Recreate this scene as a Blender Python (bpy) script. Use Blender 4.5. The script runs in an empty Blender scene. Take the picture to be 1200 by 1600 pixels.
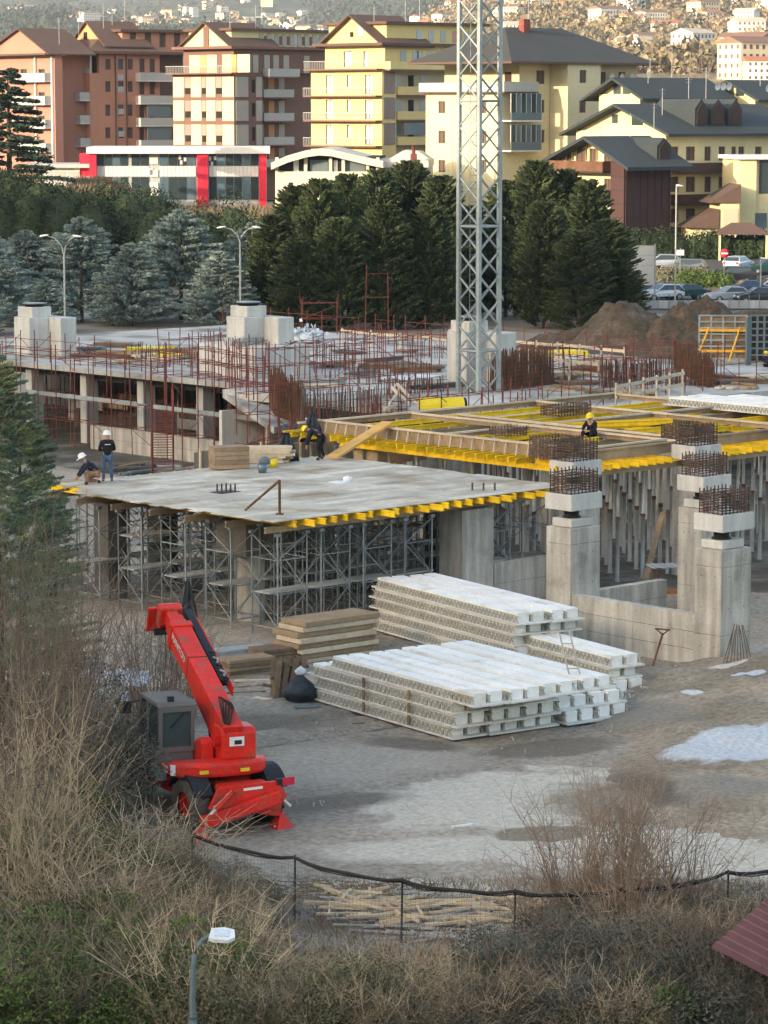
import bpy, math, random
import numpy as np
from mathutils import Vector, Matrix
random.seed(7); rng = np.random.default_rng(7)
R = math.radians
SC = bpy.context.scene
COL = SC.collection
PI = math.pi

# ---------------- camera, world, sun, exposure ----------------
FPX, CH, VH = 4715.0, 16.8, 170.0
PITCH = math.atan((800 - VH) / FPX)
cam_d = bpy.data.cameras.new('camera'); cam = bpy.data.objects.new('camera', cam_d); COL.objects.link(cam)
cam.location = (0, 0, CH); cam.rotation_euler = (PI / 2 - PITCH, 0, 0)
cam_d.sensor_width = 36; cam_d.lens = FPX / 1600 * 36; cam_d.clip_start = 0.5; cam_d.clip_end = 20000
SC.camera = cam
SUN_EL, SUN_AZ = 14.0, 50.5          # azimuth: degrees to the left of straight behind the camera
to_sun = Vector((-math.sin(R(SUN_AZ)) * math.cos(R(SUN_EL)), -math.cos(R(SUN_AZ)) * math.cos(R(SUN_EL)), math.sin(R(SUN_EL))))
W_ = bpy.data.worlds.new('World'); SC.world = W_; W_.use_nodes = True
nt = W_.node_tree; nt.nodes.clear()
sky = nt.nodes.new('ShaderNodeTexSky'); sky.sky_type = 'NISHITA'; sky.sun_disc = False
sky.sun_elevation = R(SUN_EL); sky.sun_rotation = math.atan2(to_sun.x, to_sun.y)
sky.altitude = 100; sky.dust_density = 2.5; sky.ozone_density = 0.6
bg = nt.nodes.new('ShaderNodeBackground'); bg.inputs[1].default_value = 0.15
wo = nt.nodes.new('ShaderNodeOutputWorld'); nt.links.new(sky.outputs[0], bg.inputs[0]); nt.links.new(bg.outputs[0], wo.inputs[0])
sl = bpy.data.lights.new('sun', 'SUN'); sl.energy = 2.1; sl.angle = R(0.5); sl.color = (1, 0.86, 0.66)
so = bpy.data.objects.new('sun', sl); COL.objects.link(so); so.rotation_euler = to_sun.to_track_quat('Z', 'Y').to_euler(); so.location = (0, 0, 200)
SC.view_settings.view_transform = 'Standard'; SC.view_settings.look = 'None'
SC.view_settings.exposure = 1.8
SC.view_settings.use_white_balance = True; SC.view_settings.white_balance_temperature = 6950; SC.view_settings.white_balance_tint = 10; SC.view_settings.gamma = 1; SC.view_settings.use_curve_mapping = False

# ---------------- rays from the survey of the photograph ----------------
cp_, sp_ = math.cos(PITCH), math.sin(PITCH)
def ray(x, y):
    a = (x - 600) / FPX; b = -(y - 800) / FPX
    return (a, b * sp_ + cp_, b * cp_ - sp_)
def P(x, y, z=0.0):
    r = ray(x, y); t = (z - CH) / r[2]; return (r[0] * t, r[1] * t, z)
def D(x, y, Y):
    r = ray(x, y); t = Y / r[1]; return (r[0] * t, Y, CH + r[2] * t)
TH = R(43.2); UX, UY = math.cos(TH), math.sin(TH)
def S(u, v, z=0.0): return (u * UX - v * UY, u * UY + v * UX, z)
def uv(p): return (p[0] * UX + p[1] * UY, -p[0] * UY + p[1] * UX)
def PUV(x, y, z=0.0): return uv(P(x, y, z))

# ---------------- mesh builder ----------------
class MB:
    def __init__(s): s.v = []; s.f = []; s.sm = []
    def add(s, vs, fs, smooth=False):
        n = len(s.v); s.v += [tuple(p) for p in vs]; s.f += [tuple(i + n for i in f) for f in fs]; s.sm += [smooth] * len(fs); return s
    def box(s, a, b):
        x0, y0, z0 = a; x1, y1, z1 = b
        return s.add([(x0,y0,z0),(x1,y0,z0),(x1,y1,z0),(x0,y1,z0),(x0,y0,z1),(x1,y0,z1),(x1,y1,z1),(x0,y1,z1)],
              [(0,3,2,1),(4,5,6,7),(0,1,5,4),(1,2,6,5),(2,3,7,6),(3,0,4,7)])
    def cbox(s, c, d, rot=None):
        hx, hy, hz = d[0]/2, d[1]/2, d[2]/2
        vs = [Vector((x*hx, y*hy, z*hz)) for z in (-1,1) for x, y in ((-1,-1),(1,-1),(1,1),(-1,1))]
        if rot is not None:
            M = rot if isinstance(rot, Matrix) else Matrix.Rotation(rot, 3, 'Z')
            vs = [M @ v for v in vs]
        return s.add([v + Vector(c) for v in vs], [(0,3,2,1),(4,5,6,7),(0,1,5,4),(1,2,6,5),(2,3,7,6),(3,0,4,7)])
    def beam(s, p, q, w, h, up=(0,0,1)):
        p = Vector(p); q = Vector(q); d = (q-p).normalized(); u = Vector(up)
        if abs(d.dot(u)) > .97: u = Vector((1,0,0))
        r = d.cross(u).normalized(); u = r.cross(d)
        c = [r*(w/2*i)+u*(h/2*j) for i, j in ((-1,-1),(1,-1),(1,1),(-1,1))]
        return s.add([p+k for k in c]+[q+k for k in c], [(0,3,2,1),(4,5,6,7),(0,1,5,4),(1,2,6,5),(2,3,7,6),(3,0,4,7)])
    def tube(s, pts, r, n=6, caps=True, smooth=True):
        pts = [Vector(p) for p in pts]; m = len(pts); rs = r if isinstance(r, (list, tuple)) else [r]*m
        vs = []; 
        for i, p in enumerate(pts):
            d = (pts[min(i+1,m-1)] - pts[max(i-1,0)]).normalized()
            u = Vector((0,0,1)) if abs(d.z) < .9 else Vector((1,0,0))
            a = d.cross(u).normalized(); b = d.cross(a)
            vs += [p + (a*math.cos(2*PI*k/n) + b*math.sin(2*PI*k/n))*rs[i] for k in range(n)]
        fs = [(i*n+k, i*n+(k+1)%n, (i+1)*n+(k+1)%n, (i+1)*n+k) for i in range(m-1) for k in range(n)]
        s.add(vs, fs, smooth and n > 4)
        if caps:
            o = len(s.v)-len(vs)
            s.f += [tuple(o+k for k in range(n)), tuple(o+(m-1)*n+k for k in reversed(range(n)))]; s.sm += [False]*2
        return s
    def prism(s, poly, z0, z1, axis='z'):
        n = len(poly)
        def m(a, b, c): return (a,b,c) if axis == 'z' else ((c,a,b) if axis == 'x' else (a,c,b))
        vs = [m(a,b,z0) for a,b in poly]+[m(a,b,z1) for a,b in poly]
        fs = [tuple(reversed(range(n))), tuple(range(n,2*n))]+[(i,(i+1)%n,n+(i+1)%n,n+i) for i in range(n)]
        return s.add(vs, fs)
    def lathe(s, prof, n=16, c=(0,0,0), smooth=True):
        vs = [(c[0]+r*math.cos(2*PI*k/n), c[1]+r*math.sin(2*PI*k/n), c[2]+z) for r, z in prof for k in range(n)]
        m = len(prof)
        return s.add(vs, [(i*n+k, i*n+(k+1)%n, (i+1)*n+(k+1)%n, (i+1)*n+k) for i in range(m-1) for k in range(n)], smooth)
    def xf(s, M):
        s.v = [tuple(M @ Vector(p)) for p in s.v]; return s
    def join(s, o): return s.add(o.v, o.f)
    def mesh(s, name, m, bevel=0):
        me = bpy.data.meshes.new(name); me.from_pydata(s.v, [], s.f)
        if any(s.sm): me.polygons.foreach_set('use_smooth', s.sm)
        if m: me.materials.append(m)
        me.update(); return me
def nth(n):
    w = ['first','second','third','fourth','fifth','sixth','seventh','eighth','ninth','tenth','eleventh','twelfth']
    return w[n] if n < 12 else '%d%s' % (n+1, 'th' if 10 <= (n+1) % 100 <= 20 else {1:'st',2:'nd',3:'rd'}.get((n+1) % 10, 'th'))
def link(name, me, parent=None, loc=(0,0,0), rz=0, scale=None, rot=None):
    o = bpy.data.objects.new(name, me); COL.objects.link(o); o.location = loc
    o.rotation_euler = rot if rot is not None else (0,0,rz)
    if scale: o.scale = scale
    if parent: o.parent = parent
    return o
def tag(o, label=None, cat=None, group=None, kind=None):
    if label: o['label'] = label
    if cat:
        o['category'] = cat
        if not kind and not o.get('kind'): o['kind'] = 'thing'
    if group: o['group'] = group
    if kind: o['kind'] = kind
    return o
def T(name, label, cat, loc=(0,0,0), rz=0, group=None):
    o = bpy.data.objects.new(name, None); COL.objects.link(o); o.location = loc; o.rotation_euler = (0,0,rz); o.empty_display_size = .1
    return tag(o, label, cat, group)
def part(name, mb, m, parent, label=None, loc=(0,0,0), kind=None, rot=None):
    o = link(name, mb.mesh(name, m) if isinstance(mb, MB) else mb, parent, loc, rot=rot)
    return tag(o, label, kind=kind)
def solo(name, mb, m, label, cat, loc=(0,0,0), rz=0, group=None, kind=None):
    return tag(link(name, mb.mesh(name, m) if isinstance(mb, MB) else mb, None, loc, rz), label, cat, group, kind)
def struct(name, mb, m, loc=(0,0,0), rz=0, parent=None):
    return tag(link(name, mb.mesh(name, m), parent, loc, rz), kind='structure')
def bev(o, w, seg=1):
    b = o.modifiers.new('bevel', 'BEVEL'); b.width = w; b.segments = seg; b.limit_method = 'ANGLE'; return o
_kids = {}
def children_of(root): return [o for o in root.children]
def dup(root, loc, rz=None, label=None):
    r = root.copy(); COL.objects.link(r); r.location = loc
    if rz is not None: r.rotation_euler = (0,0,rz)
    if label: r['label'] = label
    for ch in root.children:
        c = ch.copy(); COL.objects.link(c); c.parent = r
        for g in ch.children:
            d = g.copy(); COL.objects.link(d); d.parent = c
    return r
def np_mesh(name, V, F, m, smooth=False):
    # V (n,3) float, F (k,s) int, same polygon size
    me = bpy.data.meshes.new(name); n = len(V); k, s_ = F.shape
    me.vertices.add(n); me.vertices.foreach_set('co', np.asarray(V, dtype=np.float32).ravel())
    me.loops.add(k*s_); me.loops.foreach_set('vertex_index', F.astype(np.int32).ravel())
    me.polygons.add(k); me.polygons.foreach_set('loop_start', np.arange(0, k*s_, s_, dtype=np.int32))
    me.polygons.foreach_set('loop_total', np.full(k, s_, dtype=np.int32))
    if smooth: me.polygons.foreach_set('use_smooth', np.ones(k, dtype=bool))
    me.materials.append(m); me.update(); me.validate(); return me

# ---------------- materials ----------------
def mat(name, rgb, rough=.8, var=.12, scale=1.5, fine=.08, fscale=18, bump=0, bscale=25, metal=0, rnd=0, streak=0, rgb2=None, rgb2_t=(.5,.6), r2scale=.6, coat=0, spec=.22, trans=0):
    m = bpy.data.materials.new(name); m.use_nodes = True; t = m.node_tree; N = t.nodes; L = t.links
    b = N['Principled BSDF']; b.inputs['Roughness'].default_value = rough; b.inputs['Metallic'].default_value = metal
    b.inputs['Specular IOR Level'].default_value = spec
    if coat: b.inputs['Coat Weight'].default_value = coat
    if trans: b.inputs['Transmission Weight'].default_value = trans
    g = N.new('ShaderNodeNewGeometry'); pos = g.outputs['Position']
    def noise(sc, det=4, vec=None):
        n = N.new('ShaderNodeTexNoise'); n.inputs['Scale'].default_value = sc; n.inputs['Detail'].default_value = det
        L.new(vec or pos, n.inputs['Vector']); return n.outputs['Fac']
    def mr(x, lo, hi, a, c):
        k = N.new('ShaderNodeMapRange'); k.inputs[1].default_value = lo; k.inputs[2].default_value = hi; k.inputs[3].default_value = a; k.inputs[4].default_value = c
        L.new(x, k.inputs[0]); return k.outputs[0]
    def mul(x, y):
        k = N.new('ShaderNodeMath'); k.operation = 'MULTIPLY'; L.new(x, k.inputs[0]); L.new(y, k.inputs[1]); return k.outputs[0]
    f = mr(noise(scale), .3, .7, 1-var, 1+var)
    if fine: f = mul(f, mr(noise(fscale, 3), .3, .7, 1-fine, 1+fine))
    if rnd:
        oi = N.new('ShaderNodeObjectInfo'); f = mul(f, mr(oi.outputs['Random'], 0, 1, 1-rnd, 1+rnd))
    if streak:
        vm = N.new('ShaderNodeVectorMath'); vm.operation = 'MULTIPLY'; vm.inputs[1].default_value = (1,1,.12); L.new(pos, vm.inputs[0])
        f = mul(f, mr(noise(3.5, 4, vm.outputs[0]), .35, .68, 1+streak*.5, 1-streak))
    base = N.new('ShaderNodeRGB'); base.outputs[0].default_value = (*rgb, 1); c = base.outputs[0]
    if rgb2:
        mx = N.new('ShaderNodeMix'); mx.data_type = 'RGBA'; L.new(mr(noise(r2scale, 6), rgb2_t[0], rgb2_t[1], 0, 1), mx.inputs[0])
        L.new(c, mx.inputs[6]); mx.inputs[7].default_value = (*rgb2, 1); c = mx.outputs[2]
    vs = N.new('ShaderNodeVectorMath'); vs.operation = 'SCALE'; L.new(c, vs.inputs[0]); L.new(f, vs.inputs['Scale']); L.new(vs.outputs[0], b.inputs['Base Color'])
    if bump:
        bp = N.new('ShaderNodeBump'); bp.inputs['Distance'].default_value = bump; bp.inputs['Strength'].default_value = .8
        L.new(noise(bscale, 5), bp.inputs['Height']); L.new(bp.outputs[0], b.inputs['Normal'])
    return m
def foliage(name, rgb, rgb2, scale=.6, rnd=.15):
    m = mat(name, rgb, rough=.75, var=.25, scale=scale, fine=.25, fscale=3, rgb2=rgb2, rgb2_t=(.35,.65), r2scale=1.2, rnd=rnd, spec=.2)
    return m
M = {}
M['concrete'] = mat('concrete', (.46,.435,.38), .9, .14, .8, .08, 14, bump=.008, streak=.30, rgb2=(.34,.32,.28), rgb2_t=(.56,.72), r2scale=1.3)
M['concrete_light'] = mat('concrete_light', (.56,.55,.51), .9, .10, .5, .05, 9, bump=.004, streak=.15, rnd=.04)
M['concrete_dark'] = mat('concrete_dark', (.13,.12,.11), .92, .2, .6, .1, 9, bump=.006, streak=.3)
M['slab'] = mat('slab', (.47,.455,.42), .9, .18, .4, .14, 5, rgb2=(.24,.22,.19), rgb2_t=(.48,.62), r2scale=.35)
M['yard'] = mat('yard', (.235,.215,.19), .95, .16, .12, .12, 1.6, bump=.03, bscale=3, rgb2=(.31,.29,.255), rgb2_t=(.48,.64), r2scale=.14)
M['ground'] = mat('ground', (.13,.12,.095), .97, .25, .05, .2, 1.2, bump=.05, bscale=3, rgb2=(.20,.17,.12), rgb2_t=(.4,.7), r2scale=.3)
M['dirt'] = mat('dirt', (.088,.066,.044), .97, .25, .35, .3, 4, bump=.12, bscale=2.5, rgb2=(.13,.10,.07), rgb2_t=(.5,.7), r2scale=.8)
M['dirt_grey'] = mat('dirt_grey', (.215,.192,.160), .97, .16, .2, .2, 5, bump=.04, bscale=6, rgb2=(.28,.255,.215), rgb2_t=(.5,.7), r2scale=.7)
M['pale'] = mat('pale', (.46,.445,.41), .95, .12, .4, .12, 4, bump=.02, bscale=6, rgb2=(.32,.305,.275), rgb2_t=(.5,.68), r2scale=.8)
M['snow'] = mat('snow', (.66,.69,.72), .7, .12, .8, .12, 6, bump=.03, bscale=5, rgb2=(.42,.44,.45), rgb2_t=(.52,.66), r2scale=1.1)
M['steel'] = mat('steel', (.25,.28,.285), .5, .15, 1.5, .1, 10, metal=.3, rnd=.3)
M['steel_light'] = mat('steel_light', (.31,.345,.34), .5, .2, .6, .12, 6, metal=.2, rnd=.08)
M['steel_pale'] = mat('steel_pale', (.40,.39,.36), .6, .15, 1.0, .1, 6, metal=.2, rnd=.15)
M['rust'] = mat('rust', (.15,.075,.045), .85, .3, 1.2, .2, 9, rnd=.25)
M['rust_red'] = mat('rust_red', (.19,.055,.042), .75, .25, .8, .2, 9, rnd=.25)
M['rebar'] = mat('rebar', (.115,.075,.058), .85, .3, 1.2, .2, 9, rnd=.15)
M['yellow'] = mat('yellow', (.86,.56,.02), .6, .12, 1.2, .12, 6, rnd=.15, rgb2=(.55,.30,.04), rgb2_t=(.6,.72), r2scale=1.5)
M['yellow_clean'] = mat('yellow_clean', (.80,.62,.04), .6, .06, 1.2, .05, 6)
M['yellow_end'] = mat('yellow_end', (.62,.22,.05), .6, .1, 1.2, .1, 6)
M['wood'] = mat('wood', (.33,.24,.15), .85, .18, 1.5, .12, 9, rnd=.18)
M['wood_light'] = mat('wood_light', (.60,.50,.37), .85, .12, 1.5, .1, 9, rnd=.12)
M['wood_dark'] = mat('wood_dark', (.20,.14,.09), .9, .25, 1.5, .15, 9, rnd=.2)
M['ply'] = mat('ply', (.52,.475,.39), .75, .16, .7, .12, 5, rnd=.22, rgb2=(.36,.29,.20), rgb2_t=(.50,.66), r2scale=.55)
M['wood_form'] = mat('wood_form', (.36,.29,.20), .85, .2, 1.2, .12, 9, rnd=.2, streak=.3)
M['eps'] = mat('eps', (.80,.80,.77), .8, .08, .9, .05, 8, rnd=.04, bump=.01, rgb2=(.60,.57,.48), rgb2_t=(.58,.74), r2scale=1.1)
M['eps_slab'] = mat('eps_slab', (.66,.65,.60), .9, .1, 1.5, .06, 8, rnd=.05, streak=.1)
M['wire_mat'] = mat('wire_mat', (.42,.40,.34), .7, .1, 2, .05, 8)
M['red'] = mat('red', (.72,.03,.018), .45, .12, 1.0, .12, 12, rgb2=(.26,.10,.065), rgb2_t=(.50,.72), r2scale=2.6, coat=.1)
M['white_paint'] = mat('white_paint', (.78,.78,.76), .6, .06, 1.5, .04, 8)
M['black'] = mat('black', (.025,.026,.03), .6, .2, 2, .1, 8)
M['rubber'] = mat('rubber', (.035,.033,.03), .85, .2, 2, .1, 8, bump=.01)
M['tyre_mud'] = mat('tyre_mud', (.15,.135,.115), .95, .25, 3, .2, 15, bump=.02)
M['grey_paint'] = mat('grey_paint', (.15,.143,.135), .55, .1, 1.5, .05, 8)
M['tarp'] = mat('tarp', (.03,.04,.05), .45, .3, 3, .2, 8, bump=.05, bscale=5)
M['tarp_white'] = mat('tarp_white', (.62,.66,.70), .5, .12, 2, .1, 8, bump=.03, bscale=5)
M['glass'] = mat('glass', (.035,.05,.055), .12, .2, .15, 0, spec=.8)
M['glass_blue'] = mat('glass_blue', (.09,.14,.17), .15, .3, .3, 0, spec=.8)
M['glass_lit'] = mat('glass_lit', (.30,.36,.40), .2, .2, .3, 0, spec=.8)
def glass_clear():
    m = bpy.data.materials.new('cab_glass'); m.use_nodes = True; t = m.node_tree; N = t.nodes; b = N['Principled BSDF']
    b.inputs['Base Color'].default_value = (.05,.085,.09,1); b.inputs['Roughness'].default_value = .06; b.inputs['Alpha'].default_value = .85
    return m
M['cab_glass'] = glass_clear()
UNIT = {}
def unit(m):
    if m not in UNIT: UNIT[m] = MB().cbox((0,0,0),(1,1,1)).mesh('piece_'+m, M[m])
    return UNIT[m]
def pc(name, m, parent, c, d, rz=0, label=None, rot=None):
    """one box-shaped piece (shared mesh) of size d centred at c"""
    o = link(name, unit(m), parent, c, rz, scale=d, rot=rot)
    if label: o['label'] = label
    return o
def rod_rot(p, q):
    d = Vector(q) - Vector(p); return d.to_track_quat('Z', 'Y').to_euler(), d.length
TUBES = {}
def rod(name, m, parent, p, q, r, n=6):
    key = (m, n)
    if key not in TUBES: TUBES[key] = MB().tube([(0,0,-.5),(0,0,.5)], 1.0, n).mesh('tube_'+m, M[m])
    e, l = rod_rot(p, q)
    return link(name, TUBES[key], parent, (Vector(p)+Vector(q))/2, scale=(r, r, l), rot=e)

def yard_mat(name, base, spots, scale=.14):
    """ground with stains: spots = list of (cx, cy, rx, ry, angle, colour, softness)"""
    m = mat(name, base, .95, .20, .25, .30, 6.5, bump=.05, bscale=5, rgb2=tuple(c*1.28 for c in base), rgb2_t=(.46,.66), r2scale=scale)
    t = m.node_tree; N = t.nodes; L = t.links; b = N['Principled BSDF']; cur = b.inputs['Base Color'].links[0].from_socket
    g = N.new('ShaderNodeNewGeometry'); nz = N.new('ShaderNodeTexNoise'); nz.inputs['Scale'].default_value = .9; nz.inputs['Detail'].default_value = 9; nz.inputs['Roughness'].default_value = .62; L.new(g.outputs['Position'], nz.inputs[0])
    for cx, cy, rx, ry, an, colr, soft in spots:
        mp = N.new('ShaderNodeMapping'); mp.vector_type = 'TEXTURE'; mp.inputs['Location'].default_value = (cx,cy,0); mp.inputs['Rotation'].default_value = (0,0,an); mp.inputs['Scale'].default_value = (rx,ry,1e6); L.new(g.outputs['Position'], mp.inputs[0])
        ln = N.new('ShaderNodeVectorMath'); ln.operation = 'LENGTH'; L.new(mp.outputs[0], ln.inputs[0])
        ad = N.new('ShaderNodeMath'); ad.operation = 'MULTIPLY_ADD'; L.new(nz.outputs[0], ad.inputs[0]); ad.inputs[1].default_value = 1.1; L.new(ln.outputs['Value'], ad.inputs[2])
        k = N.new('ShaderNodeMapRange'); L.new(ad.outputs[0], k.inputs[0]); k.inputs[1].default_value = 1.5-soft; k.inputs[2].default_value = 1.5+soft; k.inputs[3].default_value = 1; k.inputs[4].default_value = 0
        hs = N.new('ShaderNodeVectorMath'); hs.operation = 'SCALE'; hs.inputs[0].default_value = colr; n2 = N.new('ShaderNodeTexNoise'); n2.inputs['Scale'].default_value = 8; n2.inputs['Detail'].default_value = 5; L.new(g.outputs['Position'], n2.inputs[0]); mr = N.new('ShaderNodeMapRange'); L.new(n2.outputs[0], mr.inputs[0]); mr.inputs[1].default_value = .3; mr.inputs[2].default_value = .7; mr.inputs[3].default_value = .80; mr.inputs[4].default_value = 1.22; L.new(mr.outputs[0], hs.inputs['Scale'])
        mx = N.new('ShaderNodeMix'); mx.data_type = 'RGBA'; L.new(k.outputs[0], mx.inputs[0]); L.new(cur, mx.inputs[6]); L.new(hs.outputs[0], mx.inputs[7]); cur = mx.outputs[2]
    L.new(cur, b.inputs['Base Color']); return m
# ================= terrain =================
def sm(x, a, b):
    t = np.clip((x-a)/(b-a), 0, 1); return t*t*(3-2*t)
def gz(x, y):
    x = np.asarray(x, float); y = np.asarray(y, float)
    left = 5.0*sm(y, 268, 330); right = 3.0*sm(y, 270, 312)
    w = sm(x, 2, 14)*1.0
    z = left*(1-w) + right*w
    # bank on the far left
    z = z + 6.0*sm(-x, 22, 32)*sm(y, 262, 285)*(1-sm(y, 330, 380))*0.55
    # the hills behind the town
    ang = x/np.maximum(y, 1)
    Ls = np.interp(y, [0,420,900,1800,3000,4200,5200,6500], [0,0,4,24,76,134,205,330])
    Rs = np.interp(y, [0,420,800,1200,1800,2600,3600,5000,6500], [0,0,20,33,59,102,165,260,340])
    k = sm(ang, -.015, .05)
    hill = Ls*(1-k)+Rs*k
    hill = hill*(1 + .10*np.sin(x/130.+y/310.) + .07*np.sin(x/57.-y/140.))
    # unseen ridge added behind the camera to shade the building site
    a = -(x*-math.sin(R(SUN_AZ)) + y*-math.cos(R(SUN_AZ)))      # grows away from the sun
    shade_ridge = SHADE_RIDGE_H*np.exp(-((a + SHADE_RIDGE_D)/95.)**2)*(1+.02*np.sin(y/60.+x/50.))
    lim = np.clip(-x*.6-120, 0, 330); shade_ridge = shade_ridge*sm(lim-y, 0, 60)
    return z + hill + shade_ridge
SHADE_RIDGE_D, SHADE_RIDGE_H = 330.0, 133.0
ys = np.concatenate([np.linspace(-900,-60,43), np.linspace(-40,50,10), np.linspace(52,100,25), np.linspace(104,440,85), np.linspace(450,1200,50), np.linspace(1230,6500,130)])
us = np.concatenate([np.linspace(-1.2,-.26,12), np.linspace(-.2,.2,81), np.linspace(.26,1.2,12)])
Xg = np.zeros((len(ys), len(us))); Yg = np.zeros_like(Xg)
for i, y in enumerate(ys):
    Xg[i] = us*max(520, (abs(y)+220)*1.0) if y > -60 else us*1000
    Yg[i] = y
Zg = gz(Xg, Yg)
rough = rng.normal(0, 1, Zg.shape)
Zg = Zg + np.where(Yg > 500, rough*np.minimum(2.5, Yg/1500), 0) + np.where((Yg > 270) & (Yg < 400), rough*.12, 0) - .03
V = np.stack([Xg, Yg, Zg], -1).reshape(-1, 3); nx = len(us)
ii, jj = np.meshgrid(np.arange(len(ys)-1), np.arange(nx-1), indexing='ij'); a0 = (ii*nx+jj).ravel()
Fg = np.stack([a0, a0+1, a0+nx+1, a0+nx], -1)
def terrain_mat():
    m = mat('terrain', (.13,.12,.095), .97, .22, .05, .2, 1.2, bump=.05, bscale=3, rgb2=(.20,.17,.12), rgb2_t=(.4,.7), r2scale=.3)
    t = m.node_tree; N = t.nodes; L = t.links; b = N['Principled BSDF']; old = b.inputs['Base Color'].links[0].from_socket
    g = N.new('ShaderNodeNewGeometry'); sx = N.new('ShaderNodeSeparateXYZ'); L.new(g.outputs['Position'], sx.inputs[0])
    dv = N.new('ShaderNodeMath'); dv.operation = 'MULTIPLY_ADD'; L.new(sx.outputs[1], dv.inputs[0]); dv.inputs[1].default_value = -.045; L.new(sx.outputs[0], dv.inputs[2])
    nz = N.new('ShaderNodeTexNoise'); nz.inputs['Scale'].default_value = .006; nz.inputs['Detail'].default_value = 8; L.new(g.outputs['Position'], nz.inputs[0])
    nz2 = N.new('ShaderNodeTexNoise'); nz2.inputs['Scale'].default_value = .035; nz2.inputs['Detail'].default_value = 8; L.new(g.outputs['Position'], nz2.inputs[0])
    def ramp(src, stops):
        r = N.new('ShaderNodeValToRGB'); L.new(src, r.inputs[0]); e = r.color_ramp.elements
        e[0].position, e[0].color = stops[0][0], (*stops[0][1],1); e[1].position, e[1].color = stops[-1][0], (*stops[-1][1],1)
        for p, c in stops[1:-1]:
            k = e.new(p); k.color = (*c,1)
        return r.outputs[0]
    forest = ramp(nz2.outputs[0], [(.35,(.030,.045,.040)),(.5,(.055,.07,.055)),(.68,(.11,.105,.07))])
    bare = ramp(nz2.outputs[0], [(.32,(.12,.095,.06)),(.5,(.22,.175,.105)),(.66,(.32,.26,.15))])
    ad = N.new('ShaderNodeMath'); ad.operation = 'MULTIPLY_ADD'; L.new(nz.outputs[0], ad.inputs[0]); ad.inputs[1].default_value = 260; L.new(dv.outputs[0], ad.inputs[2])
    k = N.new('ShaderNodeMapRange'); L.new(ad.outputs[0], k.inputs[0]); k.inputs[1].default_value = 80; k.inputs[2].default_value = 170
    mx = N.new('ShaderNodeMix'); mx.data_type = 'RGBA'; L.new(k.outputs[0], mx.inputs[0]); L.new(forest, mx.inputs[6]); L.new(bare, mx.inputs[7])
    k2 = N.new('ShaderNodeMapRange'); L.new(sx.outputs[1], k2.inputs[0]); k2.inputs[1].default_value = 420; k2.inputs[2].default_value = 560
    m2 = N.new('ShaderNodeMix'); m2.data_type = 'RGBA'; L.new(k2.outputs[0], m2.inputs[0]); L.new(old, m2.inputs[6]); L.new(mx.outputs[2], m2.inputs[7])
    L.new(m2.outputs[2], b.inputs['Base Color']); return m
M['terrain'] = terrain_mat()
gr = link('ground', np_mesh('ground', V, Fg, M['terrain'], True)); tag(gr, kind='structure')

def blob_sheet(name, pts, z, m, n=80, jit=.25, seed=1, kind='structure', parent=None):
    """irregular flat sheet: outline through pts (world x,y), wobbling"""
    r = random.Random(seed); out = []
    k = len(pts)
    for i in range(k):
        a = Vector(pts[i]).to_2d(); b = Vector(pts[(i+1)%k]).to_2d(); L_ = (b-a).length; c = max(2, int(L_/ .5))
        c = min(c, 24)
        for j in range(c):
            p = a.lerp(b, j/c); out.append((p.x + r.uniform(-jit, jit), p.y + r.uniform(-jit, jit), z))
    cx = sum(p[0] for p in out)/len(out); cy = sum(p[1] for p in out)/len(out)
    me = bpy.data.meshes.new(name); me.from_pydata(out, [], [tuple(range(len(out)))]); me.materials.append(m); me.update()
    if me.polygons[0].normal.z < 0: me.flip_normals()
    return tag(link(name, me, parent), kind=kind)
# relief sheet of the yard
def grid_sheet(name, x0, x1, y0, y1, step, f, m):
    xs = np.arange(x0, x1+step, step); yy = np.arange(y0, y1+step, step); X, Y = np.meshgrid(xs, yy); Z = f(X, Y)
    V = np.stack([X, Y, Z], -1).reshape(-1, 3); nx = len(xs); ii, jj = np.meshgrid(np.arange(len(yy)-1), np.arange(nx-1), indexing='ij'); a0 = (ii*nx+jj).ravel()
    o = link(name, np_mesh(name, V, np.stack([a0, a0+1, a0+nx+1, a0+nx], -1), m, True)); return tag(o, kind='structure')
def spot(x, y, rx, ry, col, an=0, soft=.12):
    p = P(x, y); return (p[0], p[1], rx, ry, an, col, soft)
PALE, GREY, DAMP, BRN = (.50,.455,.375), (.36,.315,.255), (.175,.148,.115), (.235,.19,.14)
M['yard'] = yard_mat('yard', (.285,.245,.195), [
  spot(560,1190,3.2,2.2,GREY,.4,.3), spot(830,1250,4.6,3.0,PALE,.5,.10), spot(1000,1330,3.4,2.6,PALE,.1,.12), spot(1130,1350,3.5,1.6,PALE,0,.12), spot(700,1330,3.0,1.2,PALE,.1,.2),
  spot(560,1395,3.6,1.0,PALE,0,.2), spot(850,1306,1.15,.75,BRN,.1,.06), spot(860,1172,2.3,1.0,DAMP,.5,.15), spot(640,1165,1.6,.7,DAMP,-.5,.2), spot(420,1130,2.4,1.2,DAMP,0,.3), spot(480,1260,2.6,.8,DAMP,.4,.25),
  spot(700,1080,5,3,(.17,.155,.13),.5,.25), spot(1050,1250,3.6,2.6,BRN,.5,.2), spot(390,1040,3,2.4,(.19,.175,.15),0,.3), spot(760,1445,4.2,.9,(.15,.125,.095),0,.2), spot(480,1430,2.2,.5,(.22,.2,.17),0,.2)])
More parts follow.
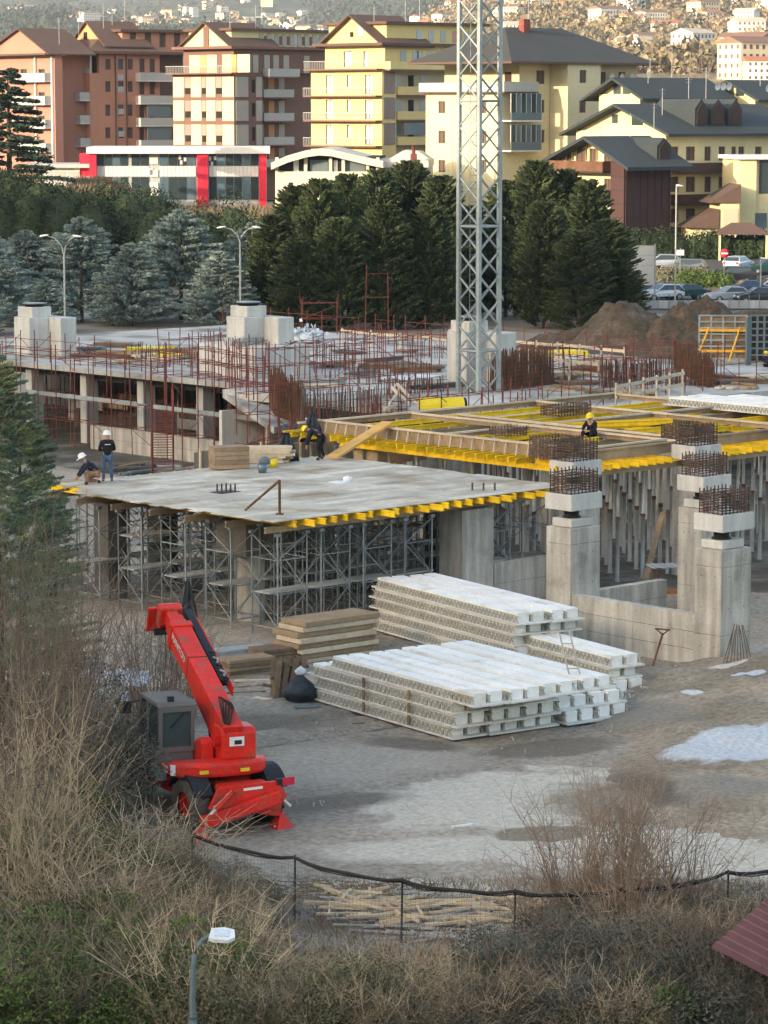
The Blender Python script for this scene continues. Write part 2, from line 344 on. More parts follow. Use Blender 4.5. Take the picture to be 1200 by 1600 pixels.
M['bank'] = yard_mat('bank', (.25,.205,.15), [spot(1165,1185,1.6,2.6,(.50,.52,.54),-.75,.10), spot(1080,1105,.35,.35,(.55,.55,.53),0,.05), spot(1168,1090,.5,.45,(.5,.53,.56),0,.05), spot(1140,1073,.6,.25,(.5,.48,.43),0,.05), spot(1000,1130,1.5,1.5,(.235,.205,.165),0,.3), spot(1120,1250,1.5,1.2,(.24,.21,.17),0,.2), spot(1010,1240,.8,1.8,(.13,.11,.085),.3,.2)], .5)
def yard_z(X, Y):
    tr = 0
    for a, o, w in ((.62, 2.0, .35), (.62, 3.9, .35), (-.25, 8, .3), (-.25, 9.8, .3), (1.3,-40,.4)):
        d_ = np.abs(np.sin(a)*X - np.cos(a)*(Y-78) + o + .5*np.sin(Y*.25)); tr = tr - .075*np.exp(-(d_/w)**2) + .05*np.exp(-((d_-.45)/.2)**2)
    return .045 + .018*np.sin(X*1.7+Y*.6)*np.sin(Y*1.1-X*.5) + tr*(Y < 100) + rng.normal(0,.010,X.shape)
grid_sheet('yard', -30, 34, 50, 104, .22, yard_z, M['yard'])
grid_sheet('yard', -30, 34, 104, 250, 2.0, lambda X, Y: X*0+.004, M['yard'])
def dz(X, Y):
    e = np.minimum(sm(X, 5.0+np.sin(Y*.9)*.6, 8.5), 1)*sm(Y, 66.5+np.sin(X*1.1)*.6, 73)*(1-sm(Y, 88.0, 91))
    return -.04 + e*(.42+.62*sm(X, 7.5, 13)*sm(Y, 74, 84)) + .04*np.sin(X*2.1+Y*1.7)*e + .025*np.sin(X*5.3-Y*4.1)*e + rng.normal(0, .012, X.shape)*e
grid_sheet('earth_bank', 4.4, 24, 66, 92, .16, dz, M['bank'])
def pp(lst, z=0): return [P(x, y, z)[:2] for x, y in lst]
# ================= town behind the site =================
def cm(name, rgb, **k):
    if name not in M: M[name] = mat(name, rgb, .85, .06, .25, .04, 3, **k)
    return name
cm('terracotta', (.48,.23,.155)); cm('terracotta_lit', (.58,.30,.15)); cm('brick_pink', (.42,.21,.16)); cm('cream', (.68,.60,.34)); cm('brown_paint', (.19,.105,.085))
cm('ochre', (.68,.54,.24)); cm('beige', (.54,.46,.33)); cm('beige_light', (.62,.54,.34)); cm('grey_wall', (.40,.37,.32)); cm('taupe', (.28,.22,.20))
cm('chalet_cream', (.70,.60,.35)); cm('roof_brown', (.12,.075,.06)); cm('roof_grey', (.060,.060,.056)); cm('roof_slate', (.042,.052,.055)); cm('dark_wood', (.055,.035,.03))
cm('railing', (.42,.42,.40)); cm('red_column', (.62,.03,.06)); cm('white_band', (.66,.65,.62)); cm('panel_grey', (.42,.42,.40)); cm('shutter', (.13,.09,.075)); cm('shutter_pink', (.52,.28,.24))
cm('veranda', (.13,.17,.18)); cm('copper_brown', (.075,.04,.04)); cm('concrete_roof', (.52,.50,.45)); cm('white_wall', (.60,.56,.44)); cm('blind_white', (.75,.75,.75)); cm('dark_hole', (.02,.02,.02))
class Face:
    """a vertical wall plane through world point o, running along angle a (radians from +X)"""
    def __init__(s, o, a): s.o = o; s.a = a; s.d = (math.cos(a), math.sin(a)); s.n = (s.d[1], -s.d[0])
    def at(s, x, y):
        r = ray(x, y); den = r[0]*s.n[0]+r[1]*s.n[1]; k = (s.o[0]*s.n[0]+s.o[1]*s.n[1])/den
        X, Y, Z = r[0]*k, r[1]*k, CH+r[2]*k
        return ((X-s.o[0])*s.d[0]+(Y-s.o[1])*s.d[1], Z)
def wall_face(mb, t0, t1, z0, z1, holes, dep, plane):
    """plane(t, z, d) -> local point; d is depth inwards"""
    ts = sorted({round(k, 3) for k in [t0, t1]+[min(max(h[i], t0), t1) for h in holes for i in (0, 1)]})
    zs = sorted({round(k, 3) for k in [z0, z1]+[min(max(h[i], z0), z1) for h in holes for i in (2, 3)]})
    for i in range(len(ts)-1):
        for j in range(len(zs)-1):
            ct = (ts[i]+ts[i+1])/2; cz = (zs[j]+zs[j+1])/2
            if any(h[0] < ct < h[1] and h[2] < cz < h[3] for h in holes): continue
            mb.add([plane(ts[i],zs[j],0), plane(ts[i+1],zs[j],0), plane(ts[i+1],zs[j+1],0), plane(ts[i],zs[j+1],0)], [(0,1,2,3)])
    for a, b, c, d in holes:
        q = [(a,c),(b,c),(b,d),(a,d)]
        for i in range(4):
            p, r = q[i], q[(i+1)%4]
            mb.add([plane(*p,0), plane(*p,dep), plane(*r,dep), plane(*r,0)], [(0,1,2,3)])
class Bld:
    def __init__(s, name, label, cx, Y, cy, ang, base, kscale=None):
        """corner seen at photo column cx, Y metres away; right face runs at ang degrees from +X, left face at ang+90"""
        p = D(cx, cy, Y); s.o = (p[0], p[1]); s.a = R(ang); s.z0 = base
        s.root = T(name, label, 'building', (p[0], p[1], base), s.a)
        s.FR = Face(s.o, s.a); s.FL = Face(s.o, s.a+PI/2)
        s.winmesh = {}
    def holes(s, F, rects):
        out = []
        for x0, y0, x1, y1 in rects:
            t0, za = F.at(x0, y0); t1, zb = F.at(x1, y1); tm = F.at((x0+x1)/2, (y0+y1)/2)[0]
            za = F.at((x0+x1)/2, y0)[1]; zb = F.at((x0+x1)/2, y1)[1]
            out.append((min(t0,t1), max(t0,t1), zb-s.z0, za-s.z0))
        return out
    def box(s, m, x0, x1, y0, y1, z0, z1, right=(), left=(), name='wall', label=None, dep=.22, glass='glass', frames=True):
        """block with recessed windows; right/left are hole lists in local (t0,t1,z0,z1)"""
        mb = MB()
        R_ = [h[:4] for h in right]; L_ = [h[:4] for h in left]
        wall_face(mb, x0, x1, z0, z1, R_, dep, lambda t, z, d: (t, y0+d, z))
        wall_face(mb, y0, y1, z0, z1, L_, dep, lambda t, z, d: (x0+d, t, z))
        mb.add([(x1,y0,z0),(x1,y1,z0),(x1,y1,z1),(x1,y0,z1)], [(0,1,2,3)]); mb.add([(x1,y1,z0),(x0,y1,z0),(x0,y1,z1),(x1,y1,z1)], [(0,1,2,3)])
        mb.add([(x0,y0,z1),(x1,y0,z1),(x1,y1,z1),(x0,y1,z1)], [(0,1,2,3)])
        w = part(name, mb, M[m], s.root, label)
        for side, hs in ((0, right), (1, left)):
            for h in hs: s.window(side, h, x0, y0, dep)
        return w
    def window(s, side, h, x0, y0, dep):
        a, b, c, d = h[:4]; g = h[4] if len(h) > 4 else 'glass'
        key = (round(b-a, 1), round(d-c, 1), side, g)
        if key not in s.winmesh:
            w, hh = b-a, d-c; f = MB(); fw = .07
            if w > .4:
                pl = (lambda t, z, e: (t, e, z)) if side == 0 else (lambda t, z, e: (e, t, z))
                def bx(t0, t1, z0, z1):
                    p, q = pl(t0, z0, dep-.08), pl(t1, z1, dep-.02)
                    f.box([min(i,j) for i,j in zip(p,q)], [max(i,j) for i,j in zip(p,q)])
                bx(-w/2, w/2, -hh/2, -hh/2+fw); bx(-w/2, w/2, hh/2-fw, hh/2); bx(-w/2, -w/2+fw, -hh/2, hh/2); bx(w/2-fw, w/2, -hh/2, hh/2)
                if w > .9:
                    n = max(1, round(w/ .9)-0)
                    for i in range(1, n+1 if w > 1.8 else 2): bx(-w/2+w*i/(n+1)-.03, -w/2+w*i/(n+1)+.03, -hh/2, hh/2)
            q = MB()
            if side == 0: q.add([(-w/2,dep-.01,-hh/2),(w/2,dep-.01,-hh/2),(w/2,dep-.01,hh/2),(-w/2,dep-.01,hh/2)], [(0,1,2,3)])
            else: q.add([(dep-.01,-w/2,-hh/2),(dep-.01,w/2,-hh/2),(dep-.01,w/2,hh/2),(dep-.01,-w/2,hh/2)], [(3,2,1,0)])
            s.winmesh[key] = ((f.mesh('window', M['railing' if g == 'glass_lit' else 'shutter']) if f.v else None), q.mesh('pane', M[g]))
        fm, qm = s.winmesh[key]
        loc = ((a+b)/2, y0, (c+d)/2) if side == 0 else (x0, (a+b)/2, (c+d)/2)
        o = link('window', fm if fm else qm, s.root, loc)
        if fm: link('pane' if g.startswith('glass') else 'shutter', qm, o)
    def balcony(s, side, t0, t1, z, depth=1.2, h=1.0, m='concrete_light', rm='railing', off=0, solid=True):
        o = MB(); r = MB()
        def bx(mb, ta, tb, da, db, za, zb):
            if side == 0: mb.box((ta, off-db, za), (tb, off-da, zb))
            else: mb.box((off-db, ta, za), (off-da, tb, zb))
        bx(o, t0, t1, 0, depth, z-.18, z)
        b = part('balcony', o, M[m], s.root)
        if solid:
            bx(r, t0, t1, depth-.06, depth, z, z+h); bx(r, t0, t0+.06, 0, depth-.06, z, z+h); bx(r, t1-.06, t1, 0, depth-.06, z, z+h)
        else:
            bx(r, t0, t1, depth-.05, depth, z+h-.06, z+h)
            for i in range(int((t1-t0)/.3)+1): bx(r, t0+i*.3, t0+i*.3+.05, depth-.045, depth-.005, z, z+h-.06)
        part('railing', r, M[rm], b)
    def slab(s, name, m, a, b): return part(name, MB().box(a, b), M[m], s.root)
    def gable(s, m_roof, m_wall, x0, x1, y0, y1, z, rise, over=.6, yr=None, th=.18, windows=()):
        """gable roof whose ridge runs along local x; the gable end faces the left side (x = x0)"""
        yr = (y0+y1)/2 if yr is None else yr
        part('gable_wall', MB().prism([(y0,z),(y1,z),(yr,z+rise)], x0, x1, 'x'), M[m_wall], s.root)
        for ya, yb in ((y0-over, yr), (y1+over, yr)):
            sl = rise/abs((y0 if ya < yr else y1)-yr); za = z - over*sl
            rf = MB().add([(x0-over,ya,za),(x1,ya,za),(x1,yb,z+rise+.02),(x0-over,yb,z+rise+.02),(x0-over,ya,za+th),(x1,ya,za+th),(x1,yb,z+rise+th),(x0-over,yb,z+rise+th)],
              [(0,3,2,1),(4,5,6,7),(0,1,5,4),(1,2,6,5),(2,3,7,6),(3,0,4,7)])
            part('roof', rf, M[m_roof], s.root)
def grid_holes(B, F, cols, rows, g=None):
    out = []
    for (x0, x1) in cols:
        for (y0, y1) in rows:
            out += [h + ((g,) if g else ()) for h in B.holes(F, [(x0, y0, x1, y1)])]
    return out
def Zc(y, Y): return D(600, y, Y)[2]

# ---- pink brick block, far left ----
B = Bld('apartment_building', 'pinkish brick apartment block with white pipes at the left edge, half behind the cedar', 86, 400, 150, 38, 5)
zb = lambda y: Zc(y, 400) - 5
fl = [108, 144, 181, 218]
lh = grid_holes(B, B.FL, [(10,20),(32,42),(60,70)], [(y, y+17) for y in fl]); 
B.box('brick_pink', 0, 1.2, 0, 16, 0, zb(86), right=(), left=lh); B.box('brick_pink', 1.2, 9, 3, 16, 0, zb(86))
for y in (126, 162, 199, 236): B.balcony(1, .6, 9, zb(y), 1.2, 1.0)
for t in (.25, 4.4): part('drain_pipe', MB().box((-.3, t, 1), (-.05, t+.28, zb(88))), M['white_band'], B.root)
B.slab('eave_slab', 'roof_brown', (-1.6,-.3,zb(86)), (2,17,zb(83)))
B.gable('roof_brown', 'brick_pink', -.8, 6, -.1, 16, zb(83), 3.2, yr=7)

# ---- terracotta block ----
B = Bld('apartment_building', 'terracotta apartment block with grey balconies and a hipped brown roof', 141, 405, 150, 35, 5)
zb = lambda y: Zc(y, 405) - 5
def z1(v): return v/4.286
rows = [(92,108.7),(127,143.5),(163.5,181),(199,216)]
right = grid_holes(B, B.FR, [(164.5,173),(199.5,208)], rows, 'shutter') + grid_holes(B, B.FR, [(184.5,193.3)], rows, 'glass_blue') + grid_holes(B, B.FR, [(218,226.5),(234,242.5)], [(y0, y1+4) for y0, y1 in rows], 'shutter')
left = grid_holes(B, B.FL, [(116,126)], rows[1:], 'shutter') + grid_holes(B, B.FL, [(90.5,97)], rows[1:], 'glass_blue')
Lw = B.FL.at(83, 150)[0]; Lr = B.FR.at(250, 150)[0]
B.box('terracotta', 0, Lr, 0, Lw, 0, zb(114), right=[h for h in right if h[2] < zb(118)], left=left)
B.box('terracotta', 1.4, Lr, .02, Lw-1.2, zb(113.9), zb(84), right=[(h[0],)+h[1:] for h in right if h[2] > zb(118)], left=(), name='wall')
lv = MB()
for t in (.1, 3.4, 6.6, Lw-.3): lv.box((.1,t,zb(114)),(.3,t+.2,zb(84)))
part('loggia_post', lv, M['white_wall'], B.root); B.slab('loggia_parapet', 'panel_grey', (-.1,-.1,zb(114)), (.1,Lw,zb(106)))
B.slab('loggia_back', 'dark_hole', (1.3,.6,zb(114)), (1.39,Lw-1.2,zb(84)))
B.box('brown_paint', Lr, Lr+5, 2.2, 12, 0, zb(84))
for y in (156, 192, 227.5): B.balcony(1, 0.1, Lw, zb(y), 1.5, 1.0)
tA, tB = B.FR.at(212, 150)[0], B.FR.at(262, 150)[0]
for y in (125, 161, 196, 231):
    B.balcony(0, tA, tB, zb(y), 1.3, 1.0)
tv = B.FR.at(223, 150)[0]
for y0, y1 in ((160,183),(196,219)): B.slab('veranda_glazing', 'veranda', (tv,-1.2,zb(y1)), (tB-.2,-1.1,zb(y0)))
for y in (116, 135, 170, 205): B.slab('wall_panel', 'panel_grey', (B.FR.at(184.5,150)[0],-.03,zb(y+9)), (B.FR.at(193.3,150)[0],.01,zb(y)))
for t in (B.FR.at(180,150)[0], B.FR.at(197,150)[0]): part('drain_pipe', MB().tube([(t,-.12,0),(t,-.12,zb(84))], .09, 6), M['shutter'], B.root)
zt = zb(84)
B.slab('eave_slab', 'roof_brown', (-.9,-.9,zt), (Lr+6,Lw+.9,zt+.35))
part('roof', MB().add([(-.9,-.9,zt+.35),(10,-.9,zt+.35),(10,Lw+.9,zt+.35),(-.9,Lw+.9,zt+.35),(3,2.5,zt+2.2),(10,2.5,zt+2.2),(10,Lw-2.5,zt+2.2),(3,Lw-2.5,zt+2.2)], [(0,1,5,4),(1,2,6,5),(2,3,7,6),(3,0,4,7),(4,5,6,7)]), M['roof_brown'], B.root)
B.gable('roof_brown', 'terracotta_lit', 2.6, 9.5, .2, Lw-.6, zt+1.2, 3.1, over=.5)
B.slab('attic_window', 'dark_hole', (2.52,5.2,zt+1.9), (2.62,6.1,zt+3.0))
px0 = B.FR.at(198, 70)[0]
ph = [(px0+1.2+2.3*i, px0+2.2+2.3*i, zt+1.0, zt+2.9, 'shutter') for i in range(6)]
B.box('terracotta', px0, px0+17, 1.2, Lw, zt+.4, zb(52)+.3, right=ph, left=())
B.slab('eave_slab', 'roof_brown', (px0-.6,.5,zb(52)+.3), (px0+17.6,Lw+.6,zb(52)+.65))

# ---- cream block with brown stripes ----
B = Bld('apartment_building', 'cream apartment block striped with dark brown, with a gable and a grey side', 366, 388, 150, 45, 5)
zb = lambda y: Zc(y, 388) - 5
FLt = lambda x: B.FL.at(x, 150)[0]; FRt = lambda x: B.FR.at(x, 150)[0]
Lw, Lr = FLt(270), FRt(410)
zt = zb(76)
B.box('brown_paint', 0, Lr, 0, Lw, 0, zb(113)); B.box('brown_paint', .5, Lr+12, .6, Lw-1.6, zb(112.9), zt)
B.box('brown_paint', Lr, Lr+11, 1.9, Lw-1, 0, zb(113))
flo = [(120,151.5),(157,189),(195,227),(232,262)]
for y0, y1 in flo:
    for xa, xb in ((271.5,288),(299,315),(323,337),(348,366)):
        pc('wall_panel', 'cream', B.root, (-.03, (FLt(xa)+FLt(xb))/2, (zb(y0)+zb(y1))/2), (.10, FLt(xa)-FLt(xb)-.02, zb(y0)-zb(y1)))
    pc('wall_panel', 'grey_wall', B.root, ((.2+FRt(388))/2, -.03, (zb(y0)+zb(y1))/2), (FRt(388)-.3, .10, zb(y0)-zb(y1)))
    pc('wall_panel', 'grey_wall', B.root, ((FRt(400)+FRt(409))/2, -.03, (zb(y0)+zb(y1))/2), (FRt(409)-FRt(400), .10, zb(y0)-zb(y1)))
    for xa, xb in ((289,299),(315.5,322.5),(337.5,347.5)):
        w_ = pc('window', 'dark_hole', B.root, (-.02, (FLt(xa)+FLt(xb))/2, (zb(y0+16)+zb(y1-5))/2), (.06, FLt(xa)-FLt(xb)-.15, zb(y0+16)-zb(y1-5)))
        pc('shutter', random.choice(['shutter_pink','shutter_pink','taupe']), B.root, (-.05, (FLt(xa)+FLt(xb))/2, (zb(y0)+zb(y0+17))/2), (.06, FLt(xa)-FLt(xb)-.1, zb(y0)-zb(y0+17)))
    pc('window', 'dark_hole', B.root, ((FRt(393)+FRt(398.5))/2, -.02, (zb(y0+4)+zb(y1-7))/2), (FRt(398.5)-FRt(393)-.1, .06, zb(y0+4)-zb(y1-7)))
    # recessed side with balconies
    for k, xx in enumerate((417,434,450)):
        pc('wall_panel', 'grey_wall' if k != 1 else 'terracotta_lit', B.root, (FRt(xx+5), 1.86, (zb(y0)+zb(y1))/2), (1.0, .1, zb(y0)-zb(y1)))
    B.balcony(0, FRt(416), FRt(463), zb(y1), 1.5, 1.0, m='brown_paint', off=1.9)
y0, y1 = 85, 113
for xa, xb in ((292,308.5),(319,335),(343.5,357.5),(367,386)):
    pc('wall_panel', 'cream', B.root, (.47, (B.FL.at(xa,100)[0]+B.FL.at(xb,100)[0])/2, (zb(y0)+zb(y1))/2), (.10, abs(FLt(xa)-FLt(xb)), zb(y0)-zb(y1)))
for xa, xb in ((309,318.5),(358,366)):
    pc('shutter', 'terracotta_lit', B.root, (.46, (FLt(xa)+FLt(xb))/2, (zb(y0)+zb(y1))/2), (.10, abs(FLt(xa)-FLt(xb)), zb(y0)-zb(y1)))
for xa in (389,400,418,432,448,480): pc('wall_panel', 'grey_wall', B.root, (FRt(xa+4), .56, (zb(y0)+zb(y1))/2), (.95, .1, zb(y0)-zb(y1)))
B.balcony(1, -.6, Lw+.3, zb(113.5), 1.0, .9, m='brown_paint', solid=False); B.balcony(0, FRt(416), FRt(463), zb(119), 1.3, 1.0, m='brown_paint', off=.6)
B.slab('eave_slab', 'brown_paint', (-.7,-.3,zt), (Lr+13,Lw-.6,zt+.35))
B.gable('roof_brown', 'cream', .2, 8.5, .6, Lw-1.6, zt+.3, 3.0, over=.6)
B.slab('gable_stripe', 'brown_paint', (.08,(Lw-1.6+.6)/2-.5,zt+.3), (.19,(Lw-1.6+.6)/2+.5,zt+2.9))
px0 = FRt(380)
B.box('cream', px0, px0+17, 2.2, Lw-1.5, zt+.4, zb(47))
for i in range(9):
    pc('wall_panel', 'grey_wall', B.root, (px0+5.2+1.35*i, 2.14, (zb(50)+zb(72))/2), (.75, .12, zb(50)-zb(72)))
    pc('window', 'glass_lit' if i % 3 == 1 else 'brown_paint', B.root, (px0+5.88+1.35*i, 2.16, (zb(54)+zb(68))/2), (.5, .08, zb(54)-zb(68)))
B.slab('eave_slab', 'roof_brown', (px0-.6,1.5,zb(47)), (px0+17.6,Lw-1,zb(47)+.35))

# ---- yellow block ----
B = Bld('apartment_building', 'bright ochre yellow apartment block with thin balconies and a brown gable', 597, 366, 150, 45, 5)
zb = lambda y: Zc(y, 366) - 5
FLt = lambda x: B.FL.at(x, 150)[0]; FRt = lambda x: B.FR.at(x, 150)[0]
Lw = FLt(486); Lr = FRt(619); zt = zb(71)
rows = [(117,147),(156,186),(195,226)]
lh = grid_holes(B, B.FL, [(509,520),(570,582)], rows, 'blind_white') + grid_holes(B, B.FL, [(541.5,548)], [(a, b-11) for a, b in rows], 'blind_white')
B.box('ochre', 0, Lr+.01, 0, Lw, 0, zb(107), left=lh)
for y0, y1 in ((110,146),(152,186),(192,226)): pc('wall_panel', 'taupe', B.root, (Lr/2, -.03, (zb(y0)+zb(y1))/2), (Lr-.4, .1, zb(y0)-zb(y1)))
rr = grid_holes(B, B.FR, [(626,633.5),(645,649),(650,658),(668,676)], [(77,105)], 'glass_lit')
B.box('ochre', .5, Lr+12, .02, Lw-2, zb(106.9), zt, right=[], left=[(h[0],h[1],h[2],h[3],'blind_white') for h in grid_holes(B, B.FL, [(532,545),(563,570),(590,604)], [(80,105)]) if h[0] > .3])
for xa in (626,645,652,668): pc('window', 'glass_lit', B.root, (FRt(xa+4), -.0, (zb(78)+zb(104))/2), (1.0, .08, zb(78)-zb(104)))
B.box('beige', Lr+.01, Lr+12, 1.0, Lw-1, 0, zb(107))
for y0, y1 in rows:
    for xa in (626,646,664): pc('window', 'dark_hole' if xa == 646 else 'glass_lit', B.root, (FRt(xa+5), .98, (zb(y0)+zb(y1-3))/2), (.9, .08, zb(y0)-zb(y1-3)))
    B.balcony(0, Lr+.3, Lr+11, zb(y1+1), 1.0, 1.0, m='brown_paint', rm='ochre', off=1.0)
    B.balcony(1, 0, Lw+.3, zb(y1+2), 1.1, .95, m='brown_paint', solid=False)
B.slab('veranda_glazing', 'glass_blue', (FRt(630),-.2,zb(211)), (FRt(668),-.1,zb(192)))
B.balcony(1, -.2, Lw+.2, zb(107), 1.1, .95, m='brown_paint', solid=False); B.balcony(0, .2, Lr+11, zb(108), 1.2, .9, m='brown_paint', rm='ochre')
B.slab('eave_slab', 'roof_brown', (-.8,-.8,zt), (Lr+12.6,Lw-1,zt+.35))
B.gable('roof_brown', 'ochre', .3, 8.5, .2, Lw-2, zt+.3, 3.3, over=.8)
B.slab('attic_window', 'blind_white', (.18,3.4,zt+1.2), (.29,4.2,zt+2.5)); B.slab('attic_window', 'dark_hole', (.18,5.2,zt+1.1), (.29,5.7,zt+1.7))
px0 = FRt(612)
B.box('ochre', px0, px0+17, .9, Lw-1.5, zt+.4, zb(37))
for i in range(6): pc('window', ['glass_lit','glass_lit','glass_lit','shutter_pink'][i % 4], B.root, (px0+5.6+2.1*i, .86, (zb(44)+zb(64))/2), (.85, .08, zb(46)-zb(64)))
B.slab('eave_slab', 'roof_brown', (px0-.6,.3,zb(37)), (px0+17.6,Lw-1,zb(37)+.35))

# ---- beige block with the grey hipped roof ----
B = Bld('apartment_building', 'beige apartment block under a wide grey hipped roof, behind the crane mast', 783, 338, 150, 45, 3)
zb = lambda y: Zc(y, 338) - 3
FLt = lambda x: B.FL.at(x, 150)[0]; FRt = lambda x: B.FR.at(x, 150)[0]
Lw = FLt(666); Lr = FRt(859)
rowsL = [(158,177),(204,224),(250,269)]
B.box('beige_light', 0, 3, 0, Lw, 0, zb(144), left=grid_holes(B, B.FL, [(685,696),(753,760)], rowsL, 'shutter'))
for y0, y1 in ((148,156),(179,202),(226,248),(271,290)): pc('wall_panel', 'cream', B.root, (-.01, (FLt(672)+FLt(703))/2, (zb(y0)+zb(y1))/2), (.05, FLt(672)-FLt(703), zb(y0)-zb(y1)))
for xx_ in (668.5, 705, 730, 745, 779): pc('corner_strip', 'cream', B.root, (-.01, FLt(xx_), zb(144)/2), (.06, .55, zb(144)-.02))
B.box('beige_light', 3, Lr, .02, Lw, 0, zb(96), right=grid_holes(B, B.FR, [(838.5,851)], [(110,131),(156,176),(203,223)], 'shutter'))
B.balcony(1, -.5, Lw+.5, zb(143), .9, 1.0, m='roof_brown', rm='panel_grey', off=.2); B.balcony(0, -.5, 5.2, zb(143), .9, 1.1, m='roof_brown', rm='panel_grey')
B.slab('door', 'dark_wood', (2.92,1.2,zb(141)), (2.99,2.2,zb(112)))
ta, tb = .3, FRt(833)
for y0, y1, y2 in ((146,176,188),(195,222,235)):
    B.slab('veranda_parapet', 'veranda', (ta,-1.3,zb(y2)), (tb,-1.2,zb(y1)))
    B.slab('balcony', 'white_band', (ta-.1,-1.35,zb(y2)-.15), (tb+.1,-.02,zb(y2)))
    for i in range(6): pc('veranda_glazing', 'glass_blue' if i % 2 else 'glass', B.root, (ta+(tb-ta)*(i+.5)/6, -1.2, (zb(y0)+zb(y1))/2), ((tb-ta)/6-.12, .06, zb(y0)-zb(y1)))
    for i in range(7): pc('veranda_post', 'railing', B.root, (ta+(tb-ta)*i/6, -1.22, (zb(y0)+zb(y1))/2), (.08, .1, zb(y0)-zb(y1)))
L2 = FRt(860)
B.box('beige_light', L2, L2+5.6, -2.6, 4, 0, zb(96), right=[(2.0+L2,3.2+L2,*h[2:4],'shutter') for h in B.holes(B.FR, [(900,110,910,130),(900,157,910,176)])], left=())
B.box('beige', L2+5.6, L2+14, -.8, Lw, 0, zb(96), right=[(L2+7.4+3.4*i, L2+8.6+3.4*i, h[2], h[3], 'shutter') for i in range(2) for h in B.holes(B.FR, [(900,112,910,132),(900,158,910,176)])])
ze = zb(96)
x0, x1, y0, y1 = -1.6, L2+15.2, -3.0, Lw+1.4
xr0, xr1, yr = 6.5, L2+8, Lw/2-.3
part('roof', MB().add([(x0,y0,ze),(x1,y0,ze),(x1,y1,ze),(x0,y1,ze),(xr0,yr,ze+4.0),(xr1,yr,ze+4.0)], [(0,1,5,4),(1,2,5),(2,3,4,5),(3,0,4)]), M['roof_grey'], B.root)
B.slab('eave_slab', 'roof_brown', (x0,y0,ze-.25), (x1,y1,ze-.004))
B.slab('chimney', 'rust_red', (8.2,yr-1.4,ze+3.2), (9.2,yr-.6,ze+4.9))
for i in range(3): part('satellite_dish', MB().lathe([(.02,0),(.3,.05),(.42,.16)], 12, (0,0,0)).xf(Matrix.Translation((L2+9+1.8*i,-1.2,zb(118))) @ Matrix.Rotation(R(100),4,'X')), M['white_band'], B.root)

# ---- low showroom with red columns ----
def slabw(root, nm, m, a, b): return part(nm, MB().box(a, b), M[m], root)
Y0 = 340; x0w = D(143,280,Y0)[0]; x1w = D(416,280,Y0)[0]; zb0 = 5.0; zf = lambda y: Zc(y, Y0)-zb0
wd = x1w-x0w
B_ = T('showroom', 'low white showroom with dark glass bands and tall red columns', 'building', (x0w, Y0, zb0), R(2))
slabw(B_, 'wall', 'panel_grey', (0,.4,-.5), (wd,12,zf(240)))
slabw(B_, 'roof', 'white_band', (-.5,-.8,zf(240)), (wd+.4,12.6,zf(230)))
sx_ = lambda x: (x-143)/(416-143)*wd
for a, b in ((-.2, sx_(151)), (sx_(308), sx_(325)), (sx_(405), sx_(416))): slabw(B_, 'column', 'red_column', (a,-.4,-.5), (b,.3,zf(240)-.01))
for (ya, yb) in ((241,259),(277,312)):
    for xa, xb in ((151,200),(205,233),(249,306),(326,404)):
        n = max(1, round((xb-xa)/13))
        for i in range(n):
            xl = sx_(xa+(xb-xa)*i/n)+.04; xr = sx_(xa+(xb-xa)*(i+1)/n)-.04
            pc('window', 'glass' if (i+xa) % 3 else 'glass_blue', B_, ((xl+xr)/2, .36, (zf(ya)+zf(yb))/2), (xr-xl, .08, zf(ya)-zf(yb)))
for xa, xb in ((151,233),(249,306),(326,404)):
    n = int((xb-xa)/6)
    for i in range(n): pc('wall_panel', 'white_band', B_, (sx_(xa+(xb-xa)*(i+.5)/n), .33, (zf(260)+zf(276))/2), ((xb-xa)/n/273*wd-.04, .1, zf(260)-zf(276)))
for x, y in ((234,245),(234,265),(226,262),(234,285),(234,298)): pc('wall_panel', 'white_band', B_, (sx_(x+6), .3, zf(y+6)), (.95, .1, .8))
for xx, yy in ((281,246),(289,249),(328,248),(336,247),(283,254),(331,256)): pc('poster', 'white_band', B_, (sx_(xx), .3, zf(yy)), (.28, .02, .45))
# low wing to its left
B_ = T('annex_building', 'small white annex with a flat roof between the dark bush and the red column', 'building', (D(62,290,348)[0], 348, 5), 0)
zf2 = lambda y: Zc(y, 348)-5
slabw(B_, 'wall', 'white_band', (0,0,-.5), (4.6,8,zf2(262))); slabw(B_, 'roof', 'panel_grey', (-1.8,-.8,zf2(262)), (5.8,9,zf2(256)))
slabw(B_, 'wall', 'red_column', (4.6,.2,-.5), (6.6,8,zf2(240))); slabw(B_, 'window', 'white_band', (5.2,.1,zf2(290)), (6.1,.19,zf2(276)))
for i in range(3): slabw(B_, 'wall_panel', 'panel_grey', (.2+1.5*i,-.05,.2), (1.5+1.5*i,-.01,zf2(268)))

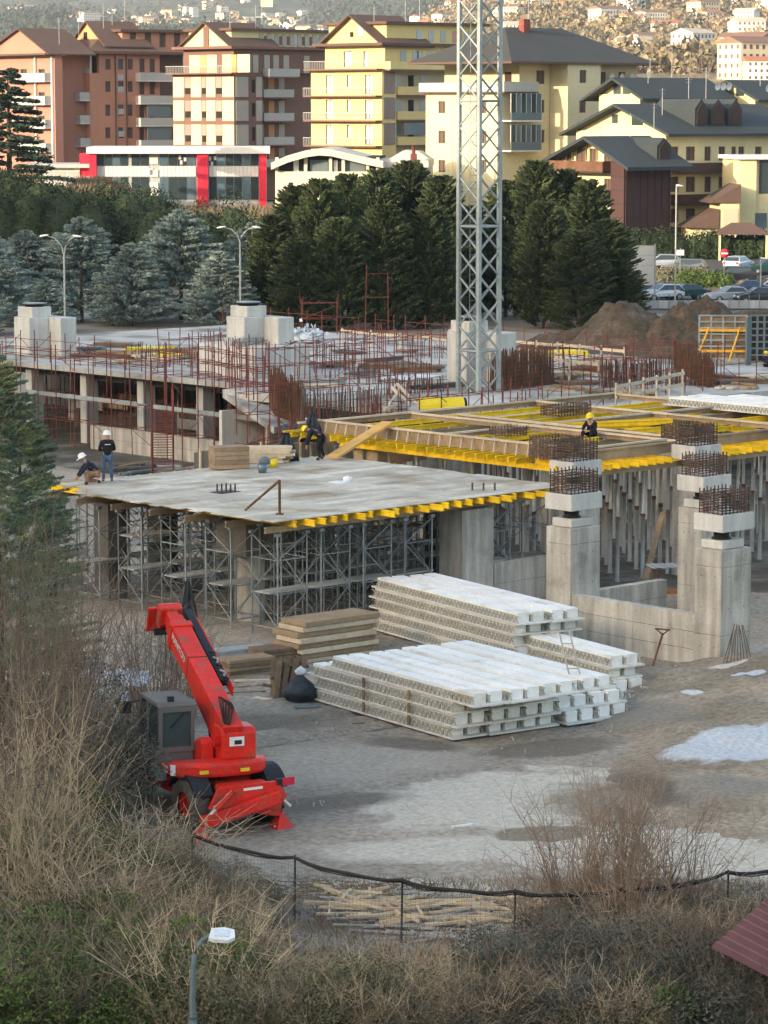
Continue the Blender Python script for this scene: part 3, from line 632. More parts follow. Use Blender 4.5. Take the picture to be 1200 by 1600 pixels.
# ---- low building with the arched concrete roof ----
Y0 = 328; X0 = D(430,280,Y0)[0]; zb0 = 4.0; zf = lambda y: Zc(y, Y0)-zb0; q = lambda x: D(x,280,Y0)[0]-X0
B_ = T('low_building', 'low cream building under an arched pale concrete roof, above the dark hedge trees', 'building', (X0, Y0, zb0), R(-4))
slabw(B_, 'wall', 'white_wall', (0,0,-.5), (q(592),14,zf(268)))
slabw(B_, 'window_band', 'dark_hole', (.3,.7,zf(267)), (q(590),13,zf(245)))
for xa, xb in ((458,466),(484,512),(521,527),(537,570)): slabw(B_, 'window', 'veranda' if xa in (484,537) else 'blind_white', (q(xa),.6,zf(268)), (q(xb),.69,zf(250)))
for xx in (430,475,514,534,572,588): slabw(B_, 'pillar', 'white_wall', (q(xx),.1,zf(268)), (q(xx)+.35,.55,zf(246)))
slabw(B_, 'window', 'dark_hole', (q(451),-.05,zf(301)), (q(458),-.01,zf(285))); slabw(B_, 'window', 'dark_hole', (q(503),-.05,zf(310)), (q(560),-.01,zf(287)))
top = [(425,254),(450,243),(480,234.5),(500,231.5),(520,233),(545,239),(575,246),(600,251)]
pl = [(q(x), zf(y)) for x, y in top] + [(q(x), zf(y+11)) for x, y in reversed(top)]
part('roof', MB().prism(pl, -1.0, 14, 'y'), M['concrete_roof'], B_)
slabw(B_, 'roof', 'concrete_roof', (q(600),2,zf(262)), (q(668),14,zf(251))); slabw(B_, 'wall', 'panel_grey', (q(600),3,-.5), (q(666),14,zf(262)-.01))
part('roof', MB().prism([(q(600),zf(251)+.01),(q(668),zf(251)+.01),(q(650),zf(238)),(q(625),zf(236))], 6, 13, 'y'), M['concrete_roof'], B_)
part('chimney', MB().tube([(q(643),4,zf(250)),(q(643),4,zf(228))], .2, 8).box((q(640)-.1,3.5,zf(251)),(q(648),4.5,zf(241))), M['rust_red'], B_)

# ---- chalet style complex with slate roofs ----
def chalet(label, cx, Y, cy, Lw_px, Lr_m, y_eave, rise, over, floors, base=3.0, yr=.55, attic=(), loops=None):
    B = Bld('chalet_building', label, cx, Y, cy, 40, base)
    Lw = B.FL.at(Lw_px, cy)[0]; ze = Zc(y_eave, Y)-base
    return B, Lw, ze
# main long block (rear)
B, Lw, ze = chalet('long cream chalet block with slate roof, three pointed dormers and brown balconies', 1040, 312, 250, 900, 0, 205, 3, 1, None)
zb = lambda y: Zc(y, 312)-3
FRt = lambda x: B.FR.at(x, 250)[0]; FLt = lambda x: B.FL.at(x, 250)[0]
Lr = FRt(1260)
rows = [(229,251),(276,300),(326,348)]
rh = grid_holes(B, B.FR, [(1048,1060),(1072,1086),(1101,1111),(1123,1133),(1143,1150),(1154,1163),(1180,1190),(1205,1215)], rows, 'shutter')
lh = [(1.5,2.7,zb(202),zb(186),'glass'),(4.2,5.8,zb(205),zb(186),'glass'),(3,4,zb(245),zb(228),'shutter')]
B.box('chalet_cream', 0, Lr, 0, Lw, 0, ze, right=rh, left=[h for h in lh if h[3] < ze])
for y in (252.5,301.5,352): B.balcony(0, FRt(1049), FRt(1134), zb(y+17), 1.3, .95, m='dark_wood', rm='copper_brown'); B.balcony(0, FRt(1138), Lr, zb(y+17), 1.3, .95, m='dark_wood', rm='copper_brown')
B.gable('roof_slate', 'chalet_cream', .4, Lr, 0, Lw, ze, 2.5, over=1.5, th=.3, yr=Lw*.5)
B.slab('attic_window', 'glass', (.3, Lw*.28, ze+.6), (.39, Lw*.40, ze+1.8)); B.slab('attic_window', 'glass', (.3, Lw*.56, ze+.8), (.39, Lw*.62, ze+1.7))
for xx in (1113,1139,1166):
    t = FRt(xx)-1.2; d = T if 0 else None
    dm = MB().prism([(t-.95,ze+.5),(t+.95,ze+.5),(t+.95,ze+2.3),(t,ze+3.3),(t-.95,ze+2.3)], .5, 6.5, 'y'); a = part('dormer', dm, M['roof_slate'], B.root)
    part('window', MB().prism([(t-.7,ze+.7),(t+.7,ze+.7),(t+.7,ze+2.1),(t,ze+2.9),(t-.7,ze+2.1)], .40, .49, 'y'), M['dark_wood'], a)
# upper tier
for lb, x0p, x1p, off in (('upper cream block of the chalet complex under a low slate roof with paired gable windows', 965, 1120, 0), ('further upper slate roofed block with white satellite dishes at the right edge', 1135, 1290, 0)):
    Bq, Lw2, ze2 = chalet(lb, 1000 if x0p == 965 else 1180, 328 if x0p == 965 else 336, 160, 936 if x0p == 965 else 1110, 0, 147 if x0p == 965 else 150, 3, 1, None)
    L2 = 12.5 if x0p == 965 else 14
    Bq.box('chalet_cream', 0, L2, 0, Lw2, 0, ze2)
    Bq.gable('roof_slate', 'chalet_cream', .4, L2+1, 0, Lw2, ze2, 1.5, over=1.6, th=.3)
    Bq.slab('attic_window', 'glass', (.3,Lw2*.30,ze2-.4), (.39,Lw2*.47,ze2+1.2)); Bq.slab('attic_window', 'glass', (.3,Lw2*.53,ze2-.4), (.39,Lw2*.70,ze2+1.2))
    if x0p == 965: Bq.slab('window', 'dark_hole', (3,-.05,ze2-1.1), (4.6,-.01,ze2-.3))
    for i in range(3): part('satellite_dish', MB().lathe([(.02,0),(.3,.05),(.45,.16)], 12).xf(Matrix.Translation((L2-1.6+.9*i if x0p == 965 else 1+2.5*i,-.9,ze2+.9)) @ Matrix.Rotation(R(100),4,'X')), M['white_band'], Bq.root)
# front wing with the copper stair tower
B, Lw, ze = chalet('front chalet wing with a dark copper-brown clad stair tower under a slate roof', 975, 300, 290, 872, 0, 252, 3, 1, None)
zb = lambda y: Zc(y, 300)-3
FRt = lambda x: B.FR.at(x, 290)[0]; FLt = lambda x: B.FL.at(x, 290)[0]
Lr = FRt(1048)
rows = [(232,252),(279,300)]
B.box('chalet_cream', 0, Lr, 1.6, Lw, 0, ze, left=[h for h in grid_holes(B, B.FL, [(944,954),(921,931),(900,914),(884,893)], rows, 'shutter')])
B.box('copper_brown', -.3, Lr-.3, -.3, 1.6, 0, ze+.1)
for i in range(7): B.slab('tower_band', 'dark_wood', (-.36,-.36,.4+i*1.35), (Lr-.25,1.65,.48+i*1.35))
for i in range(7): B.slab('tower_mullion', 'dark_wood', (-.1+i*(Lr-.3)/6.2,-.40,0), (-.02+i*(Lr-.3)/6.2,-.31,ze))
for y in (268,314,352): B.balcony(1, FLt(957), Lw, zb(y), 1.4, 1.0, m='dark_wood', rm='rust' if y == 268 else 'copper_brown')
B.gable('roof_slate', 'chalet_cream', .3, Lr+1.2, -.2, Lw, ze, 2.1, over=1.9, th=.35, yr=Lw*.45)
t = Lr-1.6
dm = MB().prism([(t-1.0,ze-.1),(t+1.0,ze-.1),(t+1.0,ze+1.5),(t,ze+2.3),(t-1.0,ze+1.5)], -.6, 4.5, 'y'); a = part('dormer', dm, M['roof_slate'], B.root)
part('window', MB().prism([(t-.7,ze+.1),(t+.7,ze+.1),(t+.7,ze+1.3),(t,ze+1.9),(t-.7,ze+1.3)], -.68, -.61, 'y'), M['dark_wood'], a)
# low cream house at right
Y0 = 306; X0 = D(1155,300,Y0)[0]; zf = lambda y: Zc(y, Y0)-2; q = lambda x: D(x,300,Y0)[0]-X0
B_ = T('house', 'small cream house with flat pale roof and dark window at the right edge', 'building', (X0, Y0, 2), R(6))
slabw(B_, 'wall', 'chalet_cream', (0,0,-.5), (q(1182),8,zf(249))); slabw(B_, 'wall', 'chalet_cream', (q(1182),.5,-.5), (6,8,zf(249)))
slabw(B_, 'roof', 'white_band', (-.4,-.4,zf(249)), (6.4,8.4,zf(243))); slabw(B_, 'window', 'glass', (q(1188),.44,zf(303)), (4.6,.49,zf(250)))
slabw(B_, 'window', 'glass_blue', (q(1181),-.05,zf(356)), (q(1181)+1.2,-.01,zf(333)))
B_ = T('garage', 'low cream garage with brown pitched roofs beside the cream house', 'building', (D(1080,360,Y0-4)[0], Y0-4, 2), R(6))
zf = lambda y: Zc(y, Y0-4)-2; wq = D(1155,360,Y0-4)[0]-D(1080,360,Y0-4)[0]
slabw(B_, 'wall', 'chalet_cream', (0,0,-.5), (wq-.02,5,zf(357))); slabw(B_, 'wall', 'chalet_cream', (wq*.6,-.3,-.5), (wq,4.9,zf(318)))
slabw(B_, 'doorway', 'beige', (wq*.66,-.36,zf(352)), (wq*.97,-.31,zf(326)))
part('roof', MB().prism([(-.6,zf(356)),(wq*.58,zf(357)),(wq*.58,zf(327))], -.4, 5, 'y'), M['roof_brown'], B_)
part('roof', MB().prism([(wq*.35,zf(317)),(wq+.1,zf(317)),(wq+.1,zf(288))], -.5, 5, 'y'), M['roof_brown'], B_)
B_ = T('gazebo', 'small brown pyramid roofed shelter by the car park entrance', 'shelter', (*D(1158,385,298)[:2], 2.4), 0)
part('roof', MB().add([(-2.6,-2,2.2),(2.6,-2,2.2),(2.6,2,2.2),(-2.6,2,2.2),(-1,0,3.3),(1,0,3.3)], [(0,1,5,4),(1,2,5),(2,3,4,5),(3,0,4),(3,2,1,0)]), M['roof_brown'], B_)
for sx_2, sy_2 in ((-1,-1),(1,-1),(1,1),(-1,1)): part('post', MB().box((2.3*sx_2-.1,1.7*sy_2-.1,-1.6),(2.3*sx_2+.1,1.7*sy_2+.1,2.2)), M['chalet_cream'], B_)

for o_ in [o for o in COL.objects if o.name.startswith(('apartment_building','chalet_building'))]:
    for k in range(3):
        zt_ = max((max(v.co.z for v in c.data.vertices) for c in o_.children if c.data), default=10); x_ = 2.5+3.1*k+random.uniform(-1,1); y_ = random.uniform(1.5,6)
        part('roof_aerial', MB().beam((x_,y_,zt_-2.2),(x_,y_,zt_+1.1),.05,.05).beam((x_-.5,y_,zt_+.9),(x_+.5,y_,zt_+.9),.03,.03).beam((x_-.35,y_,zt_+.6),(x_+.35,y_,zt_+.6),.03,.03), M['railing'], o_)
# ---- hillside villages: small houses, nearest shown largest ----
def house_mesh(w, d, h, wm, rm):
    root_w = MB().box((-w/2,-d/2,-6),(w/2,d/2,h)).mesh('wall', M[wm])
    rf = MB().prism([(-d/2-.5,h),(d/2+.5,h),(0,h+2.2)], -w/2-.5, w/2+.5, 'x').mesh('roof', M[rm])
    wn = MB()
    for f in range(int(h//3)):
        for k in range(int(w//2.6)): wn.box((-w/2+1+k*2.6,-d/2-.06,f*3+1),(-w/2+2.1+k*2.6,-d/2-.01,f*3+2.4))
        for k in range(int(d//3)): wn.box((-w/2-.06,-d/2+1+k*3,f*3+1),(-w/2-.01,-d/2+2.1+k*3,f*3+2.4))
    return root_w, rf, wn.mesh('windows', M['shutter'])
cm('h_white', (.72,.68,.60)); cm('h_cream', (.72,.60,.40)); cm('h_pink', (.62,.38,.28)); cm('h_yellow', (.70,.55,.28)); cm('h_grey', (.5,.5,.48)); cm('r_tile', (.36,.15,.09)); cm('r_dark', (.20,.12,.09)); cm('r_pale', (.5,.42,.35))
HV = [(house_mesh(w,d,h,wm,rm), lb) for w,d,h,wm,rm,lb in [
  (14,11,9,'h_white','r_tile','white red-roofed house, %s'),(20,12,12,'h_cream','r_dark','long cream block, %s'),
  (11,10,6,'h_pink','r_tile','small pink house, %s'),(16,12,15,'h_white','r_pale','tall white block, %s'),
  (12,9,7,'h_yellow','r_tile','small yellow house, %s'),(24,13,10,'h_white','r_dark','wide white building, %s')]]
def zter(x, y): return float(gz(x, y))
clusters = [  # photo x range, distance range, count, place
  ((120,480),(3300,4700),150,'in the left hill village'),((0,60),(4200,5200),10,'high above the pink brick block'),
  ((470,720),(2300,3100),44,'behind the yellow block'),((560,760),(1450,2000),12,'among trees behind the yellow block'),
  ((760,1010),(1500,2700),22,'on the slope right of the crane'),((960,1210),(1150,2600),52,'on the hillside at top right'),((1130,1215),(780,1000),5,'just above the slate roofs')]
for (xa, xb), (ya, yb), n, place in clusters:
    xs_ = sorted(random.uniform(xa, xb) for _ in range(n))
    for i in range(n):
        Y = random.uniform(ya, yb); X = (xs_[i]-600)/FPX*Y
        (wm_, rm_, wn_), lb = random.choice(HV)
        o = T('hillside_house', lb.split(',')[0]+', %s from the left %s' % (nth(i), place), 'house', (X, Y, zter(X, Y)), R(random.choice([40,40,-35,10])+random.uniform(-12,12)), 'houses on the hillside, '+place)
        s_ = random.uniform(.55,.95); o.scale = (s_,)*3
        link('wall', wm_, o); link('roof', rm_, o); tag(link('windows', wn_, o), kind='stuff')
# ================= vegetation =================
M['spruce'] = foliage('spruce', (.17,.23,.205), (.36,.43,.39), .5, .14)
M['cypress'] = foliage('cypress', (.040,.062,.030), (.085,.108,.045), .35, .15)
M['cedar'] = foliage('cedar', (.030,.052,.036), (.055,.080,.052), .3)
M['hedge'] = foliage('hedge', (.020,.036,.018), (.038,.055,.024), .4)
M['near_fir'] = foliage('near_fir', (.085,.14,.11), (.20,.23,.115), .5)
M['bush_green'] = foliage('bush_green', (.060,.100,.028), (.12,.17,.045), .6)
M['bush_brown'] = foliage('bush_brown', (.135,.105,.068), (.24,.195,.135), .6)
M['bush_olive'] = foliage('bush_olive', (.10,.105,.058), (.165,.15,.09), .6)
M['bush_dark'] = foliage('bush_dark', (.055,.07,.05), (.13,.13,.105), .6)
M['twig_tan'] = mat('twig_tan', (.56,.45,.30), .85, .2, .8, .15, 5, rnd=.2, rgb2=(.34,.25,.16), rgb2_t=(.45,.65), r2scale=.8)
M['twig_grey'] = mat('twig_grey', (.22,.17,.125), .85, .25, .8, .15, 5, rnd=.2)
M['twig_red'] = mat('twig_red', (.33,.235,.165), .85, .25, .8, .15, 5, rnd=.2)
M['bark'] = mat('bark', (.09,.07,.05), .95, .3, 2, .2, 9)
M['dry_grass'] = foliage('dry_grass', (.26,.20,.125), (.17,.13,.085), .5)
M['far_wood'] = foliage('far_wood', (.19,.155,.105), (.27,.22,.14), .03)
M['far_dark'] = foliage('far_dark', (.028,.042,.036), (.05,.065,.048), .05)

def rhombs(p, d, l, w, name, m, jitter=.5):
    n = len(p); d = d + rng.normal(0, jitter, (n,3)); d /= np.linalg.norm(d, axis=1, keepdims=True)+1e-9
    r = rng.normal(0, 1, (n,3)); s = np.cross(d, r); s /= np.linalg.norm(s, axis=1, keepdims=True)+1e-9
    l = np.asarray(l).reshape(-1,1)*np.ones((n,1)); w = np.asarray(w).reshape(-1,1)*np.ones((n,1))
    Vq = np.stack([p-d*l*.5, p+s*w*.5, p+d*l*.5, p-s*w*.5], 1).reshape(-1,3)
    return np_mesh(name, Vq, np.arange(4*n).reshape(-1,4), m)
def conifer(H, Rb, nb, per, leaf, m, droop=.15, power=.8, up=.25, base=.04, width=.35, aspect=2.6, clump=.16):
    h = rng.uniform(0, 1, nb)**.8; az = rng.uniform(0, 2*PI, nb)
    prof = np.clip(1-h, 0, 1)**power*(1-.25*np.exp(-h*8)); L = Rb*prof*rng.uniform(.72, 1.12, nb)+.12
    t = rng.uniform(.25, 1.02, (nb, per))**.7
    dx = np.cos(az)[:,None]; dy = np.sin(az)[:,None]
    r = t*L[:,None]; z = H*(base+(1-base)*h)[:,None] + up*r*(1 if up > 0 else 1) - droop*r*r/np.maximum(L[:,None],.3)
    sp = clump*(1.25-t)*np.maximum(L[:,None],.5)*width*3
    p = np.stack([dx*r, dy*r, z], -1) + rng.normal(0, 1, (nb,per,3))*sp[...,None]*np.array([1,1,.55])
    d = np.stack([dx+0*r, dy+0*r, up*1.2+0*r], -1)
    p = p.reshape(-1,3); d = d.reshape(-1,3)
    return rhombs(p, d, leaf*rng.uniform(.6,1.4,len(p)), leaf/aspect*rng.uniform(.7,1.3,len(p)), 'crown', m, .45)
def trunk_mesh(H, r): return MB().tube([(0,0,-.5),(.05,0,H*.4),(0,.05,H*.97)], [r, r*.7, r*.12], 7).mesh('trunk', M['bark'])
def plant(name, label, cat, loc, rz, group, crown, trunk, scale=1, sz=None):
    o = T(name, label, cat, loc, rz, group); o.scale = (scale, scale, sz or scale)
    if trunk: link('trunk', trunk, o)
    link('crown', crown, o); return o
def gpos(x, Y): X = (x-600)/FPX*Y*1.0; return (X, Y, float(gz(X, Y)))
# blue spruces behind the slab
SPR = [conifer(10, 6.6, 330, 160, .36, M['spruce'], droop=.06, power=.62, up=.22, clump=.06, base=-.02) for _ in range(3)]; tr10 = trunk_mesh(10, .22)
sp_list = [(-12,372,236,'leftmost'),(42,365,243,'behind the left street lamp, second from the left'),(128,345,240,'just right of the left street lamp'),(205,385,235,'low and broad between two taller ones'),(283,333,242,'tallest, clearest cone, in mid row'),
           (345,398,234,'small, in front of the tall cone shaped one'),(398,352,246,'rightmost, behind the right street lamp'),(72,438,228,'small, low behind the left concrete core'),(-40,420,226,'cut by the left edge')]
for i, (x, ytop, Y, lb) in enumerate(sp_list):
    g = gpos(x, Y); top = D(x, ytop, Y)[2]; H = top-g[2]+.2
    plant('blue_spruce', 'blue-green spruce behind the concrete slab, '+lb, 'tree', g, i*1.3, 'blue spruces in a row', SPR[i%3], tr10, H/10*(1.0), H/10)
# dark evergreen row
CYP = [conifer(14, 4.0, 480, 125, .38, M['cypress'], droop=.02, power=.42, up=.6, clump=.075, aspect=3.0, base=-.04) for _ in range(4)]; tr14 = trunk_mesh(14, .25)
cy_list = [(430,345,238),(462,300,243),(500,290,238),(545,282,246),(590,276,240),(640,262,245),(690,285,240),(735,330,248),(790,292,246),(838,262,243),(880,275,246),(918,292,241),(950,352,236),(600,330,231),(670,330,233),(850,325,233),(905,370,230),(530,350,230),(960,415,233),(470,380,230)]
wd_ = ['leftmost','second from the left','third from the left','fourth from the left','left of the gap','tall, left of the crane mast','left beside the crane mast','hidden behind the crane mast','just right of the crane mast','tallest right of the mast','second right of the tallest','near the right end','at the right end of the row','shorter, in front near the middle','shorter, in front just left of the mast','shorter, in front right of the mast','small, in front at the right','shorter, in front at the left','smallest, at the foot of the right end','small, in front at the far left']
for i, (x, ytop, Y) in enumerate(cy_list):
    g = gpos(x, Y); g = (g[0], g[1], 0); H = D(x, ytop, Y)[2]+.3
    plant('evergreen_tree', 'dark green feathery evergreen of the hedge row, '+wd_[i], 'tree', g, i*2.1, 'dark evergreens in a row', CYP[i%4], tr14, max(.78, H/14*.95), H/14)
# cedar far left
def cedar_crown():
    ps = []; ds = []
    for k in range(48):
        h = 2+14.5*(k/48.); L = (5.8*(1-(h/18.)**1.6)+.6)*random.uniform(.75,1.15); az = k*2.4+random.uniform(-.4,.4); n = 620
        t = rng.uniform(.1,1,n)**.75; w = (.35+1.1*t*(1.15-t)*2)*L*.24
        off = rng.normal(0,1,n)*w*.5
        x = np.cos(az)*t*L - np.sin(az)*off; y = np.sin(az)*t*L + np.cos(az)*off; z = h+.10*t*L-.28*t*t*L*.5+rng.normal(0,.10,n)
        ps.append(np.stack([x,y,z],-1)); ds.append(np.tile([[math.cos(az),math.sin(az),.1]],(n,1)))
    return rhombs(np.concatenate(ps), np.concatenate(ds), .55, .22, 'crown', M['cedar'], .6)
g = gpos(18, 320); plant('cedar_tree', 'dark cedar with layered flat branches at the upper left edge', 'tree', (*g[:2], g[2]), 0, None, cedar_crown(), trunk_mesh(17, .35), 1.0, (D(0,95,320)[2]-g[2])/17.5)
# round bushes and hedge masses
def leaf_cloud(name, blobs, n, leaf, m, aspect=1.8):
    """blobs: list of (x,y,z,rx,ry,rz); leaves sit near the blob surfaces, in small clumps"""
    vol = np.array([b[3]*b[4]+b[3]*b[5]+b[4]*b[5] for b in blobs]); pr = vol/vol.sum(); k = rng.choice(len(blobs), n//9, p=pr); B_ = np.array(blobs)[k]
    dv = rng.normal(0,1,(len(k),3)); dv /= np.linalg.norm(dv,axis=1,keepdims=True); rad = rng.uniform(.70,1.06,(len(k),1))
    c = B_[:,:3]+dv*B_[:,3:]*rad
    p = np.repeat(c, 9, 0)+rng.normal(0,leaf*1.0,(len(k)*9,3)); d = np.repeat(dv, 9, 0)
    return rhombs(p, d, leaf*rng.uniform(.7,1.3,len(p)), leaf/aspect, name, m, .9)
def bush(name, label, cat, loc, blobs, n, leaf, m, group=None, rz=0):
    o = T(name, label, cat, loc, rz, group); part('foliage', leaf_cloud('foliage', blobs, n, leaf, M[m]), None, o)
    core = MB()
    for (x,y,z,a,b,c) in blobs:
        vs = []; 
        for i in range(5):
            for j in range(8):
                th = PI*(i+.5)/5; ph = 2*PI*j/8; vs.append((x+a*.8*math.sin(th)*math.cos(ph), y+b*.8*math.sin(th)*math.sin(ph), z+c*.8*math.cos(th)))
        fs = [(i*8+j,i*8+(j+1)%8,(i+1)*8+(j+1)%8,(i+1)*8+j) for i in range(4) for j in range(8)]
        core.add(vs, fs)
    part('inner_branches', core, M[m], o); return o
g = gpos(25, 300); bush('clipped_bush', 'large rounded dark green clipped bush at the left edge below the cedar', 'bush', g, [(0,0,1.5,3.6,3,3.6),(-3,0,1.5,2.5,2.5,3.4),(1.8,0,.6,2,2,2.6)], 9000, .30, 'hedge')
g = gpos(100, 298); bush('clipped_bush', 'smaller rounded dark bush right of the large clipped one', 'bush', g, [(0,0,.5,2.4,2,2.2),(2.2,0,-.2,2,2,1.6)], 5000, .30, 'hedge')
for i, (x, Y, w, h, lb) in enumerate([(20,292,8,3.4,'on the bank at the left edge'),(70,288,8,3.8,'on the bank behind the leftmost spruces'),(130,296,8,4.4,'on the bank behind the left street lamp'),(190,290,8,4.0,'on the bank left of the tall spruce'),(245,296,7,4.6,'in the dip behind the tall spruce'),(300,286,7,6.0,'right of the tall spruce, tallest'),(350,280,6,6.0,'behind the right street lamp'),(400,288,6,4.6,'beside the first dark evergreens'),(160,305,9,3.0,'highest, under the dry grass')]):
    g = gpos(x, Y); bush('dark_hedge', 'dark green hedge '+lb, 'hedge', g, [(j*w*.35-w*.5,0,random.uniform(.1,.4)*h,w*.35,2.0,h*random.uniform(.75,1)) for j in range(4)], 6500, .32, 'hedge', 'dark hedges on the bank')
g = gpos(1065, 330); bush('dark_pine', 'dark green bushy pine above the slate roof, behind the chalet', 'tree', g, [(0,0,9,2.4,2,2.0),(2.2,0,7.8,2,2,2.2),(-2,0,8,1.6,2,1.8),(.5,0,5,2.6,2,3)], 5000, .35, 'hedge')
# dry grass bank under the showroom
def grass(name, label, pts, hgt, m, kind='stuff', width=.035, lean=.35, cat='grass'):
    """pts (n,3): roots; each blade a long thin rhomb"""
    n = len(pts); d = np.stack([rng.normal(0,lean,n), rng.normal(0,lean,n), np.ones(n)], -1); hh = hgt*rng.uniform(.5,1.2,n)
    me = rhombs(pts+d*hh[:,None]*.5, d, hh, width, name, m, .05)
    return tag(link(name, me), label, cat, kind=kind)
def scatter(n, x0, x1, y0, y1):
    X = rng.uniform(x0, x1, n); Y = rng.uniform(y0, y1, n); return np.stack([X, Y, gz(X, Y)], -1)
grass('dry_grass', 'dry brown grass and brush on the bank below the showroom', scatter(15000, -33, -9, 312, 336), 1.3, M['dry_grass'], width=.16, lean=.5)
# bare hillside woods: loose dark and golden crowns massed together
def wood(name, label, n, reg, size, m):
    blobs = []
    for _ in range(n):
        x0, x1, y0, y1 = reg; Y = random.uniform(y0, y1)**1.0; px = random.uniform(x0, x1); X = (px-600)/FPX*Y; s_ = size*random.uniform(.6,1.3)
        if size > 8 and any(a-15 < px < b+15 and c-500 < Y < d_+300 for (a,b),(c,d_),_n,_p in clusters) and random.random() < .88: continue
        if size < 8 and random.random() < .15+.35*math.sin(X/60.)*math.sin(Y/170.): continue
        blobs.append((X, Y, zter(X, Y)+s_*.4, s_, s_, s_*random.uniform(.9,1.5)))
    B_ = np.array(blobs); k = np.repeat(np.arange(len(blobs)), 44); dv = rng.normal(0,1,(len(k),3)); dv /= np.linalg.norm(dv,axis=1,keepdims=True)
    p = B_[k,:3]+dv*B_[k,3:]*rng.uniform(.5,1,(len(k),1)); r = B_[k,3:4]
    me = rhombs(p, dv, r[:,0]*.55, r[:,0]*.32, name, m, 1.0); return tag(link(name, me), label, 'woodland', kind='stuff')
wood('hillside_wood', 'dark blue-green woodland covering the left hill', 5200, (-60,720,2600,5600), 9, M['far_dark'])
wood('hillside_wood', 'golden brown bare woodland on the right hillside', 3600, (640,1280,900,3200), 5.5, M['far_wood'])
wood('hillside_wood', 'scattered dark evergreens among the golden trees', 260, (600,1280,1000,2600), 5, M['far_dark'])
# bare trees / shrubs from twigs
def twig_mesh(name, n, H, spread, base_r, r0, m, sub=5, curve=.35, seed=1, n_side=3, lean=(0,0)):
    """n stems: arching tubes with thin side twigs, one mesh"""
    g_ = np.random.default_rng(seed); Vs = []; Fs = []; off = 0
    def tube(P_, r_):
        nonlocal off
        k = len(P_); d = np.gradient(P_, axis=0); d /= np.linalg.norm(d,axis=1,keepdims=True)+1e-9
        a = np.cross(d, [.31,.87,.2]); a /= np.linalg.norm(a,axis=1,keepdims=True)+1e-9; b = np.cross(d, a)
        ang = 2*PI*np.arange(n_side)/n_side
        V_ = P_[:,None,:]+(a[:,None,:]*np.cos(ang)[None,:,None]+b[:,None,:]*np.sin(ang)[None,:,None])*r_[:,None,None]
        Vs.append(V_.reshape(-1,3)); i, j = np.meshgrid(np.arange(k-1), np.arange(n_side), indexing='ij'); i = i.ravel(); j = j.ravel(); j2 = (j+1)%n_side
        Fs.append(np.stack([i*n_side+j, i*n_side+j2, (i+1)*n_side+j2, (i+1)*n_side+j], -1)+off); off += k*n_side
    for s_ in range(n):
        az = g_.uniform(0, 2*PI); b = g_.uniform(0,1)**.5*base_r; h = H*g_.uniform(.55,1.08); sp = spread*g_.uniform(.1,1); t = np.linspace(0,1,8)
        az2 = az+g_.normal(0,.7)
        x = np.cos(az)*b+np.cos(az2)*sp*t**1.7+lean[0]*t; y = np.sin(az)*b+np.sin(az2)*sp*t**1.7+lean[1]*t; z = h*(t-curve*.25*t**3*sp/spread)
        wob = np.cumsum(g_.normal(0,.018*H,(8,3)),0)*np.array([1,1,.3]); P_ = np.stack([x,y,z],-1)+wob*t[:,None]
        rr = r0*g_.uniform(.6,1.2); tube(P_, rr*(1-.8*t))
        for q_ in range(sub):
            u0 = g_.uniform(.25,.95); i0 = int(u0*7); p0 = P_[i0]; l = H*g_.uniform(.10,.26); dd = g_.normal(0,1,3)*np.array([1,1,.5])+np.array([0,0,.9]); dd /= np.linalg.norm(dd)
            tt = np.linspace(0,1,4)[:,None]; Q_ = p0+dd*l*tt+np.array([0,0,.12*l])*tt**2+g_.normal(0,.02*H,(4,3))*tt*.5
            tube(Q_, rr*.45*(1-.7*tt[:,0]))
    return np_mesh(name, np.concatenate(Vs), np.concatenate(Fs), m)
# bare trees between the far buildings and the hill
BT = twig_mesh('branches', 60, 10, 4.5, .4, .10, M['twig_grey'], sub=9, seed=5)
for i, (x, Y) in enumerate([(985,420),(1020,450),(1060,470),(1100,430),(1135,455),(1170,430),(1200,450),(955,480),(1085,520),(1150,540),(900,500),(640,520)]):
    g = gpos(x, Y); o = T('bare_tree', 'leafless grey-brown tree beyond the slate roofs, '+('leftmost' if x < 700 else nth(sorted([985,1020,1060,1100,1135,1170,1200,955,1085,1150,900]).index(x))+' from the left'), 'tree', g, i*1.1, 'leafless trees behind the slate roofs'); link('branches', BT, o); o.scale = (1.1,1.1,1.15+.25*(i%3))
# ================= the concrete frame, decks, scaffolds =================
def TS(name, label, cat, u, v, z=0, group=None, rz=0): return T(name, label, cat, S(u, v, z), TH+rz, group)
ORD = ['first','second','third','fourth','fifth','sixth','seventh','eighth','ninth','tenth']
# ---- bearing pillars with isolator, capital block and reinforcement cage ----
def cage(root, x0, x1, y0, y1, z0, z1, m='rebar', dense=.085, name='rebar_cage'):
    c = MB()
    for k in range(max(3, int((z1-z0)/dense))):
        z = z0+.04+k*dense+random.uniform(-.012,.012); e = random.uniform(-.03,.03)
        for a, b in (((x0-e,y0+e),(x1+e,y0)),((x1,y0),(x1,y1)),((x1,y1),(x0,y1)),((x0,y1),(x0-e,y0+e))): c.beam((*a,z),(*b,z+random.uniform(-.015,.015)), .030, .030)
    n = max(3, int((x1-x0)/.16)); m_ = max(3, int((y1-y0)/.16))
    for i in range(n+1):
        for y in (y0, y1): c.beam((x0+(x1-x0)*i/n,y,z0),(x0+(x1-x0)*i/n,y,z1+random.uniform(-.04,.03)), .028, .028)
    for i in range(m_+1):
        for x in (x0, x1): c.beam((x,y0+(y1-y0)*i/m_,z0),(x,y0+(y1-y0)*i/m_,z1+random.uniform(-.04,.03)), .028, .028)
    return part(name, c, M[m], root, kind='stuff')
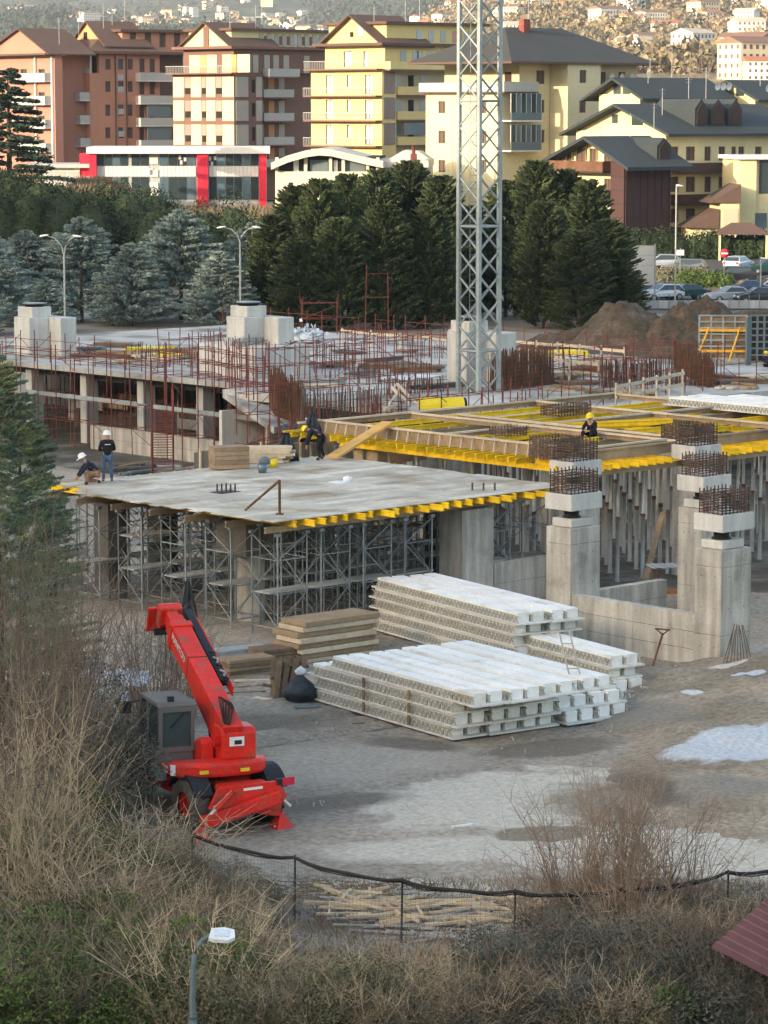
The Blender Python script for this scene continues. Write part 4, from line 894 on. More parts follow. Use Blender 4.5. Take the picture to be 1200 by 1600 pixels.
def pillar(u, v, label, top=True, h=3.7, cg=(.75,), z=0, w=1.38, d=1.05, blk=True):
    o = TS('bearing_pillar', label, 'pillar', u, v, z, 'concrete bearing pillars')
    hs_ = [-.3, h*.30, h*.86, h]
    for a_, b_ in zip(hs_, hs_[1:]): bev(part('shaft', MB().box((0,0,a_+.004),(w,d,b_-.004)), M['concrete'], o), .012)
    part('shaft_core', MB().box((.02,.02,-.3),(w-.02,d-.02,h-.02)), M['concrete_dark'], o)
    for zz in (h*.2, h*.52, h*.78):
        for f_ in (.25,.75): pc('tie_hole', 'concrete_dark', o, (w*f_,-.001,zz), (.035,.006,.035)); pc('tie_hole', 'concrete_dark', o, (-.001,d*f_,zz), (.006,.035,.035))
    for f_ in (.33,.66): pc('board_mark', 'concrete', o, (w*f_,-.002,h*.5), (.012,.008,h*.96))
    # formwork board marks left proud on the faces
    if top:
        bev(part('plinth', MB().box((.14,.1,h),(w-.22,d-.1,h+.27)), M['concrete_light'], o), .03)
        part('isolator', MB().lathe([(0,0),(.30,0),(.30,.05),(.24,.05),(.24,.22),(.30,.22),(.30,.28),(0,.28)], 20, (w/2-.1,d/2,h+.27)), M['black'], o)
        bev(part('capital_block', MB().box((-.02,-.04,h+.55),(w+.04,d+.06,h+1.07)), M['concrete_light'], o), .015)
        cage(o, .06, w-.12, .05, d-.1, h+1.07, h+1.07+cg[0])
    return o
pillar(68.4, 58.1, 'tall concrete pillar at the right edge with rods leaning on its base')
pillar(68.62, 64.5, 'concrete pillar in the middle, at the left end of the low wall')
pillar(75.15, 64.7, 'concrete pillar standing behind the right front one, half hidden')
pillar(75.1, 70.5, 'concrete pillar at the near corner of the yellow beam deck, its cage above the beams', h=3.7)
pillar(81.9, 70.9, 'concrete pillar under the gap between the rows of yellow beam ends')
pillar(81.8, 64.4, 'concrete pillar at the right edge, farther back')
for k, (u, v) in enumerate([(88.4,71.0),(81.8,77.4),(88.3,77.4),(81.7,83.9)]):
    pillar(u, v, ['concrete pillar under the far right of the yellow beams','concrete pillar inside the forest of props, nearest','concrete pillar inside the forest of props, farther right','concrete pillar inside the forest of props, farther left'][k], top=False)
o = TS('bearing_pillar', 'flat concrete pillar carrying the right side of the plywood deck', 'pillar', 70.7, 71.45, 0, 'concrete bearing pillars'); part('shaft', MB().box((0,0,-.3),(1.5,1.1,3.4)), M['concrete'], o)
o = TS('round_column', 'round concrete column under the plywood deck behind scaffolding', 'pillar', 64.3, 74.9, 0)
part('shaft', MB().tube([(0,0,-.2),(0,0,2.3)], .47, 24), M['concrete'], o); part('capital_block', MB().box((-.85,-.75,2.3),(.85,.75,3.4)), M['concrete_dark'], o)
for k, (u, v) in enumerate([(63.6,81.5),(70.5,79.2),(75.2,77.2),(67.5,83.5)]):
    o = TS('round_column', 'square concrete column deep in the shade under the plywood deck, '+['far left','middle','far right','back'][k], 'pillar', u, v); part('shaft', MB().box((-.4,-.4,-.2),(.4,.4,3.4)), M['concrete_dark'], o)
# ---- low walls made of lifts ----
def lift_wall(label, u0, v0, u1, v1, h, rows, cols, th=.3, m='concrete', z=0):
    ang = math.atan2(v1-v0, u1-u0); L = math.hypot(u1-u0, v1-v0)
    o = TS('low_wall', label, 'wall', u0, v0, z, rz=ang)
    for r in range(rows):
        for c in range(cols):
            a = pc('wall_lift', m, o, (L*(c+.5)/cols, 0, h*(r+.5)/rows), (L/cols-.012, th-random.uniform(0,.015), h/rows-.014))
    part('wall_core', MB().box((0.01,-th/2+.02,-.2),(L-.01,th/2-.02,h-.03)), M['concrete_dark'], o)
    return o
lift_wall('long low cast concrete wall between the two front pillars', 68.85, 64.5, 68.75, 59.18, 1.62, 3, 2, .34)
lift_wall('short grey concrete wall behind the long low wall', 70.4, 66.6, 75.4, 66.6, 1.15, 2, 2, .34)
lift_wall('low concrete wall under the plywood deck, left of the middle pillar', 72.25, 71.6, 75.1, 71.6, 1.5, 2, 1, .3)
lift_wall('low concrete wall standing between the props at the right', 82, 67, 90, 67, 1.0, 1, 3, .3)
# ---- steel towers carrying the plywood deck ----
def tower(a=1.25, b=1.25, h=3.42, deckp=False):
    o = TS('shoring_tower', 'galvanised shoring tower', 'scaffold', 62.7, 71.9, 0, 'galvanised shoring towers under the plywood deck')
    cs = [(0,0),(a,0),(a,b),(0,b)]
    for x, y in cs:
        l = rod('leg', 'steel', o, (x,y,.03), (x,y,h), .030)
    for i in range(4):
        (x0,y0),(x1,y1) = cs[i], cs[(i+1)%4]
        for z in (.35, 1.45, 2.55): rod('ledger', 'steel', o, (x0,y0,z), (x1,y1,z), .020, 5)
        zz = [(.35,1.45),(1.45,2.55),(2.55,3.3)]
        for k, (za, zb_) in enumerate(zz):
            p, q = ((x0,y0,za),(x1,y1,zb_)) if (k+i) % 2 == 0 else ((x1,y1,za),(x0,y0,zb_))
            rod('brace', 'steel', o, p, q, .017, 5)
    for x, y in cs: pc('base_plate', 'steel', o, (x,y,.015), (.16,.16,.03)); pc('fork_head', 'steel', o, (x,y,h-.05), (.18,.12,.1))
    return o
tw = tower(); n = 0
nm_u = ['nearest','second','third','fourth','fifth','sixth']
for i in range(7):
    for j in range(6):
        u, v = 62.5+1.86*i, 71.5+2.3*j
        if 69.3 < u < 71.5 and j == 0: continue
        lb = 'galvanised shoring tower under the plywood deck, %s in from the left edge, %s row back' % (ORD[i], ORD[j])
        o = tw if n == 0 else dup(tw, S(u, v), TH, lb); o.location = S(u, v); o['label'] = lb; n += 1
        if (i+2*j) % 3 == 0:
            for k in range(2): pc('platform_plank', 'steel_pale', o, (.62,.3+.36*k,1.50+(j%2)*1.1), (1.7,.32,.05))
for k, (i, z) in enumerate([(0,2.0),(1,1.3),(2,1.7),(3,1.2)]):
    pass
# ---- beams: yellow formwork girders ----
def hbeam(L, m_='yellow'):
    m = MB(); m.box((0,-.04,.0),(L,.04,.04)); m.box((.004,-.014,.04),(L-.004,.014,.16)); m.box((0,-.04,.16),(L,.04,.20))
    return m.mesh('formwork_beam', M[m_])
HB = {}
def beam(u, v, z, L, along='u', label='yellow formwork beam', group=None, m=None, tilt=0):
    k_ = (L, m or 'yellow')
    if k_ not in HB: HB[k_] = hbeam(*k_)
    o = link('formwork_beam', HB[k_], None, S(u, v, z), TH+(0 if along == 'u' else PI/2)+tilt)
    return tag(o, label, 'beam', group)
for k in range(24):
    u = 62.75+.555*k; e = random.uniform(-.42,.16) if k % 3 else random.uniform(-.1,.15)
    beam(u, 70.86+e, 3.665, 6.6, 'v', 'yellow timber beam end sticking out under the right edge of the plywood deck, number %d from the near corner' % (k+1) if 0 else 'yellow beam end at the right edge of the plywood deck, %s from the near corner' % nth(k), 'joists under the plywood deck')
    beam(u+.09, 77.3, 3.665, 6.6, 'v', 'yellow beam under the rear half of the plywood deck, %s from the left' % nth(k), 'rear joists under the plywood deck')
for j in range(7):
    for i in range(2): beam(61.98+6.75*i+random.uniform(-.08,.06), 71.55+1.95*j+.1*i, 3.46, 6.9 if i == 0 else 6.6, 'u', 'main beam on the towers under the plywood deck, %s row back, %s half' % (nth(j), 'left' if i == 0 else 'right'), 'main beams under the plywood deck', 'wood')
# ---- plywood deck made of sheets ----
blob_sheet('shaded_floor', [S(u,v)[:2] for u,v in ((61,70.2),(74,69.8),(75,66),(95,63),(124,90),(124,140),(86,140),(86,90),(62,84))], .009, mat('shade_dark_floor', (.10,.088,.07), .95, .3, .5, .2, 5, rgb2=(.17,.155,.13), rgb2_t=(.5,.65), r2scale=.5), seed=44)  # floor sheet coloured dark to stand in for shade under the decks
dk = TS('plywood_deck', 'large worn plywood deck on shoring towers, where the men work', 'deck', 62, 71, 3.87)
for j in range(25):
    v0 = .06+.5*j; u0 = (-.12 if j % 2 else .0)+random.uniform(-.16,.1)+(.9 if j > 20 else 0)
    while u0 < 13.3:
        L = random.choice([2.0,2.0,2.5,1.5]); L = min(L, 13.55-u0)
        if L < .3: break
        if not (abs(v0-2.75) < .3 and 0): pc('plywood_sheet', 'ply', dk, (u0+L/2, v0+.25, .0135+random.uniform(0,.006)), (L-.012, .488, .027))
        u0 += L
# column head opening with starter bars near the deck's left middle
def starters(name, label, u, v, z, n, sx, sy, h, m='rebar', cat='rebar', tilt=.03, r=.022):
    o = MB()
    for i in range(n):
        x = random.uniform(0, sx) if n > 12 else (sx*(i % 3)/2.); y = random.uniform(0, sy) if n > 12 else sy*(i//3)/max(1, (n-1)//3)
        o.beam((x,y,0),(x+random.gauss(0,tilt),y+random.gauss(0,tilt),h*random.uniform(.8,1.1)), r, r)
    return solo(name, o, M[m], label, cat, S(u, v, z), TH)
qd = PUV(345, 772, 3.9); h_ = TS('deck_opening', 'small opening in the plywood deck with short starter bars', 'opening', qd[0], qd[1], 3.903)
part('dark_opening', MB().box((0,0,0),(.9,.6,.012)), M['black'], h_)
for i in range(7): rod('starter_bar', 'rebar', h_, (.12+.1*i,.1+.35*(i%2),0), (.12+.1*i,.1+.35*(i%2),.28), .03)
qd = PUV(738, 766, 3.9)
h_ = TS('starter_bars', 'three short rusty bars standing on the right part of the plywood deck', 'rebar', qd[0], qd[1], 3.9)
for i in range(3): rod('bar', 'rebar', h_, (.27*i,-.27*i,0), (.27*i,-.27*i,.26), .035)
# rusty prop frame at the near corner
a_ = P(437, 804, 3.9); b_ = P(383, 798, 3.9)
o = T('rusty_guard_post', 'rusty steel post with a sloping stay at the near corner of the deck', 'post', a_)
rod('post', 'rust', o, (0,0,0), (0,0,1.12), .05); rod('stay', 'rust', o, (0,0,1.1), (b_[0]-a_[0], b_[1]-a_[1], .02), .045); pc('base_plate', 'rust', o, (0,0,.02), (.25,.25,.04))
# ---- yellow beam deck at right ----
def props(h=3.92):
    o = TS('steel_prop', 'x', 'prop', 78.3, 72.4, 0, 'steel props under the yellow beam deck')
    part('outer_tube', MB().tube([(0,0,.02),(0,0,2.3)], .075, 8), M['steel_pale'], o); part('inner_tube', MB().tube([(0,0,2.3),(0,0,h-.03)], .06, 8), M['steel_pale'], o)
    part('base_plate', MB().cbox((0,0,.01),(.2,.2,.02)), M['steel'], o); part('head_plate', MB().cbox((0,0,h-.02),(.22,.14,.03)), M['steel'], o); part('collar', MB().tube([(0,0,2.22),(0,0,2.36)], .085, 8), M['rust'], o)
    return o
p0 = props(); n = 0
for i in range(13):
    for j in range(11):
        u, v = 77.95+1.32*i+random.uniform(-.08,.08), 72.15+1.5*j+random.uniform(-.08,.08)
        if i > 4 and j > 8: continue
        lb = 'pale steel prop under the yellow beam deck, %s from its left edge, %s row back' % (nth(i), nth(j))
        o = p0 if n == 0 else dup(p0, S(u, v), TH+random.uniform(0,1), lb); o.location = S(u, v); o['label'] = lb; n += 1
for k in range(25):
    beam(77.2+random.uniform(-.1,.06), 75.2+.53*k, 4.165, 3.3, 'u', 'yellow beam end over the left edge of the beam deck, %s from the corner cage' % nth(k), 'beam ends along the left edge of the beam deck')
for k in range(8):
    v = 75.4+1.75*k+random.uniform(-.05,.05)
    for i in range(3):
        if i == 2 and v > 86: continue
        beam(79.0+6.3*i+random.uniform(-.3,.1), v+(.1 if i % 2 else 0), 4.165, 6.6, 'u', ['long yellow beam inside the left bays of the beam deck, %s from the front','yellow beam in the middle of the beam deck, %s from the front','yellow beam on the far side of the beam deck, %s from the front'][i] % nth(k), ['long beams in the left bays','middle beams of the beam deck','far beams of the beam deck'][i], 'wood' if (k+i) % 4 == 1 else None)
for k in range(9): beam(77.75+.46*k, 71.55+random.uniform(-.08,.05), 4.165, 3.3, 'v', 'short yellow beam end on the right front edge, %s from the corner cage' % nth(k), 'beam ends on the right front edge, left group')
for k in range(14): beam(83.7+.46*k, 71.6+random.uniform(-.08,.05), 4.165, 3.3, 'v', 'short yellow beam end on the right front edge, %s past the pillar cage' % nth(k), 'beam ends on the right front edge, right group')
for j in range(8):
    beam(78.0+(j%2)*1.4+1.35*j*0, 73.0+2.0*j*0+.0, 0, 6.6) if 0 else None
for i in range(9): 
    u = 77.7+2.5*i
    for k in range(2): beam(u, 72.0+6.6*k, 3.955, 6.6, 'v', 'yellow ledger beam on the steel props, %s from the left edge, %s half' % (nth(i), 'near' if k == 0 else 'far'), 'ledger beams on the props')
for k in range(3): beam(77.5+6.5*k, 71.9, 3.955, 6.6, 'u', '%s brown ledger beam along the right front edge on the props' % nth(k), 'front ledger beams', 'wood')
# loose beams on top
for (x, y, L, t, lb) in [(872,668,5.0,-.38,'pair of bright beams lying crosswise beside the seated man'),(850,700,3.3,.1,'short beam lying near the seated man'),(866,735,2.4,.12,'beam end sticking out past the pillar cage')]:
    q_ = PUV(x, y, 4.45); beam(q_[0], q_[1], 4.40, L, 'u', 'loose yellow '+lb, None, tilt=t)
    if L == 5.0: beam(q_[0]+.1, q_[1]+.16, 4.41, L, 'u', 'second loose yellow beam of the pair beside the seated man', None, tilt=t+.02)
# timber side forms round the bays
def side_form(label, u0, v0, u1, v1, h=.38, zig=0, m='wood_light'):
    ang = math.atan2(v1-v0, u1-u0); L = math.hypot(u1-u0, v1-v0); o = TS('timber_side_form', label, 'formwork', u0, v0, 4.367, rz=ang)
    nb = max(1, int(L/3.2))
    for i in range(nb):
        pc('form_board', 'wood', o, (L*(i+.5)/nb, 0, h/2), (L/nb-.02, .03, h)); pc('top_rail', m, o, (L*(i+.5)/nb, 0, h+.035), (L/nb-.01, .14, .07))
    if zig:
        n_ = int(L/.55)
        for i in range(n_): rod('brace_lath', m, o, (L*(i+.2)/n_, -zig*.05, h-.02), (L*(i+.75)/n_, -zig*.45, .02), .028, 4)
    return o
side_form('timber side form with slanting laths along the left edge of the beam deck', 78.1, 87.6, 78.1, 73.3, .40, 1)
side_form('timber side form with slanting laths behind the near pillar cage', 78.3, 73.4, 83.2, 73.4, .34, -1)
side_form('plain timber side form right of the near pillar cage', 77.4, 72.6, 82.8, 72.6, .34, 0, 'wood')
side_form('plain timber side form at the right edge of the picture', 83.7, 73.0, 91, 73.0, .34, 0, 'wood')
side_form('light timber strip crossing the beam deck left of the seated man', 84.3, 88.4, 84.3, 73.6, .16)
side_form('second light timber strip crossing the beam deck', 85.3, 86.5, 85.3, 73.6, .16)
side_form('light timber strip crossing the far part of the beam deck', 91.6, 88.3, 91.6, 73.2, .16)
side_form('far light timber strip beside the white floor panels', 96.4, 88, 96.4, 74, .16)
side_form('light timber strip along the back of the beam deck', 78.2, 88.2, 97, 88.2, .18)
side_form('light timber strip running away from the seated man', 78.5, 81.6, 97, 81.6, .14)
for (u, v, su, sv, h, lb) in [(77.2,73.4,1.5,1.2,.8,'on the corner pillar behind the yellow beam ends'),(84.6,73.7,1.6,1.2,.7,'right of the timber form, in the beam deck'),(88.2,71.2,1.6,1.1,.7,'at the right edge of the beam deck'),(88.4,83.8,1.9,1.0,.45,'low, far back behind the seated man'),(81.6,80.0,1.0,1.0,.35,'low, amid the yellow beams')]:
    o = TS('rebar_basket', 'dark rusty reinforcement basket '+lb, 'rebar cage', u, v, 4.42, 'reinforcement baskets in the beam deck'); cage(o, 0, su, 0, sv, 0, h, dense=.06, name='tied_bars')
# timber boxes near the deck joint
q_ = PUV(590, 700, 4.0); o = TS('timber_box', 'dark topped timber form box at the left corner of the beam deck', 'formwork', q_[0], q_[1], 3.35)
for a, b in (((0,0,0),(2.6,.05,.85)),((0,1.3,0),(2.6,1.35,.85)),((0,.05,0),(.05,1.3,.85)),((2.55,.05,0),(2.6,1.3,.85))): part('side_board', MB().box(a, b), M['wood'], o)
part('lid', MB().box((-.1,-.1,.85),(2.7,1.45,.89)), M['wood_dark'], o)
q_ = PUV(590, 716, 3.9); o = TS('timber_box', 'pale box shaped concrete haunch under the yellow ledger beam', 'formwork', q_[0]+.9, q_[1]+.3, 2.7); part('side_board', MB().box((0,0,0),(2.2,1.2,.5)), M['wood_light'], o)
# ramp board leaning
a_ = P(520, 718, 3.95); b_ = P(606, 664, 4.9)
o = T('ramp_board', 'long orange timber board sloping up from the deck', 'board', a_); part('board', MB().beam((0,0,.1), (b_[0]-a_[0], b_[1]-a_[1], b_[2]-a_[2]+.1), .5, .09), M['yellow_end' if 0 else 'wood_orange'] if 'wood_orange' in M else mat('wood_orange', (.66,.38,.11), .7, .15, 1.5), o)

# ---- wall with vertical plank formwork, slabs, cores at the back ----
def plank_wall(label, u0, v0, u1, v1, z0, z1, side=-1, m='wood_form', bw=.5):
    ang = math.atan2(v1-v0, u1-u0); L = math.hypot(u1-u0, v1-v0); o = TS('formed_wall', label, 'wall', u0, v0, z0, rz=ang); h = z1-z0
    part('concrete_core', MB().box((0,-.15,0),(L,.15,h-.05)), M['concrete_dark'], o)
    n_ = int(L/bw)
    for i in range(n_):
        pc('form_plank', m, o, (L*(i+.5)/n_, side*.17, h/2+random.uniform(-.04,.04)), (L/n_-.03, .035, h))
        if i % 2 == 0: pc('batten', 'wood_light', o, (L*i/n_, side*.23, h/2+.1), (.07,.08,h+.1))
    return o
plank_wall('wall in vertical plank formwork running behind the plywood deck', 73.6, 88.9, 88.5, 88.9, 0, 3.75)
o = TS('floor_slab', 'wide rear concrete floor slab carrying the concrete cores', 'floor slab', 92.3, 88.9, 3.5)
part('slab', MB().box((0,18,.16),(25.5,50,.4)), M['slab'], o); part('slab', MB().box((-2.2,.2,0),(25.5,17.99,.4)), M['slab'], o)
part('edge_beam', MB().box((1.2,16.5,-.3),(1.6,50,.07)), M['concrete_dark'], o)
part('edge_beam', MB().box((-2.1,.3,-.45),(25,.8,-.004)), M['concrete'], o)
for k in range(9):
    for j, u in enumerate((93.0, 99.5, 106)):
        v = 107.2+4.6*k if j == 0 else 105+6.4*k
        if v > 138: continue
        o = TS('slab_column', '%s concrete column under the rear slab, %s from the right' % (['front','middle','rear'][j], ORD[k]), 'pillar', u, v, 0, 'columns under the rear slab'); part('shaft', MB().box((0,0,-.2),(.75,.5,3.49)), M['concrete_light'], o)
lift_wall('long low concrete wall along the foot of the rear building', 91.8, 119, 91.8, 107, 1.2, 2, 8, .25, 'concrete')
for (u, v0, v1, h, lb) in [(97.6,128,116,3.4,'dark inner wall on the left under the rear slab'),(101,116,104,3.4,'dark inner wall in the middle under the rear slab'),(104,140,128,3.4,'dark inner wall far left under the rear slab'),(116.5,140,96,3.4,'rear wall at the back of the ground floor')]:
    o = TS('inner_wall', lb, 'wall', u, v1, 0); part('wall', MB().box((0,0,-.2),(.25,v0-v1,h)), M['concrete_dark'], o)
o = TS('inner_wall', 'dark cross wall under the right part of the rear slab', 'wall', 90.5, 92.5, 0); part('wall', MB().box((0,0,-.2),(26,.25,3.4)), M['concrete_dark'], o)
# ramp slab and the wall below it
pts = [P(348,612,3.75), P(392,603,3.75), P(472,655,3.0), P(428,668,3.0)]
mb = MB().add([(x,y,z) for x,y,z in pts]+[(x,y,z-.28) for x,y,z in pts], [(0,3,2,1),(4,5,6,7),(0,1,5,4),(1,2,6,5),(2,3,7,6),(3,0,4,7)])
mb.f = [tuple(f) for f in mb.f]; solo('ramp_slab', mb, M['slab'], 'sloping white topped concrete stair slab in the middle of the scaffolds', 'slab')
a_ = PUV(345, 738, 0); b_ = PUV(470, 730, 0)
lift_wall('tall pale concrete wall below the sloping slab', *a_, *b_, 2.9, 1, 2, .3, 'concrete_light')
a_ = PUV(440, 702, 1.5); b_ = PUV(560, 690, 1.5)
lift_wall('concrete wall behind the bending man', a_[0], a_[1]+1, b_[0], b_[1]+.5, 3.3, 2, 3, .3, 'concrete')
# cores
def core(label, u, v, z, h=2.65, base=0):
    o = TS('bearing_core', label, 'concrete core', u, v, z, 'concrete cores on the rear slab')
    bev(part('front_block', MB().box((0,0,0),(1.3,1.35,h)), M['concrete_light'], o), .03); bev(part('rear_wall', MB().box((1.3,-1.0,0),(2.35,2.6,h-.03)), M['concrete_light'], o), .03)
    bev(part('top_block', MB().box((.3,.12,h),(1.55,1.4,h+.52)), M['concrete_light'], o), .02)
    part('bearing_disc', MB().lathe([(0,0),(.5,0),(.5,.1),(.62,.1),(.62,.15),(0,.15)], 24, (.92,.76,h+.52)), M['black'], o); part('bearing_plate', MB().lathe([(0,.15),(.60,.15),(.60,.19),(0,.19)], 24, (.92,.76,h+.52)), M['steel_light'], o)
    if base: bev(part('base_block', MB().box((-.75,-1.3,-.02),(2.9,2.7,base)), M['concrete_light'], o), .03)
    return o
core('square concrete core with round bearing on top, at the far left', 94.6, 127.9, 3.9, 2.05)
c2 = core('stepped concrete core on a wide base behind the right street lamp', 95.3, 111.4, 3.9+1.5, 1.35); bev(part('base_block', MB().box((-.6,-1.5,-1.5),(2.9,2.9,.0)), M['concrete_light'], c2), .03)
core('concrete core behind the foot of the crane mast', 100.4, 101.2, 3.9, 2.4)
o = TS('rebar_basket', 'thin reinforcement basket on the ledge of the stepped core', 'rebar cage', 94.9, 111.3, 5.42); cage(o, -.5, 1.3, -.3, .1, 0, .42, 'steel', name='tied_bars')
# ---- crane mast ----
def mast():
    Y = 137; X = (748-600)/FPX*Y
    o = T('crane_mast', 'tall grey lattice tower crane mast rising through the building', 'crane mast', (X, Y, 0), TH)
    w = 1.30; H = 31
    cs = [(0,0),(w,0),(w,w),(0,w)]
    for x, y in cs: pc('chord', 'steel_light', o, (x,y,H/2), (.17,.17,H))
    bay = 1.13; n_ = int(H/bay)
    for i in range(4):
        (x0,y0),(x1,y1) = cs[i], cs[(i+1)%4]
        for k in range(n_):
            z = k*bay+.2
            if k*2 % 2 == 0:
                rod('brace', 'steel_light', o, (x0,y0,z), (x1,y1,z+bay), .046, 5); rod('brace', 'steel_light', o, (x1,y1,z), (x0,y0,z+bay), .046, 5)
            if k % 5 == 0: rod('ring_beam', 'steel_light', o, (x0,y0,z), (x1,y1,z), .06, 6)
    ld = part('ladder', MB().tube([(w*.35,w*.8,1),(w*.35,w*.8,H)], .02, 4).tube([(w*.65,w*.8,1),(w*.65,w*.8,H)], .02, 4), M['steel'], o)
    for k in range(int(H/.3)-4): pc('rung', 'steel', ld, (w*.5,w*.8,1.2+.3*k), (w*.3,.02,.02))
    pc('foundation', 'concrete', o, (w/2,w/2,.25), (3.4,3.4,.7)); return o
mast()
# ---- rusty red frame scaffolds ----
def frame_scaffold(label, u0, v0, u1, v1, z0, z1, step=1.45, depth=.9, lifts=(1.9,3.6), plank=None, m='rust_red', jitter=.25, diag=.6, r=.026):
    ang = math.atan2(v1-v0, u1-u0); L = math.hypot(u1-u0, v1-v0); o = TS('red_scaffold', label, 'scaffold', u0, v0, z0, rz=ang); H = z1-z0; n_ = max(1, int(L/step))
    for i in range(n_+1):
        for y in ((0, depth) if depth else (0,)):
            rod('standard', m, o, (L*i/n_+random.gauss(0,.03), y, 0), (L*i/n_+random.gauss(0,.05), y+random.gauss(0,.02), H+random.uniform(-jitter,jitter)), r)
        if depth:
            for z in lifts: rod('transom', m, o, (L*i/n_, 0, z), (L*i/n_, depth, z), .018, 5)
        if i < n_:
            for y in ((0, depth) if depth else (0,)):
                for z in lifts:
                    if random.random() < .85: rod('ledger', m, o, (L*i/n_, y, z+.0), (L*(i+1)/n_, y, z+random.uniform(-.03,.03)), .016, 5)
            if random.random() < diag:
                za = random.choice(lifts); zb_ = za-random.uniform(.7,1.0) if i % 2 else za+.8
                rod('brace', m, o, (L*i/n_, 0, max(.1,za)), (L*(i+1)/n_, 0, min(H,max(.1,zb_))), .015, 5)
    for z in (plank or ()):
        for i in range(int(L/2.0)): 
            for k in range(2): pc('platform_plank', 'steel_light', o, (2.0*i+1.0, .2+.34*k, z+random.uniform(0,.02)), (1.98,.32,.05)); k or pc('toe_board', 'steel_light', o, (2.0*i+1.0, .03, z+.10), (1.98,.03,.20))
    return o
frame_scaffold('red scaffold along the left front of the rear building with a steel walkway', 91.1, 134.5, 91.1, 113.5, 0, 5.0, lifts=(1.35,2.45,4.4,4.75), plank=(2.5,), diag=.9)
frame_scaffold('red scaffold continuing in front of the pale wall below the sloping slab', 90.9, 113.2, 90.6, 104.5, 0, 5.6, step=1.1, lifts=(1.35,2.45,4.2,4.9), plank=(2.5,), diag=1)
frame_scaffold('red scaffold standing before the stair slab', 84.0, 104.5, 77.5, 96.5, 0, 4.6, step=.95, lifts=(1.2,2.3,3.4), depth=.9, diag=1)
frame_scaffold('dense red scaffold in front of the stepped core', 90.5, 104, 93.5, 112, 3.6, 6.2, step=.9, lifts=(.6,1.2,1.8), depth=.8, diag=1)
frame_scaffold('red scaffold row across the middle slab, left of the mast', 84.5, 98.5, 95.2, 98.5, 2.8, 5.5, step=1.15, lifts=(.9,1.8,2.1), depth=.8, diag=1)
frame_scaffold('red scaffold row behind it on the slab edge', 92.8, 106.3, 103.0, 106.3, 3.9, 5.9, step=1.2, lifts=(.9,1.7), depth=.7, diag=1)
frame_scaffold('red scaffold row right of the mast above the slab edge', 90.6, 89.7, 97.5, 89.7, 2.6, 4.9, step=1.2, lifts=(.8,1.7), depth=.8, diag=1)
frame_scaffold('red scaffold row along the far edge of the rear slab, left', 117.2, 139, 117.2, 124, 3.6, 5.1, step=1.5, lifts=(.7,1.3), depth=0, diag=.5)
frame_scaffold('red scaffold row along the far edge of the rear slab, right', 117.2, 123, 117.2, 103, 3.6, 5.3, step=1.5, lifts=(.7,1.3), depth=0, diag=.6)
frame_scaffold('tall thin red scaffold frame left of the dark trees', 113, 121.8, 114, 121.0, 3.9, 8.1, step=1.2, lifts=(1.2,2.6,3.9), depth=0, jitter=.3)
frame_scaffold('red scaffold frame on the slab between the first two cores', 115.5, 129.9, 117, 128.5, 3.9, 6.1, step=1.3, lifts=(.9,1.8), depth=1.0, diag=1)
frame_scaffold('red scaffold frame standing on the slab beside the stepped core', 103, 112.0, 105, 112.0, 3.9, 5.9, step=1.0, lifts=(.8,1.7), depth=.9)
# ---- wall starter bars and rusty mesh ----
def bar_row(label, pts, z0, h, sp=.16, m='rebar', rows=2, cross=4):
    o = MB(); base = Vector((*pts[0], z0))
    for k in range(len(pts)-1):
        a = Vector((*pts[k],0)); b = Vector((*pts[k+1],0)); L = (b-a).length; n_ = int(L/sp); d = (b-a)/max(L,.01); nrm = Vector((-d.y,d.x,0))
        for i in range(n_):
            for r_ in range(rows):
                p = a+d*(i+random.random()*.4)*sp+nrm*.22*r_; q = p+Vector((random.gauss(0,.03),random.gauss(0,.03),h*random.uniform(.78,1.12)))
                o.beam(p-base+Vector((0,0,z0)), q-base+Vector((0,0,z0)), .026, .026)
        for c in range(cross): o.beam(a-base+Vector((0,0,z0+h*(c+.5)/cross)), b-base+Vector((0,0,z0+h*(c+.5)/cross)), .02, .02)
    t_ = TS('starter_bar_row', label, 'rebar', pts[0][0], pts[0][1], z0); part('bars', o, M[m], t_, kind='stuff'); return t_
q2 = lambda x, y, z: PUV(x, y, z)
bar_row('long row of rusty starter bars along the plank formed wall', [q2(470,662,3.6), q2(520,658,3.6), q2(600,650,3.6)], 3.6, 1.35, .13)
bar_row('dense curved screen of rusty wall bars below the stepped core', [q2(420,612,3.9), q2(430,640,3.6), q2(465,662,3.3)], 3.3, 1.7, .10, m='rust', rows=3)
bar_row('thin row of bars along the middle slab edge left of the mast', [q2(600,618,3.9), q2(700,612,3.9)], 3.6, 1.0, .2)
bar_row('dense rusty block of bars just right of the mast', [q2(782,612,3.9), q2(812,608,3.9), q2(868,600,3.9)], 3.9, 1.75, .08, m='rust', rows=4, cross=9)
bar_row('rusty wall bars at the right end of the rear slab', [q2(945,606,3.9), q2(1040,600,3.9), q2(1115,606,3.9)], 3.9, 1.25, .11, m='rust', rows=3, cross=3)
bar_row('rusty wall bars seen end on at the right end of the rear slab', [q2(1115,606,3.9), q2(1060,578,3.9)], 3.9, 1.4, .12, m='rust', rows=2, cross=3)
